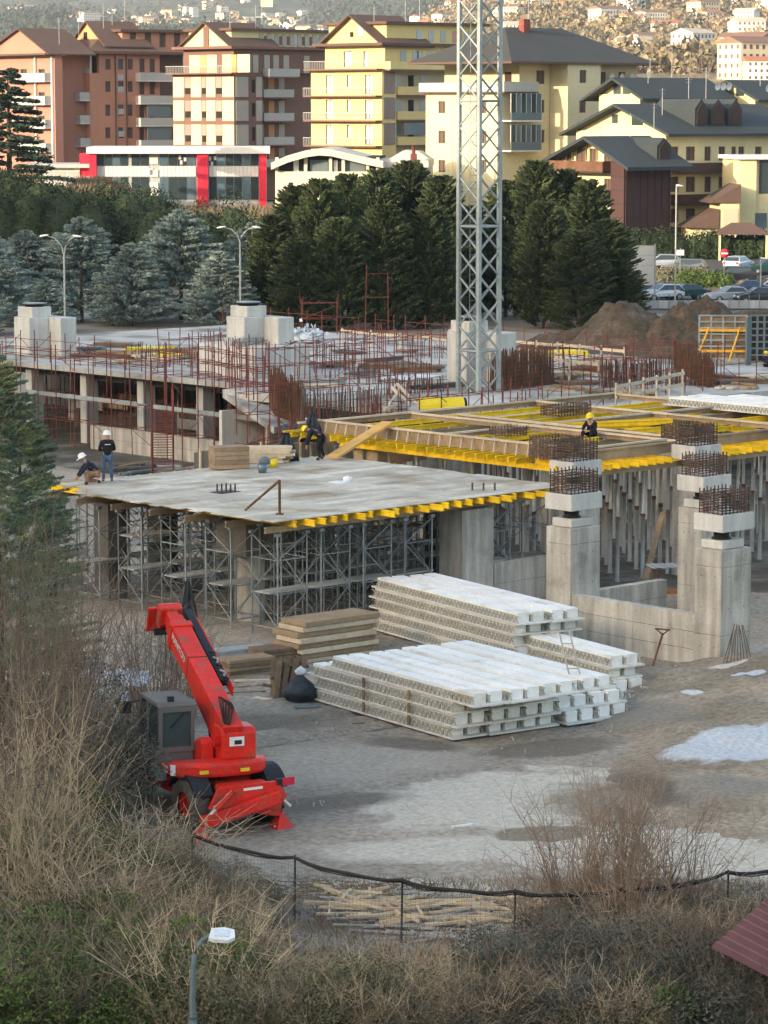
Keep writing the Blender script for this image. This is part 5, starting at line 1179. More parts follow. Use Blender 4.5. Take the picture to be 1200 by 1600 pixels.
# grey formed edge behind those bars
# ---- timber guard rails ----
def guard(label, a, b, z, h=1.0, step=2.2, m='wood_light', mid=True):
    (u0,v0),(u1,v1) = a, b; ang = math.atan2(v1-v0, u1-u0); L = math.hypot(u1-u0, v1-v0); o = TS('timber_guard_rail', label, 'railing', u0, v0, z, rz=ang); n_ = max(1, int(L/step))
    for i in range(n_+1): pc('post', m, o, (L*i/n_, 0, h/2+random.uniform(0,.08)), (.09,.06,h+.15))
    for i in range(n_):
        pc('rail', m, o, (L*(i+.5)/n_, -.06, h-.04+random.uniform(-.03,.03)), (L/n_+.15,.035,.15))
        if mid: pc('rail', m, o, (L*(i+.5)/n_, -.06, h*.5), (L/n_+.1,.035,.13))
    return o
guard('long timber guard rail along the far edge of the rear slab, left of the mast', q2(535,540,3.9), q2(720,556,3.9), 3.9, .85, mid=False)
guard('long timber guard rail along the far edge, right of the mast', q2(740,556,3.9), q2(975,578,3.9), 3.9, 1.0, 1.6)
guard('timber guard rail across the middle of the right slab', q2(845,590,3.9), q2(935,600,3.9), 3.9, 1.0, 1.6)
guard('light timber guard rail at the near edge of the right slab', q2(962,640,3.9), q2(1066,618,3.9), 3.9, 1.05, 1.3)
guard('timber guard rail with a tall post beside the yellow cover', q2(620,668,3.6), q2(770,652,3.6), 3.6, .3, 1.4, mid=False)
# ---- loose stuff on slabs ----
def pile(name, label, cat, p, n, L, w, h, m, spread=.25, rz=0, zs=None):
    o = T(name, label, cat, p, rz)
    for i in range(n):
        k = i % 4; lay = i//4
        pc('board' if 'timber' in name or 'board' in name else 'piece', m, o, (random.uniform(-.1,.1)*L*spread, (k-1.5)*w*1.08+random.uniform(-.02,.02), h*(lay+.5)), (L*random.uniform(.75,1.02), w, h*.92), rz=random.uniform(-.04,.04)*spread*3)
    return o
pile('timber_stack', 'stack of long pale timber boards at the back of the plywood deck', 'timber', P(395,722,3.92), 26, 2.9, .22, .09, 'wood_light', .5, R(4))
o = T('timber_stack', 'yellowish plank bundle at the front of the board stack', 'timber', P(362,733,3.92), R(20)); [pc('board', 'wood', o, (0,.0+.16*k,.09+.16*j), (1.3,.15,.15)) for k in range(5) for j in range(5)]
q_ = P(410,738,3.92); o = T('plastic_crate', 'dark teal bucket and bag behind the board stack', 'bucket', q_); o.scale = (.72,)*3; part('bucket', MB().lathe([(.02,0),(.2,0),(.26,.42),(.22,.42),(.18,.05)], 16), M['glass_blue'], o); part('bag', MB().lathe([(0,.35),(.28,.4),(.3,.6),(.18,.75),(0,.78)], 9, (.1,.15,0)), M['veranda'], o)
o = T('yellow_bucket', 'small yellow bucket on the plywood deck beside the board stack', 'bucket', P(427,730,3.9)); part('bucket', MB().lathe([(.02,0),(.13,0),(.17,.3),(.15,.3),(.11,.03)], 14), M['yellow_clean'], o); rod('handle', 'black', o, (-.15,0,.3), (.15,0,.38), .01)
o = T('white_canister', 'small white canister lying on the plywood deck', 'canister', P(537,752,3.9)); part('body', MB().lathe([(0,0),(.13,.01),(.14,.2),(.07,.26),(.05,.32),(0,.33)], 12).xf(Matrix.Rotation(R(70),4,'Y')), M['white_paint'], o); part('puddle', MB().lathe([(0,.004),(.45,.004),(.45,.0)], 14, (-.1,-.2,0)), M['snow'], o)
def drape(label, p, w, h, m='tarp', rz=0, lean=.15):
    mb = MB(); n_ = 8
    vs = []; 
    for j in range(6):
        t = j/5.; ww = w*(.25+.75*t)
        for i in range(n_+1): vs.append((ww*(i/n_-.5), .12*math.sin(i*2.1+j)*(.3+t)-lean*t, h*(1-t)))
    mb.add(vs, [(j*(n_+1)+i, j*(n_+1)+i+1, (j+1)*(n_+1)+i+1, (j+1)*(n_+1)+i) for j in range(5) for i in range(n_)], True)
    o = solo('hanging_cloth', mb, M[m], label, 'cloth', p, rz); s_ = o.modifiers.new('thickness', 'SOLIDIFY'); s_.thickness = .02; return o
drape('black cloth hanging from a scaffold bar behind the board stack', P(447,720,3.9), 1.0, 1.05)
drape('dark cloth hanging behind the bending man', P(488,690,4.0), 1.0, 1.1)
drape('black cloth hanging under the plywood deck above the crane boom', P(293,965,.4), .7, 1.2)
# rear slab clutter
for (x, y, n_, L, m, rz, lb) in [(232,550,8,2.6,'yellow_clean',.2,'bright yellow beams stacked on the rear slab left of the stepped core'),(262,556,4,2.0,'yellow',-.6,'short yellow beams lying across the slab'),(120,548,6,3.0,'steel',.1,'grey steel sheets lying flat on the slab'),(180,542,6,2.6,'wood_dark',-.2,'dark boards on the slab behind the first core'),(318,556,8,2.4,'wood',.1,'brown boards beside the stepped core'),(605,575,8,3.0,'wood_dark',.3,'dark timber pile on the slab left of the mast'),(650,580,8,2.6,'wood_dark',.1,'second dark timber pile nearer the mast'),(880,555,8,2.4,'yellow_clean',.2,'yellow beams on the right slab below the earth mound'),(925,552,5,1.6,'glass_blue',.0,'blue-grey steel box forms on the right slab'),(990,618,8,1.8,'wood',.1,'brown crate of boards behind the near guard rail'),(905,600,4,2.6,'wood_dark',.2,'thin dark planks lying on the right slab'),(500,600,6,2.2,'steel_light',.4,'steel planks beside the curved bar screen'),(870,620,5,2.4,'steel_light',.1,'pale steel planks near the right slab edge')]:
    pile('timber_pile' if 'wood' in m or 'yellow' in m else 'steel_pile', lb, 'pile', P(x, y, 3.9), n_, L, .3, .13, m, .8, rz)
for k, (x, y, w, l, m) in enumerate([(170,565,2.5,4,'ply'),(270,565,2.4,3,'ply'),(640,590,3,3,'snow'),(930,590,3,2.4,'snow'),(560,570,3,2.4,'ply'),(330,545,2.5,3,'wood'),(990,585,2.5,2.5,'snow')]):
    o = TS('board_sheet', ['pale sheet on the rear slab beside the first core','pale sheet on the slab edge before the yellow beams','white frosted patch left of the mast','white frosted sheet on the right slab','pale sheet left of the timber piles','brown sheet behind the stepped core','white sheet near the rusty wall bars'][k], 'sheet', *PUV(x, y, 3.9), 3.9+.003, rz=.1*k)
    for i in range(2): pc('sheet', m, o, (l*(i-.5)*.5, 0, .02), (l*.5-.03, w*.6, .03))
bl = T('blue_cloth', 'pale blue cloth bundled on the slab beside the stepped core', 'cloth', P(478,535,3.95)); part('cloth', leaf_cloud('cloth', [(0,0,.2,.7,.4,.25)], 400, .3, M['tarp_white'], 1.2), None, bl); part('bundle', MB().lathe([(0,0),(.7,.02),(.75,.25),(.4,.5),(0,.55)], 9), M['tarp_white'], bl)
# bright yellow curved cover
q_ = P(655, 640, 4.0); o = T('yellow_cover', 'bright yellow curved sheet metal cover with a dark open end', 'cover', q_, R(8))
arc = [(.55*math.cos(PI*k/10)*1.0, .10+.42*math.sin(PI*k/10)) for k in range(11)]
part('shell', MB().prism([(a*.98,b) for a,b in arc], 0, 1.9, 'x').xf(Matrix.Identity(4)), M['yellow_clean'], o); part('open_end', MB().prism([(a*.93,b*.95) for a,b in arc], 1.9, 2.02, 'x'), M['black'], o); part('rim', MB().box((0,-.6,.06),(1.95,.6,.10)), M['yellow_clean'], o)
# slanting struts beside it
for k, (xa, ya, xb, yb) in enumerate([(612,605,640,632),(620,600,652,632),(600,640,622,632),(608,632,628,606)]):
    a_ = P(xa, ya, 4.6); b_ = P(xb, yb, 3.9) ; o = solo('timber_strut', MB().beam(Vector(a_)-Vector(b_), (0,0,0), .09, .12), M['wood_light'], ['left upper slanting timber strut beside the yellow cover','right upper slanting timber strut beside the yellow cover','lowest slanting timber strut beside the yellow cover','crossing timber strut beside the yellow cover'][k], 'timber', b_)

# more clutter on the rear slabs and the ground before them
rc = random.Random(99)
WD = ['dark timber offcuts','brown boards','pale planks','steel pipes','grey panels','rusty bars']; MT = ['wood_dark','wood','wood_light','steel','concrete_dark','rust']
zones = [(150,330,545,575,3.9,'on the rear slab left of the stepped core'),(460,690,548,610,3.9,'on the rear slab left of the mast'),(800,960,556,605,3.9,'on the rear slab right of the mast'),(120,330,545,560,3.9,'on the far part of the left slab'),(180,340,726,742,0,'on the ground behind the plywood deck'),(820,940,610,640,3.9,'on the near edge of the right slab'),(1120,1200,588,612,3.9,'on the right slab below the form panels')]
for zi, (xa, xb, ya, yb, z, wh_) in enumerate(zones):
    for k in range(9 if zi != 4 else 12):
        j = rc.randrange(6); x, y = xa+(xb-xa)*(k+rc.random()*.8)/(9 if zi != 4 else 12), rc.uniform(ya,yb); p = P(x, y, z+.02)
        o = T('timber_pile' if j < 3 else 'steel_pile', '%s %s, %s' % (WD[j], wh_, ORD[k] if k < 10 else 'one more'), 'pile', p, rc.choice([TH,TH+PI/2,TH+.2,TH-.5]), 'loose material '+wh_)
        o['label'] = '%s %s, heap %s from the left' % (WD[j], wh_, nth(k))
        L = rc.uniform(1.2,3.2); n_ = rc.randrange(3,9)
        for i in range(n_): pc('board' if j < 3 else 'piece', MT[j], o, (rc.uniform(-.2,.2), (i%4-1.5)*.24+rc.uniform(-.04,.04), .05+.10*(i//4)), (L*rc.uniform(.7,1), .2 if j != 3 else .07, .09), rz=rc.uniform(-.08,.08))
for k, (xa, ya, xb, yb, rows, h, lb) in enumerate([(560,600,690,600,2,1.1,'bars standing on the slab left of the mast'),(640,560,700,560,2,.9,'bars far on the slab by the mast'),(470,575,560,580,2,1.2,'bars right of the stepped core'),(820,575,940,578,1,1.0,'thin bars on the far right slab'),(960,612,1060,604,1,.9,'bars before the rusty wall at right'),(205,560,330,575,1,.9,'bars along the left slab')]):
    bar_row('rusty '+lb, [q2(xa,ya,3.9), q2(xb,yb,3.9)], 3.9, h, .33, 'rebar', rows, 1)
frame_scaffold('low red scaffold frames among the timber left of the mast', 97, 110, 108, 108, 3.9, 5.8, step=1.6, lifts=(.9,1.6), depth=.8, diag=1)
frame_scaffold('red scaffold frames on the far slab right of the mast', 104, 100, 113, 96, 3.9, 5.6, step=1.5, lifts=(.9,1.5), depth=.8, diag=.8)
frame_scaffold('red scaffold hidden in the ground floor, left', 96, 130, 96, 112, 0, 3.3, step=1.6, lifts=(1.0,2.0,2.9), depth=.9, diag=1)
frame_scaffold('red scaffold in the pit behind the plank wall', 84, 91.5, 95, 97, 1, 4.4, step=1.2, lifts=(.9,1.9,2.9), depth=.9, diag=1)
o = T('pipe_bundle', 'bundle of grey steel pipes lying behind the plywood deck near the standing man', 'pipes', P(250,738,.05))
for k in range(9): rod('pipe', 'steel', o, (-1.2+.3*k,-.3+.12*k,.05+.03*(k%3)), (2.2+.2*k,.6+.15*k,.09), .05)

for k, (u0,v0,u1,v1,z0,z1,lb) in enumerate([(93.2,128,93.2,113,3.9,5.3,'in front of the far left core'),(96,118,104,118,3.9,5.6,'between the two left cores'),(93.6,110,99,107,3.9,5.8,'right of the stepped core'),(86,92,96,92,2.8,5.0,'behind the timber guard rail by the yellow cover'),(98,91,112,91,3.9,5.3,'across the right slab'),(104,104,104,94,3.9,5.5,'right of the mast among the sheets'),(110,120,110,106,3.9,5.2,'far on the slab left of the mast'),(79,91,86,95,.5,4.2,'in the pit left of the plank wall')]):
    frame_scaffold('red scaffold row '+lb, u0,v0,u1,v1,z0,z1, step=1.25, lifts=((z1-z0)*.4,(z1-z0)*.8), depth=.8 if k % 2 else 0, diag=.9)
GP = T('ground_floor_props', 'props and form boards standing in the dark ground floor under the rear slab', 'props', (0,0,0), TH)
for k in range(46):
    u, v = random.uniform(94,112), random.uniform(103,134); h = 3.25
    rod('prop_tube', 'steel_pale', GP, (u,v,0), (u,v,h), .045)
for k in range(12): pc('panel', ['wood','wood_form','steel_pale'][k % 3], GP, (94.5+random.uniform(0,5), 108+1.6*k, random.uniform(.4,2.4)), (.06,2.2,.5))
# ================= yard: panel stacks, timber, machine =================
def panel_meshes(L, W=1.16):
    key = ('pm', L)
    if key in TUBES: return TUBES[key]
    sl = MB().box((0,0,0),(L,W,.05)).mesh('slab', M['eps_slab'])
    fo = MB().box((.22,0,.05),(L-.22,.40,.335)).mesh('foam_block', M['eps'])
    tr = MB(); n = int((L-.3)/.2)
    tr.beam((.1,0,.26),(L-.1,0,.26),.022,.022)
    for i in range(n):
        x = .15+.2*i
        for s_ in (-.03,.03): tr.beam((x,s_,.05),(x+.1,0,.26),.018,.018); tr.beam((x+.1,0,.26),(x+.2,s_,.05),.018,.018)
    TUBES[key] = (sl, fo, tr.mesh('lattice_truss', M['wire_mat']))
    return TUBES[key]
def floor_panel(label, group, loc, rz, L):
    sl, fo, tr = panel_meshes(L); o = T('foam_floor_unit', label, 'floor panel', loc, rz, group)
    link('slab', sl, o); link('foam_block', fo, o, (0,.11,0)); link('foam_block', fo, o, (0,.65,0))
    for y in (.055, .58, 1.105): link('lattice_truss', tr, o, (0,y,0))
    return o
def stack(name, O, head, L, wide, layers, where, shifts=None, z0=.1):
    """O: right rear corner on the ground; length runs at 'head' degrees, width towards head+90"""
    a = R(head); ex = Vector((math.cos(a), math.sin(a), 0)); ey = Vector((-math.sin(a), math.cos(a), 0)); rows_ = ['rear','middle','front'] if wide == 3 else (['rear','front'] if wide == 2 else ['only'])
    for k in range(layers):
        for w in range(wide):
            sh = (shifts[k] if shifts else 0)+random.uniform(-.10,.10)
            p = Vector((O[0],O[1],0))+ex*sh+ey*(1.19*w+random.uniform(-.01,.01)); p.z = z0+.345*k
            lay = 'top' if k == layers-1 else ('bottom' if k == 0 else nth(layers-1-k))
            floor_panel('white foam floor unit, %s layer, %s row of the %s' % (lay, rows_[w], where), 'foam floor units in the '+where, p, a+random.uniform(-.006,.006), L)
    o = T('bearer', 'timber bearers under the '+where, 'timber', (O[0],O[1],0), a)
    for x in (.8, L/2, L-.8): pc('bearer_beam', 'wood_dark', o, (x, .6*wide, z0/2-.002), (.1, 1.19*wide, z0-.006))
O1 = P(880,1141)[:2]; stack('a', O1, 124.5, 7.2, 3, 4, 'front stack', [.25,.1,.15,-.75])
_a = R(124.5)
for k, (x_, h_) in enumerate([(2.2,1.42),(4.4,1.05)]):
    y_ = 3.6 if k else 3.6
    for q_ in range(3):
        z_ = .19+.345*q_
        solo('spacer_board', MB().box((-.05,-.02,0),(.05,.02,.27)), M['wood_dark'], 'brown spacer upright on the long side of the front stack, %s up, %s group' % (nth(q_), 'near' if k == 0 else 'far'), 'timber', (O1[0]+math.cos(_a)*x_-math.sin(_a)*y_, O1[1]+math.sin(_a)*x_+math.cos(_a)*y_, z_), _a)
e36 = (math.cos(R(34.5)), math.sin(R(34.5)))
stack('b', (O1[0]+2.5*e36[0], O1[1]+2.5*e36[1]), 124.5, 7.2, 2, 3, 'middle low stack', [0,.3,.7])
q_ = P(842,1062); stack('c', (q_[0]+2.2*math.cos(R(31))+.1+1.05*math.cos(R(121)), q_[1]+2.2*math.sin(R(31))+1.05*math.sin(R(121))), 121, 8.6, 2, 5, 'tall rear stack', [.1,0,.15,.1,.0])
q_ = P(1012,1083); stack('d', q_[:2], 121, 5.2, 1, 3, 'right stack by the low wall', [0,.2,.1])
q_ = P(200,1160); stack('e', q_[:2], 138, 5.0, 2, 5, 'left stack in the thicket', [0,.1,0,.2,.3])
q_ = P(1036,636,4.5); stack('g', (q_[0]+3.6*math.cos(R(32)), q_[1]+3.6*math.sin(R(32))), 122-180+0, 5.0, 1, 1, 'far stack on the beam deck', None, 4.45) if 0 else None
for k in range(3):
    a = R(-48); p = Vector(P(1036,632,4.45)); p += Vector((math.cos(a+PI/2), math.sin(a+PI/2),0))*1.19*k + Vector((math.cos(a), math.sin(a),0))*(.0 if k < 2 else 1.2); p.z = 4.44
    floor_panel('white foam floor panel lying on the beam deck at the right edge, %s' % ['nearest','middle','farthest'][k], 'foam floor panels on the beam deck', p, a, 7.2)
# white wrapped sheets over the left stack
for k, (x, y, z, r) in enumerate([(185,1052,1.9,.8),(165,1080,1.9,.6),(60,1040,1.5,.7),(125,1030,1.8,.6)]):
    p = P(x, y, z); o = T('plastic_sheet', ['crumpled white plastic on top of the left panel stack','white plastic hanging over the near end of the left stack','small white sheet deep in the thicket at left','white sheet behind the twigs above the left stack'][k], 'plastic sheet', (p[0],p[1],p[2]))
    vs = []; n_ = 9
    for j in range(n_):
        for i in range(n_): vs.append(((i/(n_-1)-.5)*r*2, (j/(n_-1)-.5)*r*1.6, .12*math.sin(i*1.9+j*2.3+k)+.1*math.cos(i*3.1-j*1.3)-.3*((i/(n_-1)-.5)**2+(j/(n_-1)-.5)**2)*2))
    part('sheet', MB().add(vs, [(j*n_+i,j*n_+i+1,(j+1)*n_+i+1,(j+1)*n_+i) for j in range(n_-1) for i in range(n_-1)], False), M['tarp_white'], o)
# timber panel stacks
def board_stack(label, p, rz, n, L, w, h, m, cat='timber', jit=.06, alt=None):
    o = T('panel_stack', label, cat, p, rz)
    for i in range(n): pc('shutter_panel', m if (not alt or i % 2) else alt, o, (L/2+random.uniform(-jit,jit), w/2+random.uniform(-jit,jit), h*(i+.5)), (L*random.uniform(.96,1.02), w, h*.86), rz=random.uniform(-.02,.02))
    return o
board_stack('brown stack of plywood shutter panels behind the front panel stack', (P(462,1040)[0]+.2, P(462,1040)[1], 0), R(40), 8, 3.0, 1.25, .165, 'wood', jit=.12, alt='wood_light')
board_stack('low stack of dark brown panels right of the crane boom', P(358,1062), R(33), 5, 1.55, .8, .11, 'wood_dark', alt='wood')
board_stack('second low stack of dark panels beside it, partly behind the leaning pallets', P(412,1045), R(33), 5, 1.2, .9, .11, 'wood_dark')
board_stack('grey steel planks stacked behind the dark panels', P(330,1040), R(30), 5, 2.1, .7, .08, 'steel_light')
o = T('leaning_pallets', 'rotten brown pallets leaning together left of the black bag', 'pallet', P(420,1092), R(20))
for k in range(4):
    for j in range(5): pc('slat', 'wood_dark', o, (.12+.24*k+.12, .1*j-.1+.05*k, .55), (.16,.05,1.15), rot=(R(-12),R(10+4*k),R(4*j)))
    pc('rail', 'wood_dark', o, (.3+.2*k,.15,.3+.2*k), (.9,.07,.09), rot=(0,R(12),R(8*k)))
def bag(label, p, s_, m, seed):
    r = random.Random(seed); mb = MB(); nr, ns = 9, 14; vs = []
    for i in range(nr):
        t = i/(nr-1); rad = s_*(.55+.5*math.sin(PI*min(t*1.15,1))**.8)*(1-t**4*.85)
        for j in range(ns):
            w = 1+.10*math.sin(j*2.4+i)+r.uniform(-.09,.09); vs.append((rad*w*math.cos(2*PI*j/ns), rad*w*.8*math.sin(2*PI*j/ns), t*s_*1.75))
    mb.add(vs, [(i*ns+j,i*ns+(j+1)%ns,(i+1)*ns+(j+1)%ns,(i+1)*ns+j) for i in range(nr-1) for j in range(ns)], True)
    mb.add(vs[-ns:], [tuple(range(ns))]); return solo('rubbish_bag', mb, M[m], label, 'bag', p)
bag('black rubbish bag between the leaning pallets and the front panel stack', P(470,1098), .48, 'tarp', 3); 
bag('small white bag on top of the black rubbish bag', (P(470,1098)[0], P(470,1098)[1]+.05, .78), .16, 'tarp_white', 5)
for k, (x, y, L, w, rz, m) in enumerate([(410,1094,.55,.22,-.6,'wood_light'),(345,1078,2.6,.16,.35,'wood_dark'),(375,1085,1.5,.12,.25,'wood_dark'),(395,1066,1.1,.14,.1,'wood_light'),(560,1134,.35,.08,.4,'wood_dark'),(705,1158,.7,.1,.1,'wood'),(722,1294,.55,.07,.5,'white_paint'),(480,1108,.7,.3,.2,'veranda')]):
    solo('loose_board', MB().box((-L/2,-w/2,0),(L/2,w/2,.045)), M[m], ['short pale board on the ground before the pallets','long dark beam on the ground right of the crane','second dark beam lying by the first','thin pale board between the dark beams and pallets','small dark scrap before the front panel stack','brown scrap by the corner of the front stack','thin white strip on the pale ground in front','flat teal scrap under the black bag'][k], 'board', (*P(x,y)[:2],.022+.003*k), rz)
# leaning things on the pillars
o = T('leaning_plate', 'blue-grey steel plate leaning on the middle pillar', 'plate', P(858,975), 0); part('plate', MB().cbox((.1,.1,.5),(.5,.04,.95), Matrix.Rotation(R(14),3,'Y') @ Matrix.Rotation(R(-12),3,'X')), M['veranda'], o)
p_ = P(1030,1050); o = T('rusty_prop', 'rusty prop with a forked head leaning on the long low wall', 'prop', p_, 0)
rod('tube', 'rust', o, (-.25,0,0), (.12,.25,1.15), .035); rod('fork', 'rust', o, (-.12,.25,1.28), (.34,.25,1.24), .025); rod('fork', 'rust', o, (.12,.25,1.1), (.3,.25,1.25), .02); rod('fork', 'rust', o, (.1,.25,1.1), (-.08,.25,1.27), .02)
p_ = P(1150,1066); o = T('leaning_rods', 'bundle of rusty rods leaning on the right pillar', 'rods', (p_[0],p_[1]-.3,.3), 0)
for k in range(9): rod('steel_rod', 'rebar', o, (-.55+.13*k,-.25,0), (-.10+.035*k,.35,1.35+random.uniform(-.1,.1)), .013, 5)
p_ = P(905,1118); o = T('ladder', 'thin leaning ladder at the end of the middle panel stack', 'ladder', p_, 0)
a_, b_ = Vector((-.02,0,0)), Vector((-.55,.5,2.3))
for s_ in (0, .32): rod('rail', 'wire_mat', o, a_+Vector((s_,0,0)), b_+Vector((s_*.9,0,0)), .024)
for k in range(6): t = (k+.8)/6.8; rod('rung', 'wire_mat', o, a_.lerp(b_,t), a_.lerp(b_,t)+Vector((.3,0,0)), .018)
p_ = P(935,1108); o = T('plastic_sheet', 'pale blue plastic bundle at the foot of the ladder', 'plastic sheet', p_); part('sheet', leaf_cloud('sheet', [(0,0,.15,.45,.3,.2)], 300, .22, M['tarp_white'], 1.1), None, o); part('core', MB().lathe([(0,0),(.42,.03),(.4,.22),(.2,.36),(0,.4)], 9), M['tarp_white'], o)
p_ = P(1048,950); o = T('trestle', 'corrugated sheet resting on a trestle behind the long low wall', 'trestle', p_, R(10))
for k in range(9): pc('sheet_rib', 'steel_light', o, (-.7+.16*k,0,1.45+.02*(k%2)), (.155,1.0,.02), rz=0)
for x, y in ((-.6,-.4),(.6,-.4),(-.6,.4),(.6,.4)): rod('leg', 'rust', o, (x*.7,y,0), (x,y,1.43), .03)
pc('crossbar', 'yellow_end', o, (0,-.42,.62), (1.5,.06,.14))
p_ = P(1015,905); o = T('leaning_board', 'brown board leaning between the props behind the low walls', 'board', p_); part('board', MB().beam((-.15,0,0),(.55,1.0,2.3), .22, .05), M['wood'], o)
# ---- rotating telescopic handler ----
C_ = (-4.40, 70.95); th = T('telehandler', 'red rotating telescopic handler with grey cab, boom raised, stabilisers down', 'telehandler', (*C_, 0), R(120))
def tp(name, mb, m, parent=None, label=None, bv=0):
    o = part(name, mb, M[m], parent or th, label)
    if bv: bev(o, bv, 2)
    return o
tp('chassis', MB().box((-2.0,-.45,.62),(2.0,.45,1.15)).box((-1.1,-1.05,.75),(1.0,1.05,1.1)).box((-.75,-.8,1.1),(.75,.8,1.22)), 'red', bv=.03)
def wheel(x, y, muddy):
    tb = MB().lathe([(.33,-.2),(.58,-.21),(.62,-.17),(.635,0),(.62,.17),(.58,.21),(.33,.2)], 32)
    for k in range(20):
        a = 2*PI*k/20; s_ = 1 if k % 2 else -1
        tb.cbox((.64*math.cos(a), .64*math.sin(a), .09*s_), (.07,.07,.22), Matrix.Rotation(a,3,'Z') @ Matrix.Rotation(.5*s_,3,'X'))
    tb.xf(Matrix.Rotation(PI/2,4,'X'))
    w = part('wheel', tb, M['tyre_mud' if muddy else 'rubber'], th, None, (x,y,.63))
    part('rim', MB().lathe([(0,-.06),(.12,-.08),(.14,-.02),(.28,-.03),(.34,-.14),(.34,.14),(.28,.03),(.14,.02),(.12,.08),(0,.06)], 20).xf(Matrix.Rotation(PI/2,4,'X')), M['red'], w)
for x in (-1.42,1.42):
    tp('axle', MB().tube([(x,-.8,.63),(x,.8,.63)], .13, 10), 'red')
    for y in (-.98,.98): wheel(x, y, y > 0)
for x in (-1.42,1.42):
    for y in (-.98,.98): tp('mudguard', MB().prism([(x+.80*math.cos(a), .63+.80*math.sin(a)) for a in [R(d) for d in range(25,156,13)]]+[(x+.74*math.cos(a), .63+.74*math.sin(a)) for a in [R(d) for d in range(155,24,-13)]], y-.24, y+.24, 'y'), 'black')
for sx in (-1, 1):
    tp('stabiliser_housing', MB().box((sx*2.45 if sx < 0 else 1.95,-.62,.55),(-1.95 if sx < 0 else 2.45,.62,1.18)), 'red', bv=.04)
    tp('stabiliser_plate', MB().prism([(-.95,.95),(-.75,1.22),(.75,1.22),(1.0,.85),(.85,.62),(-.8,.55)], sx*2.52, sx*2.46, 'x') if sx > 0 else MB().prism([(-1.0,.85),(-.75,1.22),(.8,1.22),(1.05,.75),(.85,.62),(-.8,.55)], -2.53, -2.46, 'x'), 'red', bv=.01)
    for k, s_ in enumerate((-1, 1)):
        xx = sx*(2.62+.0*k) if k else sx*2.30
        b = tp('stabiliser_beam', MB().beam((xx,-s_*.75,.86),(xx,(1.30 if s_ > 0 else -.92),.46), .16, .30), 'red', bv=.02)
        tp('stabiliser_cylinder', MB().tube([(xx+.02*sx,s_*.45,1.12),(xx+.02*sx,s_*.95,.75)], .065, 10), 'red'); tp('piston_rod', MB().tube([(xx+.02*sx,s_*.92,.77),(xx+.02*sx,s_*1.2,.52)], .035, 8), 'white_paint')
        fy = 1.34 if s_ > 0 else -.96
        tp('stabiliser_foot', MB().add([(xx-.24,fy-.24,0),(xx+.24,fy-.24,0),(xx+.24,fy+.24,0),(xx-.24,fy+.24,0),(xx-.24,fy-.24,.04),(xx+.24,fy-.24,.04),(xx+.24,fy+.24,.04),(xx-.24,fy+.24,.04),(xx-.06,fy-.06,.36),(xx+.06,fy-.06,.36),(xx+.06,fy+.06,.36),(xx-.06,fy+.06,.36)],
          [(0,3,2,1),(0,1,5,4),(1,2,6,5),(2,3,7,6),(3,0,4,7),(4,5,9,8),(5,6,10,9),(6,7,11,10),(7,4,8,11),(8,9,10,11)]), 'red')
tp('rear_lamp_bar', MB().box((-2.56,-1.12,1.12),(-2.46,-.72,1.26)), 'black'); tp('rear_lamp', MB().box((-2.60,-1.16,1.10),(-2.56,-.86,1.28)), 'red_column')
tp('sticker', MB().lathe([(0,0),(.07,0),(.07,.006),(0,.006)], 16).xf(Matrix.Translation((-2.535,.55,1.0)) @ Matrix.Rotation(-PI/2,4,'Y')), 'white_paint'); tp('sticker', MB().box((-2.537,-.35,1.08),(-2.531,.15,1.14)), 'white_paint')
# upper structure, turned a little to the right of the chassis
UR = Matrix.Rotation(R(-10),4,'Z')
def up_(name, mb, m, parent=None, label=None, bv=0): mb.xf(UR); return tp(name, mb, m, parent, label, bv)
up_('turntable', MB().lathe([(0,1.16),(.62,1.16),(.62,1.32),(0,1.32)], 28), 'black')
up_('turret_deck', MB().prism([(-1.35,-1.1),(1.2,-1.1),(1.2,1.15),(-1.35,1.15)], 1.32, 1.48, 'z'), 'red', bv=.03)
cw = [(-1.30,-1.18),(-1.52,-1.16),(-1.78,-.98),(-1.92,-.6),(-1.97,0),(-1.92,.6),(-1.78,.98),(-1.52,1.16),(-1.30,1.18)]
up_('counterweight', MB().prism(cw, 1.30, 1.66, 'z'), 'red', bv=.09)
up_('engine_cover', MB().prism([(-.7,-1.14),(.9,-1.14),(.9,-.5),(-.7,-.5)], 1.5, 2.0, 'z'), 'red', bv=.05)
up_('rear_housing', MB().prism([(-1.72,1.67),(-1.72,2.30),(-1.58,2.40),(-.95,2.40),(-.75,1.95),(-.55,1.48),(-1.4,1.48)], -.86, -.02, 'y'), 'red', bv=.04)
up_('rear_emblem', MB().box((-1.735,-.56,1.98),(-1.725,-.20,2.20)), 'white_paint'); up_('rear_emblem', MB().box((-1.741,-.50,2.02),(-1.736,-.32,2.12)), 'black')
up_('side_housing', MB().prism([(-1.25,1.48),(-1.25,2.0),(-1.0,2.1),(-.3,1.75),(.6,1.6),(.6,1.48)], .04, .34, 'y'), 'red', bv=.03)
up_('side_sticker', MB().box((-1.62,1.145,1.38),(-1.58,1.155,1.58)), 'white_paint')
up_('white_sticker', MB().box((-1.30,1.181,1.36),(-.85,1.19,1.50)), 'white_paint')
up_('white_sticker', MB().box((-1.62,1.0,1.36),(-1.5,1.19,1.60)), 'white_paint')
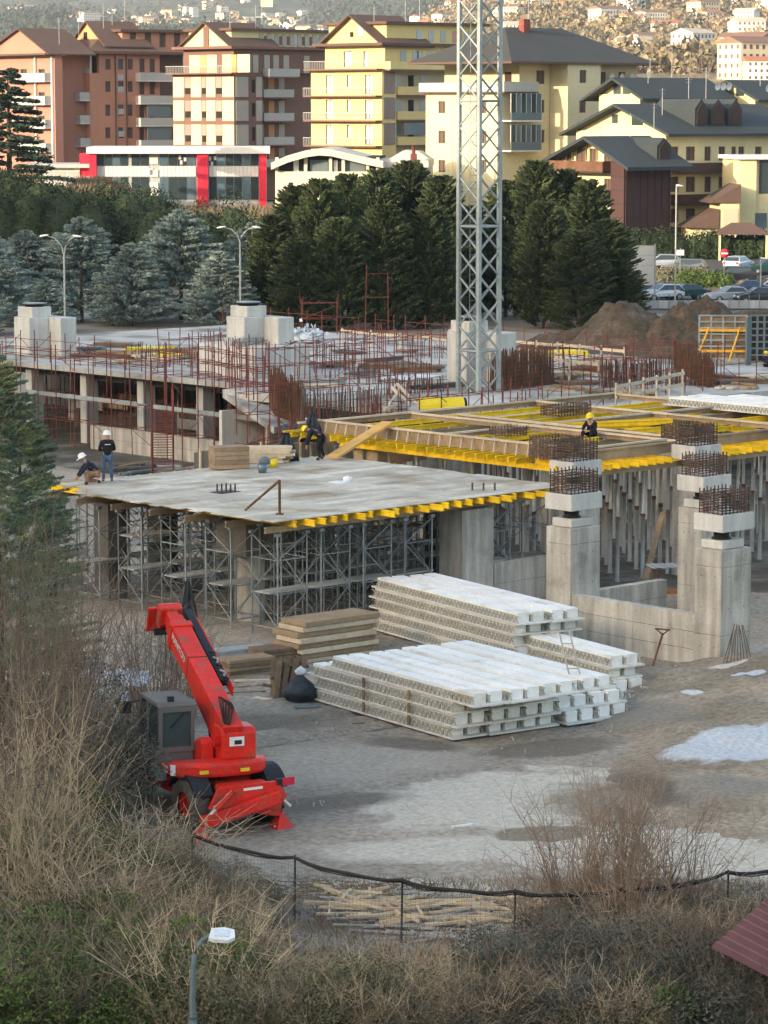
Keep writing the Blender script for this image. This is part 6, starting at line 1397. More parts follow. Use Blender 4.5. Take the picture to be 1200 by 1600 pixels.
# cab
cabp = lambda zl: None
prof = [(-.62,1.5),(1.05,1.5),(1.30,1.95),(1.18,2.45),(.85,3.02),(-.55,3.02),(-.68,2.6)]
y0c, y1c = .36, 1.22
cab_ = up_('cab', MB().prism([(-.66,1.40),(1.2,1.40),(1.28,1.72),(-.68,1.72)], y0c, y1c, 'y'), 'grey_paint', bv=.03)
up_('cab_roof', MB().prism([(-.74,2.80),(.9,2.80),(.84,2.90),(-.66,2.92)], y0c-.04, y1c+.04, 'y'), 'grey_paint', bv=.03)
pil = [((-.66,1.72),(-.70,2.80)),((.30,1.72),(.30,2.80)),((1.26,1.72),(.86,2.80))]
for (xa, za), (xb, zb_) in pil:
    for y in (y0c+.04, y1c-.04): up_('cab_post', MB().beam((xa,y,za),(xb,y,zb_), .09, .09), 'grey_paint')
up_('window', MB().box((-.695,y0c+.10,1.82),(-.675,y1c-.10,2.74)), 'cab_glass', label='rear window of the cab'); up_('rear_frame', MB().box((-.71,y0c,1.72),(-.67,y1c,1.84)), 'grey_paint'); up_('rear_frame', MB().box((-.74,y0c,2.68),(-.69,y1c,2.80)), 'grey_paint')
up_('window', MB().box((-.60,y1c-.03,1.76),(.26,y1c-.01,2.76)), 'cab_glass', label='side window of the cab'); up_('window', MB().prism([(.34,1.76),(1.22,1.76),(.84,2.76),(.34,2.76)], y1c-.03, y1c-.01, 'y'), 'cab_glass')
up_('window', MB().prism([(-.60,1.76),(1.22,1.76),(.84,2.76),(-.60,2.76)], y0c+.01, y0c+.03, 'y'), 'cab_glass'); up_('windscreen', MB().beam((1.25,(y0c+y1c)/2,1.74),(.86,(y0c+y1c)/2,2.77), .02, .74, (0,1,0)).xf(Matrix.Identity(4)), 'cab_glass')
up_('seat', MB().box((-.35,.58,1.72),(.15,1.02,1.95)).box((-.42,.58,1.9),(-.28,1.02,2.5)), 'black', bv=.04); up_('steering_column', MB().beam((.75,.8,1.72),(.55,.8,2.15), .08,.08).lathe([(.15,2.15),(.19,2.17),(.15,2.19)], 12, (.53,.8,0)), 'black')
for k_ in range(7): up_('vent_slat', MB().box((-.55+.18*k_,-1.155,1.62),(-.45+.18*k_,-1.142,1.92)), 'black')
for k_ in range(4): up_('hose', MB().tube([(-1.45+.05*k_,-.1+.12*k_,1.30),(-1.62,-.12+.13*k_,1.15),(-1.7-.05*k_,-.05+.1*k_,1.0),(-1.5,.0+.1*k_,.85)], .022, 6), 'rubber')
for s_ in (-1,1): up_('hazard_sticker', MB().box((-1.985,s_*.5-.11,1.42),(-1.975,s_*.5+.11,1.50)), 'yellow_clean')
up_('step_box', MB().box((-.6,1.0,1.02),(-.1,1.28,1.38)), 'steel_light', bv=.02)
for x in (-.5,-.3): up_('step_hole', MB().box((x,1.283,1.1),(x+.12,1.29,1.22)), 'black')
up_('fuel_tank', MB().box((-.05,.7,.95),(.95,1.24,1.38)), 'black', bv=.04)
up_('mirror', MB().beam((.95,1.2,2.7),(1.1,1.45,2.6), .03,.03).box((1.08,1.40,2.35),(1.14,1.60,2.65)), 'black')
up_('wiper', MB().beam((-.72,.55,2.7),(-.72,.95,2.3), .02,.02), 'black'); up_('work_lamp', MB().cbox((-.60,.9,2.98),(.12,.14,.12)), 'black')
# boom
BE = R(21.5); bp_ = Vector((-1.42,-.30,2.26)); bd = Vector((math.cos(BE),0,math.sin(BE))); bn = Vector((-math.sin(BE),0,math.cos(BE)))
def bq(s_, y, n_): return bp_+bd*s_+Vector((0,y,0))+bn*n_
def bbox(s0, s1, y0, y1, n0, n1, taper=0):
    q = [bq(s0,y0,n0),bq(s1,y0,n0+taper),bq(s1,y1,n0+taper),bq(s0,y1,n0),bq(s0,y0,n1),bq(s1,y0,n1),bq(s1,y1,n1),bq(s0,y1,n1)]
    return MB().add(q, [(0,3,2,1),(4,5,6,7),(0,1,5,4),(1,2,6,5),(2,3,7,6),(3,0,4,7)])
up_('boom', bbox(-.25,4.55,-.24,.24,-.30,.30).join(bbox(.2,2.9,-.235,.235,-.52,-.301,.2)), 'red', bv=.03)
up_('boom_pivot', MB().tube([bq(-.15,-.42,-.12),bq(-.15,.42,-.12)], .13, 14), 'red')
up_('boom_extension', bbox(4.56,5.05,-.19,.19,-.24,.24), 'red', bv=.02); up_('boom_extension', bbox(5.06,5.5,-.15,.15,-.19,.19), 'red', bv=.02)
up_('boom_collar', bbox(4.35,4.58,-.28,.28,-.34,.34), 'red', bv=.02); up_('boom_seam', bbox(2.9,2.93,-.246,.246,-.306,.306), 'rubber')
up_('boom_head', bbox(5.45,5.85,-.22,.22,-.52,.12).join(bbox(5.3,5.6,-.30,.30,-.25,.26)), 'red', bv=.05); up_('carriage', bbox(5.86,5.96,-.42,.42,-.72,-.05), 'red', bv=.02); up_('head_pin', MB().tube([bq(5.4,-.36,-.45),bq(5.4,.36,-.45)], .09, 12), 'black')
up_('hose_tray', bbox(1.9,5.3,-.50,-.30,.06,.24), 'black', bv=.02); up_('tray_guard', bbox(1.6,4.9,-.56,-.51,-.05,.22), 'red', bv=.02)
for k in range(5): up_('hose', MB().tube([bq(1.7+.3*k,-.40,.24),bq(1.8+.3*k,-.45,.34),bq(1.95+.3*k,-.38,.30),bq(2.05+.3*k,-.42,.24)], .03, 6), 'steel' if k % 2 else 'black')
for k in range(5): up_('hose', MB().tube([bq(.55+.05*k,-.22,.31),bq(.25+.1*k,-.1+.06*k,.46+.03*k),bq(-.1+.05*k,.05+.04*k,.42+.02*k),bq(-.25,.18,.12),bq(-.1,.30,-.2)], .025, 6), 'rubber')
up_('lift_cylinder', MB().tube([(-.2,-.3,1.55), bq(1.5,0,-.50)], .10, 12), 'black'); up_('cylinder_lug', bbox(2.9,3.15,-.08,.08,-.55,-.30), 'rust')
def lettering(txt, size, m):
    c = bpy.data.curves.new('lettering', 'FONT'); c.body = txt; c.size = size; c.extrude = .003; c.resolution_u = 2; c.align_x = 'CENTER'; c.align_y = 'CENTER'
    o = bpy.data.objects.new('tmp', c); COL.objects.link(o); me = bpy.data.meshes.new_from_object(o.evaluated_get(bpy.context.evaluated_depsgraph_get())); bpy.data.objects.remove(o); me.materials.clear(); me.materials.append(M[m]); return me
def place_text(txt, size, m, origin, xdir, ydir, parent):
    me = lettering(txt, size, m); x = Vector(xdir).normalized(); y = Vector(ydir).normalized(); z = x.cross(y)
    Mx = Matrix((( x.x,y.x,z.x,origin[0]),(x.y,y.y,z.y,origin[1]),(x.z,y.z,z.z,origin[2]),(0,0,0,1)))
    me.transform(Mx); me.transform(UR); return link('lettering', me, parent)
place_text('MANITOU', .26, 'white_paint', bq(3.72,.252,.08), -bd, bn, th)
place_text('MANITOU', .13, 'red', (-1.08,1.196,1.43), (-1,0,0), (0,0,1), th)
# ---- people ----
M['skin'] = mat('skin', (.45,.27,.19), .6, .05); M['navy'] = mat('navy', (.022,.026,.045), .85, .2, 6); M['black_cloth'] = mat('black_cloth', (.016,.016,.02), .9, .2, 6); M['jeans'] = mat('jeans', (.075,.12,.20), .9, .2, 6); M['brown_cloth'] = mat('brown_cloth', (.30,.17,.11), .9, .2, 6); M['boots'] = mat('boots', (.05,.035,.025), .8)
def skin_mesh(name, V_, E_, Rd, m, levels=1):
    me = bpy.data.meshes.new(name); me.from_pydata(V_, E_, []); o = bpy.data.objects.new(name, me); COL.objects.link(o)
    md = o.modifiers.new('s', 'SKIN'); md.use_smooth_shade = True
    for i, d in enumerate(me.skin_vertices[0].data): d.radius = (Rd[i], Rd[i]); d.use_root = (i == 0)
    sb = o.modifiers.new('u', 'SUBSURF'); sb.levels = levels; sb.render_levels = levels
    r = bpy.data.meshes.new_from_object(o.evaluated_get(bpy.context.evaluated_depsgraph_get())); bpy.data.objects.remove(o); r.materials.clear(); r.materials.append(m); return r
def person(label, loc, rz, J, helmet, jacket, trousers, extra=None):
    """J: joints in metres; front of the body is +y"""
    o = T('person', label, 'person', loc, rz)
    k = ['pelvis','waist','chest','neck','head','top','sl','el','hl','sr','er','hr','pl','kl','al','tl','pr','kr','ar','tr']
    V_ = [J[n] for n in k]; ix = {n: i for i, n in enumerate(k)}
    E_ = [('pelvis','waist'),('waist','chest'),('chest','neck'),('neck','head'),('head','top'),('chest','sl'),('sl','el'),('el','hl'),('chest','sr'),('sr','er'),('er','hr'),('pelvis','pl'),('pl','kl'),('kl','al'),('al','tl'),('pelvis','pr'),('pr','kr'),('kr','ar'),('ar','tr')]
    Rd = [.13,.125,.14,.055,.095,.075,.06,.045,.032,.06,.045,.032,.09,.06,.042,.035,.09,.06,.042,.035]
    V2 = [Vector(v) for v in V_]; E2 = [(ix[a],ix[b]) for a,b in E_]; R2 = list(Rd)
    for h, e in (('hl','el'),('hr','er')):
        d = (Vector(J[h])-Vector(J[e])).normalized(); s_ = d.cross(Vector((0,0,1))); s_ = s_.normalized() if s_.length > .1 else Vector((1,0,0)); n_ = d.cross(s_)
        V2.append(Vector(J[h])+d*.07); R2.append(.035); E2.append((ix[h], len(V2)-1)); pm = len(V2)-1
        for f, (off, l) in enumerate(((-.033,.062),(-.011,.075),(.011,.07),(.033,.055))):
            V2.append(V2[pm]+d*.02+s_*off); R2.append(.010); E2.append((pm, len(V2)-1)); V2.append(V2[-1]+d*l*.5+n_*.012); R2.append(.009); E2.append((len(V2)-2,len(V2)-1)); V2.append(V2[-1]+d*l*.4+n_*.035); R2.append(.008); E2.append((len(V2)-2,len(V2)-1))
        V2.append(Vector(J[h])+d*.03+s_*.05); R2.append(.011); E2.append((ix[h], len(V2)-1)); V2.append(V2[-1]+d*.04+s_*.012+n_*.02); R2.append(.009); E2.append((len(V2)-2,len(V2)-1))
    hd = Vector(J['head']); hu = (Vector(J['top'])-hd).normalized(); fw = Vector(J.get('face', (0,1,0))).normalized(); fw = (fw-hu*fw.dot(hu)).normalized(); rt = fw.cross(hu)
    V2.append(hd+fw*.115+hu*.01); R2.append(.016); E2.append((ix['head'], len(V2)-1))
    link('body', skin_mesh('body', [tuple(v) for v in V2], E2, R2, M['skin']), o)
    def sub(names, edges, rad, m, nm):
        link(nm, skin_mesh(nm, [tuple(J[n]) for n in names], [(names.index(a),names.index(b)) for a,b in edges], rad, m), o)
    sub(['waist','pelvis','chest','neck','sl','el','hl','sr','er','hr'], [('waist','pelvis'),('waist','chest'),('chest','neck'),('chest','sl'),('sl','el'),('el','hl'),('chest','sr'),('sr','er'),('er','hr')], [.155,.155,.17,.075,.085,.065,.048,.085,.065,.048], M[jacket], 'jacket')
    sub(['pelvis','pl','kl','al','pr','kr','ar'], [('pelvis','pl'),('pl','kl'),('kl','al'),('pelvis','pr'),('pr','kr'),('kr','ar')], [.145,.108,.08,.058,.108,.08,.058], M[trousers], 'trousers')
    for a, t_ in (('al','tl'),('ar','tr')): link('boot', skin_mesh('boot', [tuple(J[a]), tuple(J[t_])], [(0,1)], [.06,.055], M['boots']), o)
    hm = MB().lathe([(.168,0),(.150,.012),(.140,.02),(.128,.09),(.085,.145),(0,.165)], 16); hm.add([(.0,.10,.0),(.11,.10,0),(.07,.225,-.01),(-.07,.225,-.01),(-.11,.10,0)], [(0,1,2,3,4)])
    Q_ = Matrix((( rt.x,fw.x,hu.x,0),(rt.y,fw.y,hu.y,0),(rt.z,fw.z,hu.z,0),(0,0,0,1))); hp = hd+hu*.045
    part('helmet', hm.xf(Matrix.Translation(hp) @ Q_), M[helmet], o)
    for s_ in (-1,1):
        part('eye', MB().lathe([(0,-.01),(.011,0),(0,.01)], 8).xf(Matrix.Translation(hd+fw*.097+rt*.033*s_+hu*.03)), M['black'], o); part('ear', MB().cbox(hd+rt*.105*s_, (.02,.03,.05)), M['skin'], o)
    part('mouth', MB().cbox(hd+fw*.098-hu*.045, (.045,.01,.01)), M['rust'], o)
    if extra: extra(o)
    return o
H0 = dict(pelvis=(0,0,.93), waist=(0,0,1.12), chest=(0,.0,1.36), neck=(0,.02,1.50), head=(0,.04,1.61), top=(0,.04,1.72), sl=(-.19,0,1.40), el=(-.27,.03,1.12), hl=(-.14,.24,1.10), sr=(.19,0,1.40), er=(.27,.03,1.12), hr=(.14,.24,1.12),
   pl=(-.10,0,.88), kl=(-.13,.03,.49), al=(-.14,0,.09), tl=(-.15,.16,.05), pr=(.10,0,.88), kr=(.13,.03,.49), ar=(.15,-.02,.09), tr=(.17,.14,.05), face=(.25,1,-.5))
def strip(o): part('back_print', MB().cbox((0,-.168,1.33), (.20,.008,.025)), M['white_paint'], o)
person('standing man seen from behind in white helmet, black jacket and blue jeans', P(168,753,3.9), R(12), H0, 'white_paint', 'black_cloth', 'jeans', strip)
H1 = dict(pelvis=(0,-.05,.42), waist=(0,.05,.56), chest=(0,.22,.74), neck=(0,.33,.84), head=(0,.40,.92), top=(0,.45,1.02), sl=(-.18,.24,.76), el=(-.27,.40,.52), hl=(-.12,.55,.30), sr=(.18,.24,.76), er=(.27,.42,.52), hr=(.12,.6,.28),
   pl=(-.10,-.05,.40), kl=(-.16,.36,.42), al=(-.16,.22,.09), tl=(-.17,.38,.05), pr=(.10,-.05,.38), kr=(.14,.32,.10), ar=(.14,-.10,.12), tr=(.14,-.22,.05), face=(0,1,-.8))
person('kneeling man in dark navy jacket and white helmet at the left deck corner', P(148,757,3.9), R(100), H1, 'white_paint', 'navy', 'brown_cloth')
H2 = dict(pelvis=(0,-.10,.88), waist=(0,.02,1.02), chest=(0,.26,1.12), neck=(0,.40,1.12), head=(0,.50,1.10), top=(0,.58,1.16), sl=(-.18,.28,1.12), el=(-.22,.40,.82), hl=(-.12,.46,.55), sr=(.18,.28,1.12), er=(.22,.42,.82), hr=(.1,.5,.52),
   pl=(-.11,-.1,.84), kl=(-.15,.02,.47), al=(-.17,-.08,.09), tl=(-.18,.08,.05), pr=(.11,-.1,.84), kr=(.17,.0,.47), ar=(.22,-.12,.09), tr=(.24,.04,.05), face=(0,.6,-1))
def pouch(o): part('tool_pouch', MB().box((.02,-.32,.66),(.26,-.16,.96)), M['brown_cloth'], o)
person('bending man in yellow helmet and dark clothes at the back of the deck', P(499,719,3.9), R(75), H2, 'yellow_clean', 'navy', 'black_cloth', pouch)
H3 = dict(pelvis=(0,0,.12), waist=(0,.04,.30), chest=(0,.10,.54), neck=(0,.15,.68), head=(0,.19,.78), top=(0,.21,.89), sl=(-.19,.10,.58), el=(-.27,.24,.34), hl=(-.08,.42,.30), sr=(.19,.10,.58), er=(.27,.26,.34), hr=(.08,.44,.32),
   pl=(-.10,.02,.12), kl=(-.18,.44,.30), al=(-.16,.50,-.10), tl=(-.16,.64,-.13), pr=(.10,.02,.12), kr=(.18,.44,.28), ar=(.16,.52,-.10), tr=(.16,.66,-.13), face=(0,1,-.8))
person('seated man in yellow helmet and black jacket on the yellow beams', P(925,684,4.40), R(150), H3, 'yellow_clean', 'black_cloth', 'black_cloth')
J4 = dict(H0); pw = D(1197,592,194)
person('man in yellow helmet and dark clothes at the right edge by the dark form panels', (pw[0], pw[1], pw[2]), R(30), J4, 'yellow_clean', 'navy', 'black_cloth')
# ================= behind the site: mound, forms, cars, lamps =================
def mound(name, label, cx, cy, rx, ry, h, m, seed, n=44):
    r = np.random.default_rng(seed); xs = np.linspace(-1,1,n); X, Y = np.meshgrid(xs, xs); rr = np.sqrt(X**2+Y**2)
    nz_ = 0
    for f, a in ((2.1,.16),(4.7,.09),(9.3,.05),(19,.03)):
        p1, p2 = r.uniform(0,6,2); nz_ = nz_+a*1.3*np.sin(f*X*2+p1+1.6*np.cos(f*Y+p2))*np.cos(f*Y*2+p2+1.4*np.sin(f*X*1.3+p1))
    Z = h*(1-np.clip(rr,0,1)**1.7)**1.2*(1+nz_)+nz_*h*.10*np.clip(1-rr,0,.3)/.3+r.normal(0,.05,X.shape)*np.clip(1-rr,0,1)-.05
    V_ = np.stack([cx+X*rx, cy+Y*ry, Z],-1).reshape(-1,3); ii, jj = np.meshgrid(np.arange(n-1),np.arange(n-1),indexing='ij'); a0 = (ii*n+jj).ravel()
    return tag(link(name, np_mesh(name, V_, np.stack([a0,a0+1,a0+n+1,a0+n],-1), m, True)), label, 'earth mound', kind='stuff')
X_ = lambda x, Y: (x-600)/FPX*Y
mound('earth_mound', 'big heap of brown earth behind the building site, right of the dark trees', X_(985,212), 212, 5.6, 8, 3.3, M['dirt'], 3)
mound('earth_mound', 'lower shoulder of the brown heap toward the form panels', X_(1060,208), 209, 4.2, 6, 2.9, M['dirt'], 4)
mound('earth_mound', 'small earth heap below the car park wall', X_(1105,232), 232, 3.4, 4, 2.2, M['dirt'], 5)
mound('earth_mound', 'flat earth heap at the right edge below the cars', X_(1185,226), 228, 5.5, 4, 1.9, M['dirt'], 6)
mound('earth_mound', 'earth spilling toward the rear slab', X_(900,215), 214, 4.5, 6, 1.4, M['dirt'], 7)
# form panels with orange braces
M['orange'] = mat('orange', (.85,.42,.05), .55, .1, 2)
Yf = 195; 
def form_panel(label, xa, xb, ytop, ybot, Y, rz, dark=False, brace=True):
    zt = D(xa,ytop,Y)[2]; zb_ = D(xa,ybot,Y)[2]; p = D(xa,ybot,Y); w = (xb-xa)/FPX*Y/math.cos(rz); h = zt-zb_
    o = T('form_panel', label, 'formwork', p, rz); m = 'veranda' if dark else 'steel_light'
    part('sheet', MB().box((0,.06,0),(w,.09,h)), M['wood_dark' if not dark else 'black'], o)
    for i in range(5): pc('upright', m, o, (w*i/4,0,h/2), (.13,.12,h))
    for k in range(8): pc('crossbar', m, o, (w/2,-.0,h*k/7), (w,.11,.10))
    if brace:
        for z in (.18,.66): pc('waling', 'orange', o, (w/2,-.12,h*z), (w,.10,.16))
        for x in (.2, .85): rod('push_pull_brace', 'orange', o, (w*x,-.15,h*.72), (w*x-(.9 if x < .5 else .75),-1.4,-.1), .06)
    return o
form_panel('grey steel form panel with orange braces at the right', 1092, 1166, 493, 560, 196, R(-4))
form_panel('dark form panel at the right edge beside the man', 1172, 1215, 493, 565, 195, R(3), True, False)
form_panel('dark form panel seen edge on right of the orange braces', 1166, 1173, 497, 570, 193, R(55), True, False)
for k, (x, y, L, rz, m) in enumerate([(1120,598,4,.1,'wood'),(1160,590,5,-.05,'wood'),(1130,606,3,.3,'steel_light'),(1180,603,4,.1,'wood_dark')]):
    pile('timber_pile' if m != 'steel_light' else 'steel_pile', ['brown planks on the ground below the form panel','long brown planks at the right edge below the man','pale steel planks below the form panel','dark planks at the right edge'][k], 'pile', D(x,y,172), 6, L, .3, .2, m, 1, rz)
p_ = D(1150,598,165); o = T('timber_guard_rail', 'brown timber rail with post at the right edge below the form panels', 'railing', p_, 0)
pc('post', 'wood', o, (-.3,0,-.2), (.14,.1,2.6)); [pc('rail', 'wood', o, (1.4,0,z), (3.6,.05,.16)) for z in (.0,.6)]
# cars
def car_meshes(kind):
    if kind == 'suv': pr = [(-2.2,.45),(-2.25,.9),(-2.1,1.0),(-1.75,1.62),(.35,1.66),(1.0,1.10),(2.05,.98),(2.22,.7),(2.2,.4)]; gl = [(-1.85,1.08),(-1.62,1.55),(.28,1.58),(.82,1.10)]; W = .92
    elif kind == 'hatch': pr = [(-1.85,.4),(-1.92,.8),(-1.8,.95),(-1.45,1.42),(.15,1.47),(.95,.98),(1.75,.84),(1.95,.6),(1.93,.35)]; gl = [(-1.62,.98),(-1.38,1.36),(.1,1.40),(.78,.98)]; W = .84
    else: pr = [(-2.15,.4),(-2.2,.85),(-1.5,.98),(-.95,1.40),(.25,1.43),(.95,.97),(2.0,.84),(2.2,.6),(2.18,.35)]; gl = [(-1.25,1.0),(-.88,1.35),(.2,1.38),(.8,.98)]; W = .87
    body = MB(); n = len(pr)
    secs = [(-W,.0),(-W*.99,1),(W*.99,1),(W,0)]
    # body with tumblehome above the waist
    def yy(z, s): return s*(W if z < 1.0 else W-(z-1.0)*.42)
    vs = [(x, yy(z,-1), z) for x, z in pr]+[(x, yy(z,1), z) for x, z in pr]
    body.add(vs, [tuple(range(n)), tuple(reversed(range(n,2*n)))]+[(i,n+i,n+(i+1)%n,(i+1)%n) for i in range(n)])
    g = MB(); e = .012
    for s in (-1,1): g.add([(x, yy(z,s)+s*e, z) for x, z in gl], [(0,1,2,3) if s > 0 else (3,2,1,0)])
    i5 = [i for i in range(n-1) if pr[i][1] > 1.35 and pr[i+1][1] < 1.2][0]; a, b = pr[i5], pr[i5+1]
    def strip_(a, b, s0, s1, nx_, nz2):
        p = (a[0]+(b[0]-a[0])*s0, a[1]+(b[1]-a[1])*s0); q = (a[0]+(b[0]-a[0])*s1, a[1]+(b[1]-a[1])*s1)
        g.add([(p[0]+nx_*e, yy(p[1],-1)*.93, p[1]+nz2*e),(p[0]+nx_*e, yy(p[1],1)*.93, p[1]+nz2*e),(q[0]+nx_*e, yy(q[1],1)*.93, q[1]+nz2*e),(q[0]+nx_*e, yy(q[1],-1)*.93, q[1]+nz2*e)], [(0,1,2,3)])
    strip_(a, b, .06, .94, 1, 1); j = [i for i in range(n-1) if pr[i][1] < 1.1 and pr[i+1][1] > 1.35][0]; strip_(pr[j], pr[j+1], .12, .9, -1, 1)
    w = MB().lathe([(.0,-.09),(.3,-.1),(.32,-.07),(.32,.07),(.3,.1),(0,.09)], 16).xf(Matrix.Rotation(PI/2,4,'X')); r_ = MB().lathe([(0,-.105),(.19,-.108),(.19,.108),(0,.105)], 12).xf(Matrix.Rotation(PI/2,4,'X'))
    fr = pr[-2][0]; re = pr[1][0]
    hl = MB().box((fr-.12,-.7,.62),(fr+.0,-.42,.76)); hl2 = MB().box((fr-.12,.42,.62),(fr+.0,.7,.76)); tl = MB().box((re-.01,-.78,.72),(re+.1,-.55,.92)); tl2 = MB().box((re-.01,.55,.72),(re+.1,.78,.92))
    pt = MB().box((re-.02,-.26,.5),(re+.02,.26,.62))
    return dict(body=body, g=g, w=w, r=r_, lamps=(hl,hl2,tl,tl2), pt=pt, W=W, L=(fr,re))
CM = {}
def car(label, x, Y, rz, kind, color, gx=1):
    if kind not in CM:
        d = car_meshes(kind); CM[kind] = dict(body={}, bm=d['body'], g=d['g'].mesh('window', M['glass']), w=d['w'].mesh('tyre', M['rubber']), r=d['r'].mesh('rim', M['steel_light']), hl=[k.mesh('headlight', M['white_paint']) for k in d['lamps'][:2]], tl=[k.mesh('tail_light', M['red_column']) for k in d['lamps'][2:]], pt=d['pt'].mesh('number_plate', M['white_paint']), W=d['W'])
    c = CM[kind]
    if color not in c['body']:
        if 'car_'+color not in M: M['car_'+color] = mat('car_'+color, dict(white=(.72,.73,.75), silver=(.42,.45,.48), dark=(.03,.032,.038), blue=(.05,.10,.22), grey=(.14,.15,.17), green=(.03,.09,.09), light=(.6,.65,.72))[color], .28, .04, 1, 0, coat=.5, metal=.2)
        c['body'][color] = c['bm'].mesh('body', M['car_'+color])
    X = X_(x, Y); o = T('parked_car', label, 'car', (X, Y, float(gz(X, Y))), rz, 'cars in the car park')
    b = link('body', c['body'][color], o); bev(b, .07, 2); link('window', c['g'], o)
    for xx in (-1.3,1.28):
        for s in (-1,1): w = link('wheel', c['w'], o, (xx,s*(c['W']-.07),.32)); link('rim', c['r'], w)
    for m_ in c['hl']: link('headlight', m_, o)
    for m_ in c['tl']: link('tail_light', m_, o)
    link('number_plate', c['pt'], o); return o
car('blue car partly behind the grey box trailer', 985, 268, R(200), 'hatch', 'blue'); car('dark blue car right beside the grey box trailer', 1010, 270, R(200), 'hatch', 'grey')
car('white hatchback behind the barrier, left of the dark estate', 1034, 267, R(205), 'hatch', 'white'); car('dark estate car in the row behind the barrier', 1070, 268, R(200), 'saloon', 'green')
car('silver saloon in the row at the barrier', 1141, 264, R(192), 'saloon', 'silver'); car('dark grey car in front at the right edge', 1183, 262, R(190), 'hatch', 'dark')
car('black off-road car facing left on the drive', 1142, 282, R(182), 'suv', 'dark'); car('dark blue car behind the silver saloon', 1165, 273, R(190), 'saloon', 'blue'); car('white car behind the dark grey car at the right edge', 1202, 274, R(190), 'hatch', 'white')
car('white hatchback parked by the hedge and no entry sign', 1153, 290, R(60), 'hatch', 'light'); car('dark van by the bushes behind the tall lamp', 1068, 287, R(170), 'suv', 'grey'); car('green parked car at the right edge by the hedge', 1196, 288, R(200), 'saloon', 'green'); car('pale car far left behind the bush', 1030, 291, R(190), 'hatch', 'silver')
grid_sheet('car_park', X_(950,275), 48, 255, 296, 2.0, lambda X, Y: gz(X,Y)+.02, cm('asphalt', (.085,.085,.085)) and M['asphalt'])
grid_sheet('street', 4, 45, 300, 304, 2.0, lambda X, Y: gz(X,Y)+.02, M['asphalt'])
# grey box wall, barrier, signs
p_ = D(985,447,262); o = T('box_trailer', 'tall grey ribbed box wall beside the dark trees at the car park', 'container', (p_[0],p_[1],p_[2]), R(-3)); w_ = 37/FPX*262
for k in range(4): pc('panel', 'panel_grey', o, (w_/2-.3,0,.5+.86*k), (w_+.6,.15,.84))
pc('end_post', 'steel', o, (w_+.05,-.1,1.2), (.12,.2,4.9)); pc('body', 'panel_grey', o, (w_/2-.3,1.3,1.75), (w_+.5,2.4,3.3))
o = T('barrier', 'pale sheet barrier with thin posts along the car park edge', 'barrier', (X_(990,256), 256, 0), 0)
for k in range(14): 
    x = .85*k; 
    if k not in (0,): pc('sheet', 'panel_grey' if k % 3 else 'concrete_light', o, (x,0,.25), (.82,.05,.9)); 
    pc('post', 'steel', o, (x-.42,-.08,.6), (.05,.05,1.3))
o = T('railing', 'thin metal railing on the green strip in the car park', 'railing', (X_(1022,280),280,float(gz(20,280))), R(8)); [pc('rail', 'steel', o, (3.5,0,z), (7.5,.04,.04)) for z in (.5,1.0)]; [pc('post', 'steel', o, (k*1.2,0,.5), (.05,.05,1.05)) for k in range(7)]
def sign(label, x, y, Y, m, shape, hgt=2.2):
    p = D(x, y, Y); o = T('road_sign', label, 'sign', (p[0],p[1],p[2]-hgt)); rod('post', 'steel', o, (0,.03,0), (0,.03,hgt+.3), .035)
    if shape == 'round':
        part('disc', MB().lathe([(0,-.01),(.42,-.01),(.42,.01),(0,.01)], 20, (0,0,0)).xf(Matrix.Translation((0,0,hgt)) @ Matrix.Rotation(PI/2,4,'X')), M[m], o); pc('white_bar', 'white_paint', o, (0,-.03,hgt), (.60,.02,.13))
    else: part('plate', MB().prism([(-.35,hgt-.35),(.35,hgt-.35),(.35,hgt+.15),(-.35,hgt+.15)], -.02, .02, 'y'), M[m], o)
sign('round red no entry sign by the car park entrance', 1132, 396, 278, 'red_column', 'round'); sign('small white sign on a post below the tall lamp', 1063, 393, 282, 'white_paint', 'plate')
0 and sign('small red sign on a post right of the tall lamp', 1064, 384, 283, 'red_column', 'plate', 3)
# street lamps
def lamp(label, x, ytop, Y, heads, ybase=None, m='steel_pale', r=.07, base=0):
    p = D(x, ytop, Y); H = p[2]-base; o = T('street_lamp', label, 'street lamp', (p[0], p[1], base))
    rod('pole', m, o, (0,0,0), (0,0,H), r, 8)
    for hx, hy in heads:
        q = Vector(D(hx, hy, Y))-Vector((p[0],p[1],base)); s = 1 if q.x > 0 else -1
        part('arm', MB().tube([(0,0,H-.05),(q.x*.12,0,H+(q.z-H)*.45),(q.x*.45,0,H+(q.z-H)*.85),(q.x-.12*s,0,q.z)], .045, 6), M[m], o)
        part('lamp_head', MB().lathe([(0,-.36),(.09,-.30),(.13,-.05),(.10,.25),(0,.36)], 10).xf(Matrix.Translation(q) @ Matrix.Rotation(R(90+8*s),4,'Y') @ Matrix.Scale(.6,4,(1,0,0))), M['white_paint'], o)
    return o
lamp('left double armed street lamp in front of the blue spruces', 100, 398, 224, [(69,368),(121,369)])
lamp('right double armed street lamp behind the stepped core', 375, 378, 224, [(346,355),(401,355)])
lamp('tall single street lamp in front of the copper stair tower', 1057, 292, 262, [(1062,290)], base=0)
lamp('thin street lamp at the car park right edge', 1189, 405, 262, [(1194,404)])
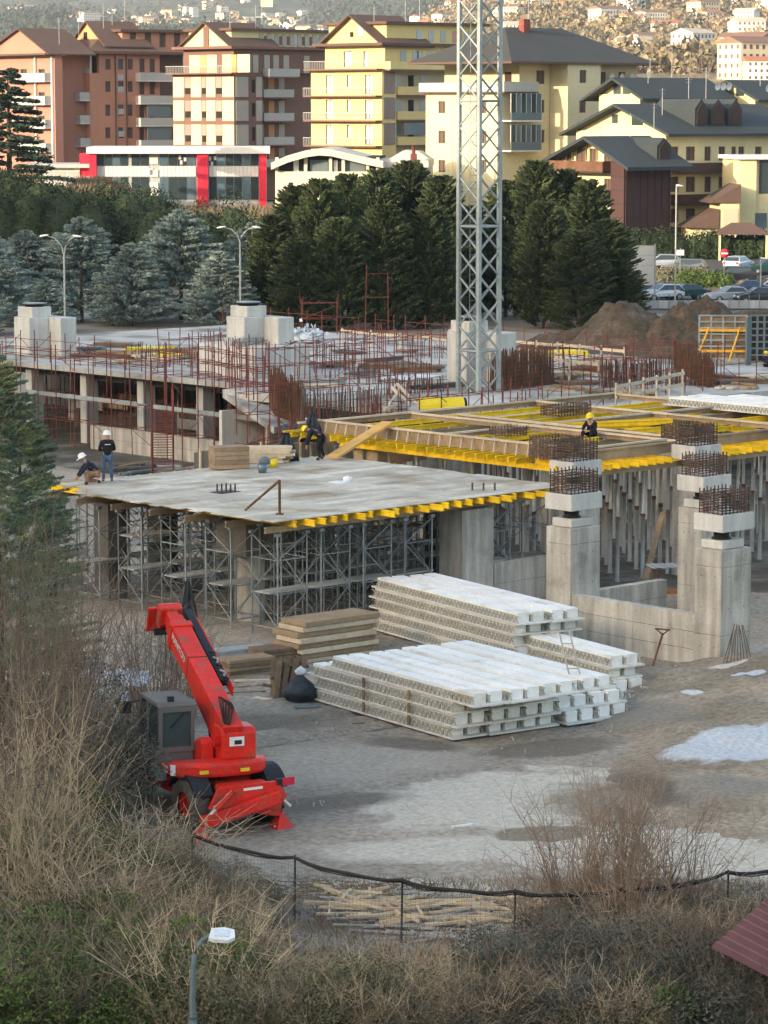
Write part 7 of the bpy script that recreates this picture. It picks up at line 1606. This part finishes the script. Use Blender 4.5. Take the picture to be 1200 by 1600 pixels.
# hedges and green strips round the car park
for i, (x, Y, n_, h, m, lb) in enumerate([(1010,298,7,2.6,'hedge','dark hedge along the street, left'),(1085,298,7,2.5,'hedge','dark hedge along the street, middle'),(1165,298,8,2.5,'hedge','dark hedge right of the no entry sign'),(1070,283,4,1.2,'bush_olive','low green bushes inside the car park'),(1105,280,4,1.2,'bush_green','rounded green bush left of the off-road car')]):
    g = gpos(x, Y); bush('street_hedge', lb, 'hedge', g, [(j*1.1-n_*.5,0,h*.35,1.0,1.0,h*random.uniform(.6,.75)) for j in range(n_)], 4500, .26, m)
bt2 = T('bare_tree', 'small leafless tree in front of the copper stair tower', 'tree', gpos(1010,312), 0); link('branches', BT, bt2); bt2.scale = (.42,.42,.5)
# rusty mesh fence on the left bank
o = T('iron_fence', 'dark iron fence on the bank at the left below the clipped bushes', 'fence', gpos(-5,292), 0); [pc('picket', 'black', o, (k*.28,0,1.0), (.05,.05,2.0)) for k in range(26)]; [pc('rail', 'black', o, (3.6,0,z), (7.3,.05,.06)) for z in (.4,1.7)]
# ================= foreground: fence, lamp, thicket =================
fp = [(300,1400),(460,1440),(627,1478),(803,1497),(975,1492),(1135,1465),(1290,1440)]; tops = []
o = T('site_fence', 'wire fence with a thick black cable along its post tops', 'fence', P(460,1440))
O_ = Vector(P(460,1440))
for (x, y) in fp:
    q = Vector(P(x,y))-O_; rod('post', 'black', o, q, q+Vector((.02,0,1.42)), .022); tops.append(q+Vector((0,-.03,1.38)))
cb = []
for a, b in zip(tops, tops[1:]):
    for k in range(8): t = k/8.; cb.append(a.lerp(b,t)-Vector((0,0,.12*4*t*(1-t)+.02*math.sin(9*t))))
part('cable', MB().tube(cb+[tops[-1]], .036, 7), M['rubber'], o)
part('cable', MB().tube([c+Vector((0,.04,-.05+.02*math.sin(i))) for i, c in enumerate(cb)], .016, 5), M['black'], o)
wm = MB()
for a, b in zip(tops, tops[1:]):
    L = (b-a).length
    for k in range(int(L/.10)): t = k*.10/L; p = a.lerp(b,t); wm.beam((p.x,p.y,.02),(p.x,p.y,p.z-.10), .006,.006)
    for z in (.3,.6,.9,1.2): wm.beam((a.x,a.y,z),(b.x,b.y,z), .007,.007)
part('wire_mesh', wm, M['steel'], o, kind='stuff')
# near street lamp
Yl = 50; p_ = D(301,1600,Yl); ph_ = D(347,1457,Yl); base = -1.0; o = T('street_lamp', 'near street lamp with curved grey pole and flat white head at the bottom', 'street lamp', (p_[0], Yl, base))
zt = lambda y: D(300,y,Yl)[2]-base; xx = lambda x: D(x,1500,Yl)[0]-p_[0]
part('pole', MB().tube([(0,0,0),(0,0,zt(1560)),(xx(302),0,zt(1510)),(xx(304),0,zt(1492)),(xx(309),0,zt(1478)),(xx(318),0,zt(1468)),(xx(331),0,zt(1461))], [.062,.052,.05,.048,.045,.042,.04], 12), M['veranda'], o)
part('collar', MB().tube([(0,0,zt(1600)),(0,0,zt(1588))], .075, 12), M['veranda'], o)
part('lamp_head', MB().prism([(xx(327),-.17),(xx(335),-.22),(xx(357),-.22),(xx(368),-.10),(xx(366),.16),(xx(350),.22),(xx(330),.16)], -.03, .03, 'z').xf(Matrix.Translation((0,0,zt(1458))) @ Matrix.Rotation(R(14),4,'X') @ Matrix.Rotation(R(4),4,'Y')), M['white_paint'], o)
part('lens', MB().box((xx(336),-.12,-.005),(xx(358),.12,.005)).xf(Matrix.Translation((0,0,zt(1458)+.040)) @ Matrix.Rotation(R(14),4,'X') @ Matrix.Rotation(R(4),4,'Y')), M['tarp_white'], o)
# red corrugated roof of a shed
M['roof_red'] = mat('roof_red', (.17,.055,.045), .6, .15, 1.5, .1, 8)
a_ = Vector(D(1112,1480,52)); b_ = Vector(D(1222,1385,56)); d_ = b_-a_; e_ = Vector((1.9,-.3,-.95))
o = T('shed', 'shed with dark red corrugated roof at the lower right corner', 'shed', (a_.x,a_.y,0)); n_ = 22; vs = []
for i in range(n_+1):
    for j in (0,1): q = a_+d_*(i/n_)+e_*j; vs.append((q.x-a_.x, q.y-a_.y, q.z+(.045 if i % 2 else 0)))
part('roof', MB().add(vs, [(2*i,2*i+1,2*i+3,2*i+2) for i in range(n_)]), M['roof_red'], o)
part('wall', MB().box((.5,.4,-.2),(2.2,3.0,a_.z-1.3)), M['wood_dark'], o)
# thicket
def inst(name, label, cat, me, locs, group, kids='branches', mats=None):
    for i, (x, y, z, rz, s, sz) in enumerate(locs):
        o = T(name, label[i] if isinstance(label, list) else label, cat, (x,y,z), rz, group); link(kids, me[i%len(me)] if isinstance(me, list) else me, o); o.scale = (s,s,sz)
TW = [twig_mesh('branches', 34, 5.0, 2.1, .45, .024, M['twig_tan'], sub=7, seed=11+i) for i in range(3)]
TG = [twig_mesh('branches', 36, 5.0, 1.7, .6, .020, M['twig_grey'], sub=8, seed=21+i) for i in range(3)]
TR_ = [twig_mesh('branches', 44, 3.8, 1.8, .45, .017, M['twig_red'], sub=7, seed=31+i, curve=.2) for i in range(2)]
def gp(x, Y, z=0): return (X_(x,Y), Y, z)
tall = [(-20,69,7.8),(30,70,8.0),(85,68,7.6),(130,73,4.6),(10,64,6.6),(70,65,6.0),(185,72,2.2),(115,66,2.6),(225,75,3.6),(260,78,4.6),(150,67,1.8),(-10,60,5.8),(100,73,7.4),(225,80,4.6)]
inst('bare_shrub', ['tall grey-brown leafless shrub in the thicket at left, '+w for w in ['at the very edge','beside the fir','under the fir tip','right of the fir','front, at the edge','front, second','before the scaffold','front, third','in front of the round column','near the boom tip','above the left panel stack','nearest at the edge','highest, behind the others','behind the boom tip']], 'shrub', TG,
     [(*gp(x,Y), i*1.7, .9+.05*(i%4), h/5.) for i, (x,Y,h) in enumerate(tall)], 'leafless shrubs in the left thicket')
tan = [(10,61,5.4),(70,62,4.8),(125,60,2.9),(170,62,1.9),(50,58,4.0),(225,63,2.4),(110,57.5,2.4),(-20,59,4.9),(160,58,2.6),(280,64,1.9),(195,60,2.2)]
inst('bare_shrub', ['straw coloured leafless shrub in front of the red machine, '+w for w in ['far left','left','in the middle','beside the cab','front left','before the rear wheel','front middle','at the left edge','low, front right','rightmost, low','low, before the front wheel']], 'shrub', TW,
     [(*gp(x,Y), i*2.3, .95, h/5.) for i, (x,Y,h) in enumerate(tan)], 'straw coloured shrubs at left')
red = [(960,59.5,4.3),(900,60,3.2),(1020,59.5,3.8),(1080,60,2.8),(850,60,1.9),(985,58.5,3.4)]
inst('bare_shrub', ['reddish leafless shrub at right behind the cable fence, '+w for w in ['tallest','left of the tallest','right of the tallest','rightmost','leftmost and small','nearest']], 'shrub', TR_, [(*gp(x,Y), i*1.9, 1.0, h/3.8) for i, (x,Y,h) in enumerate(red)], 'reddish shrubs at the right')
# low shrubs: leaves on fine twigs
def shrub_mesh(n, leaf, m, w=1.2, h=1.3, aspect=2.2, seed=0):
    bl = [(random.uniform(-.6,.6)*w, random.uniform(-.5,.5)*w, random.uniform(.25,.65)*h, w*random.uniform(.3,.5), w*random.uniform(.3,.5), h*random.uniform(.25,.45)) for _ in range(9)]
    return leaf_cloud('foliage', bl, n, leaf, M[m], aspect)
FS = {k: [shrub_mesh(9000, .055, k, aspect=asp) for _ in range(2)] for k, asp in (('bush_green',1.7),('bush_brown',3.4),('bush_olive',2.6),('bush_dark',2.4))}
tw_s = {k: twig_mesh('branches', 90, 1.5, .9, .5, .009, M[k], sub=8, seed=41) for k in ('twig_grey','twig_tan')}
def low(x, Y, kind, s, z=0, i=0, where=''):
    nm = {'bush_green':'leafy green','bush_brown':'dry brown','bush_olive':'olive green','bush_dark':'dull grey-green'}[kind]
    o = T('low_shrub', '%s low shrub %s' % (nm, where), 'shrub', gp(x,Y,z), i*1.37, 'low shrubs along the bottom'); o.scale = (s*1.15, s*1.15, s)
    link('foliage', FS[kind][i%2], o); link('branches', tw_s['twig_tan' if kind in ('bush_brown','bush_olive') else 'twig_grey'], o)
i = 0
def kind_at(x):
    r = random.random()
    if x < 230: return 'bush_green' if r < .8 else 'bush_olive'
    if x < 420: return 'bush_brown' if r < .35 else ('bush_olive' if r < .7 else 'bush_green')
    if x < 700: return 'bush_brown' if r < .5 else ('bush_olive' if r < .8 else 'bush_green')
    return 'bush_dark' if r < .65 else ('bush_brown' if r < .85 else 'bush_green')
def wh(x, r): return ('in the %s row, ' % ORD[r])+('at the left edge' if x < 100 else 'near the left edge' if x < 220 else 'left of the near lamp' if x < 300 else 'beside the near lamp' if x < 400 else 'right of the near lamp' if x < 560 else 'below the second fence post' if x < 720 else 'below the third fence post' if x < 880 else 'below the red shrub' if x < 1040 else 'left of the shed roof' if x < 1120 else 'at the right edge by the shed')
for r, (Y, s0) in enumerate([(58.4,.9),(57,.95),(55.6,1.0),(54.2,1.05),(52.8,1.1)]):
    for x in range(-40, 1260, 58):
        xx_ = x+random.uniform(-22,22); s = s0*random.uniform(.75,1.2)
        if xx_ < 340: s *= 1.3
        elif xx_ < 820: s *= [.25,.42,.75,.95,1][r]
        else: s *= [1.0,1.05,1.1,1.1,1.1][r]
        low(xx_, Y+random.uniform(-.4,.4), kind_at(xx_), s, -.1, i, '%s from the left in the %s row' % (nth((x+40)//58), nth(r))); i += 1
BS = {k: shrub_mesh(26000, .055, k, w=2.4, h=2.6, aspect=asp) for k, asp in (('bush_green',1.8),('bush_brown',3.4),('bush_olive',2.4),('bush_dark',2.2))}
TS_ = {'a': twig_mesh('branches', 90, 2.6, 1.6, .8, .012, M['twig_grey'], sub=10, seed=51), 'b': twig_mesh('branches', 70, 2.6, 1.7, .8, .013, M['twig_tan'], sub=9, seed=52)}
for (x, Y, k, s, w) in [(250,62.6,'bush_olive',.55,'heaped under the machine, left'),(315,62.3,'bush_brown',.62,'heaped under the machine wheel'),(352,61,'bush_olive',.5,'heaped at the fence start'),(195,61.8,'bush_brown',.85,'heaped under the straw shrubs'),(100,61,'bush_green',.95,'heaped at the left'),(20,60.5,'bush_olive',1.1,'heaped at the left edge'),(110,65,'bush_brown',.65,'behind the straw shrubs'),(40,66,'bush_green',1.1,'behind the straw shrubs, left'),(1090,60,'bush_dark',.5,'at the foot of the right shrubs'),(1160,59,'bush_dark',.6,'above the shed roof'),(95,70,'bush_dark',1.35,'deep in the left thicket'),(60,68,'bush_dark',1.3,'dark in the left thicket'),(15,71,'bush_dark',1.6,'deep in the thicket at the edge'),(90,75,'bush_olive',.8,'deep in the thicket by the panels'),(60,60,'bush_green',.8,'green heap at the lower left'),(180,59.5,'bush_green',.6,'green heap left of the near lamp'),(280,60.5,'bush_green',.5,'green heap above the near lamp')]:
    o = T('dense_shrub', '%s shrub %s' % ({'bush_green':'leafy green','bush_brown':'dry brown','bush_olive':'olive green','bush_dark':'dull grey-green'}[k], w), 'shrub', gp(x,Y,-.2), i*1.3); o.scale = (s,)*3; link('foliage', BS[k], o); link('branches', TS_['a' if i % 2 else 'b'], o); i += 1
# near fir on the left
FIR = conifer(11.6, 3.4, 380, 170, .17, M['near_fir'], droop=.1, power=.55, up=.35, clump=.06, aspect=4.5, base=.02)
plant('fir_tree', 'yellow-green fir at the left edge in front of the rear building', 'tree', gp(-12,76), 0, None, FIR, trunk_mesh(11.6,.2), .82, 10.6/11.6)
plant('fir_tree', 'blue-green fir behind the yellow-green one at the left edge', 'tree', gp(28,80), 1, None, FIR, trunk_mesh(11.6,.2), .7, 8.9/11.6)
# dead canes and litter
def litter(name, label, pts, n, l0, l1, r, m, z=.03):
    mb = MB()
    for _ in range(n):
        p = random.choice(pts); q = P(p[0]+random.uniform(-45,45), p[1]+random.uniform(-16,16)); a = random.gauss(0,.75)+(PI if random.random() < .5 else 0); L = random.uniform(l0,l1)
        mb.beam((q[0],q[1],z+random.uniform(0,.16)),(q[0]+L*math.cos(a),q[1]+L*math.sin(a)*.6,z+random.uniform(0,.2)), r*random.uniform(.6,1.3), r)
    return tag(link(name, mb.mesh(name, M[m])), label, 'debris', kind='stuff')
litter('cane_litter', 'pale dead canes lying in a heap behind the fence', [(640,1430),(700,1440),(760,1445),(820,1445),(860,1440),(680,1455),(600,1420),(740,1460)], 260, .3, 1.9, .035, 'pale')
litter('cane_litter', 'scattered brown twigs at the fence line', [(420,1400),(500,1400),(560,1410),(640,1400),(900,1420),(1000,1400),(1100,1400)], 260, .15, .8, .02, 'wood_dark')
litter('rubble', 'small pale rubble by the low wall and the earth bank', [(1000,1085),(1050,1070),(1080,1068),(960,1095),(1120,1070),(1180,1085),(1140,1110)], 150, .04, .28, .05, 'pale', .2)
litter('rubble', 'wood and stone scraps on the yard', [(x, y) for x in range(400,1190,70) for y in range(1100,1340,40)], 90, .02, .08, .03, 'pale', .05)
0 and litter('rubble', 'dark clods on the yard and the earth bank', [(x, y) for x in range(400,1190,60) for y in range(1090,1380,36)], 150, .02, .07, .03, 'dirt', .05)
litter('cane_litter', 'pale broken canes on top of the brown heap', [(560,1420),(620,1440),(700,1450),(780,1440),(850,1430)], 120, .3, 1.3, .05, 'twig_tan', .15)
def root_pts(n, x0, x1, y0, y1):
    out = [P(random.uniform(x0,x1), random.uniform(y0,y1)) for _ in range(n)]; return np.array(out)
grass('dry_grass', 'dry brown grass along the fence', root_pts(5200, 340, 1230, 1385, 1520), .34, M['dry_grass'], width=.022, lean=.5)
grass('dry_weeds', 'sparse dry weeds on the ground behind the fence', root_pts(4000, 350, 1230, 1375, 1440), .22, M['dry_grass'], width=.012, lean=.9)
# ================= air =================
hz = bpy.data.materials.new('haze'); hz.use_nodes = True; t_ = hz.node_tree; t_.nodes.clear()
vo = t_.nodes.new('ShaderNodeVolumePrincipled'); vo.inputs['Color'].default_value = (.86,.92,1,1); vo.inputs['Density'].default_value = .00007; vo.inputs['Anisotropy'].default_value = .2
ou = t_.nodes.new('ShaderNodeOutputMaterial'); t_.links.new(vo.outputs[0], ou.inputs['Volume'])
zlo = float(V[:,2].min())-1.5; zhi = float(V[:,2].max())+15
hb = solo('haze', MB().box((-8200,-1000,zlo),(8200,6700,zhi)), hz, None, None, kind='stuff')
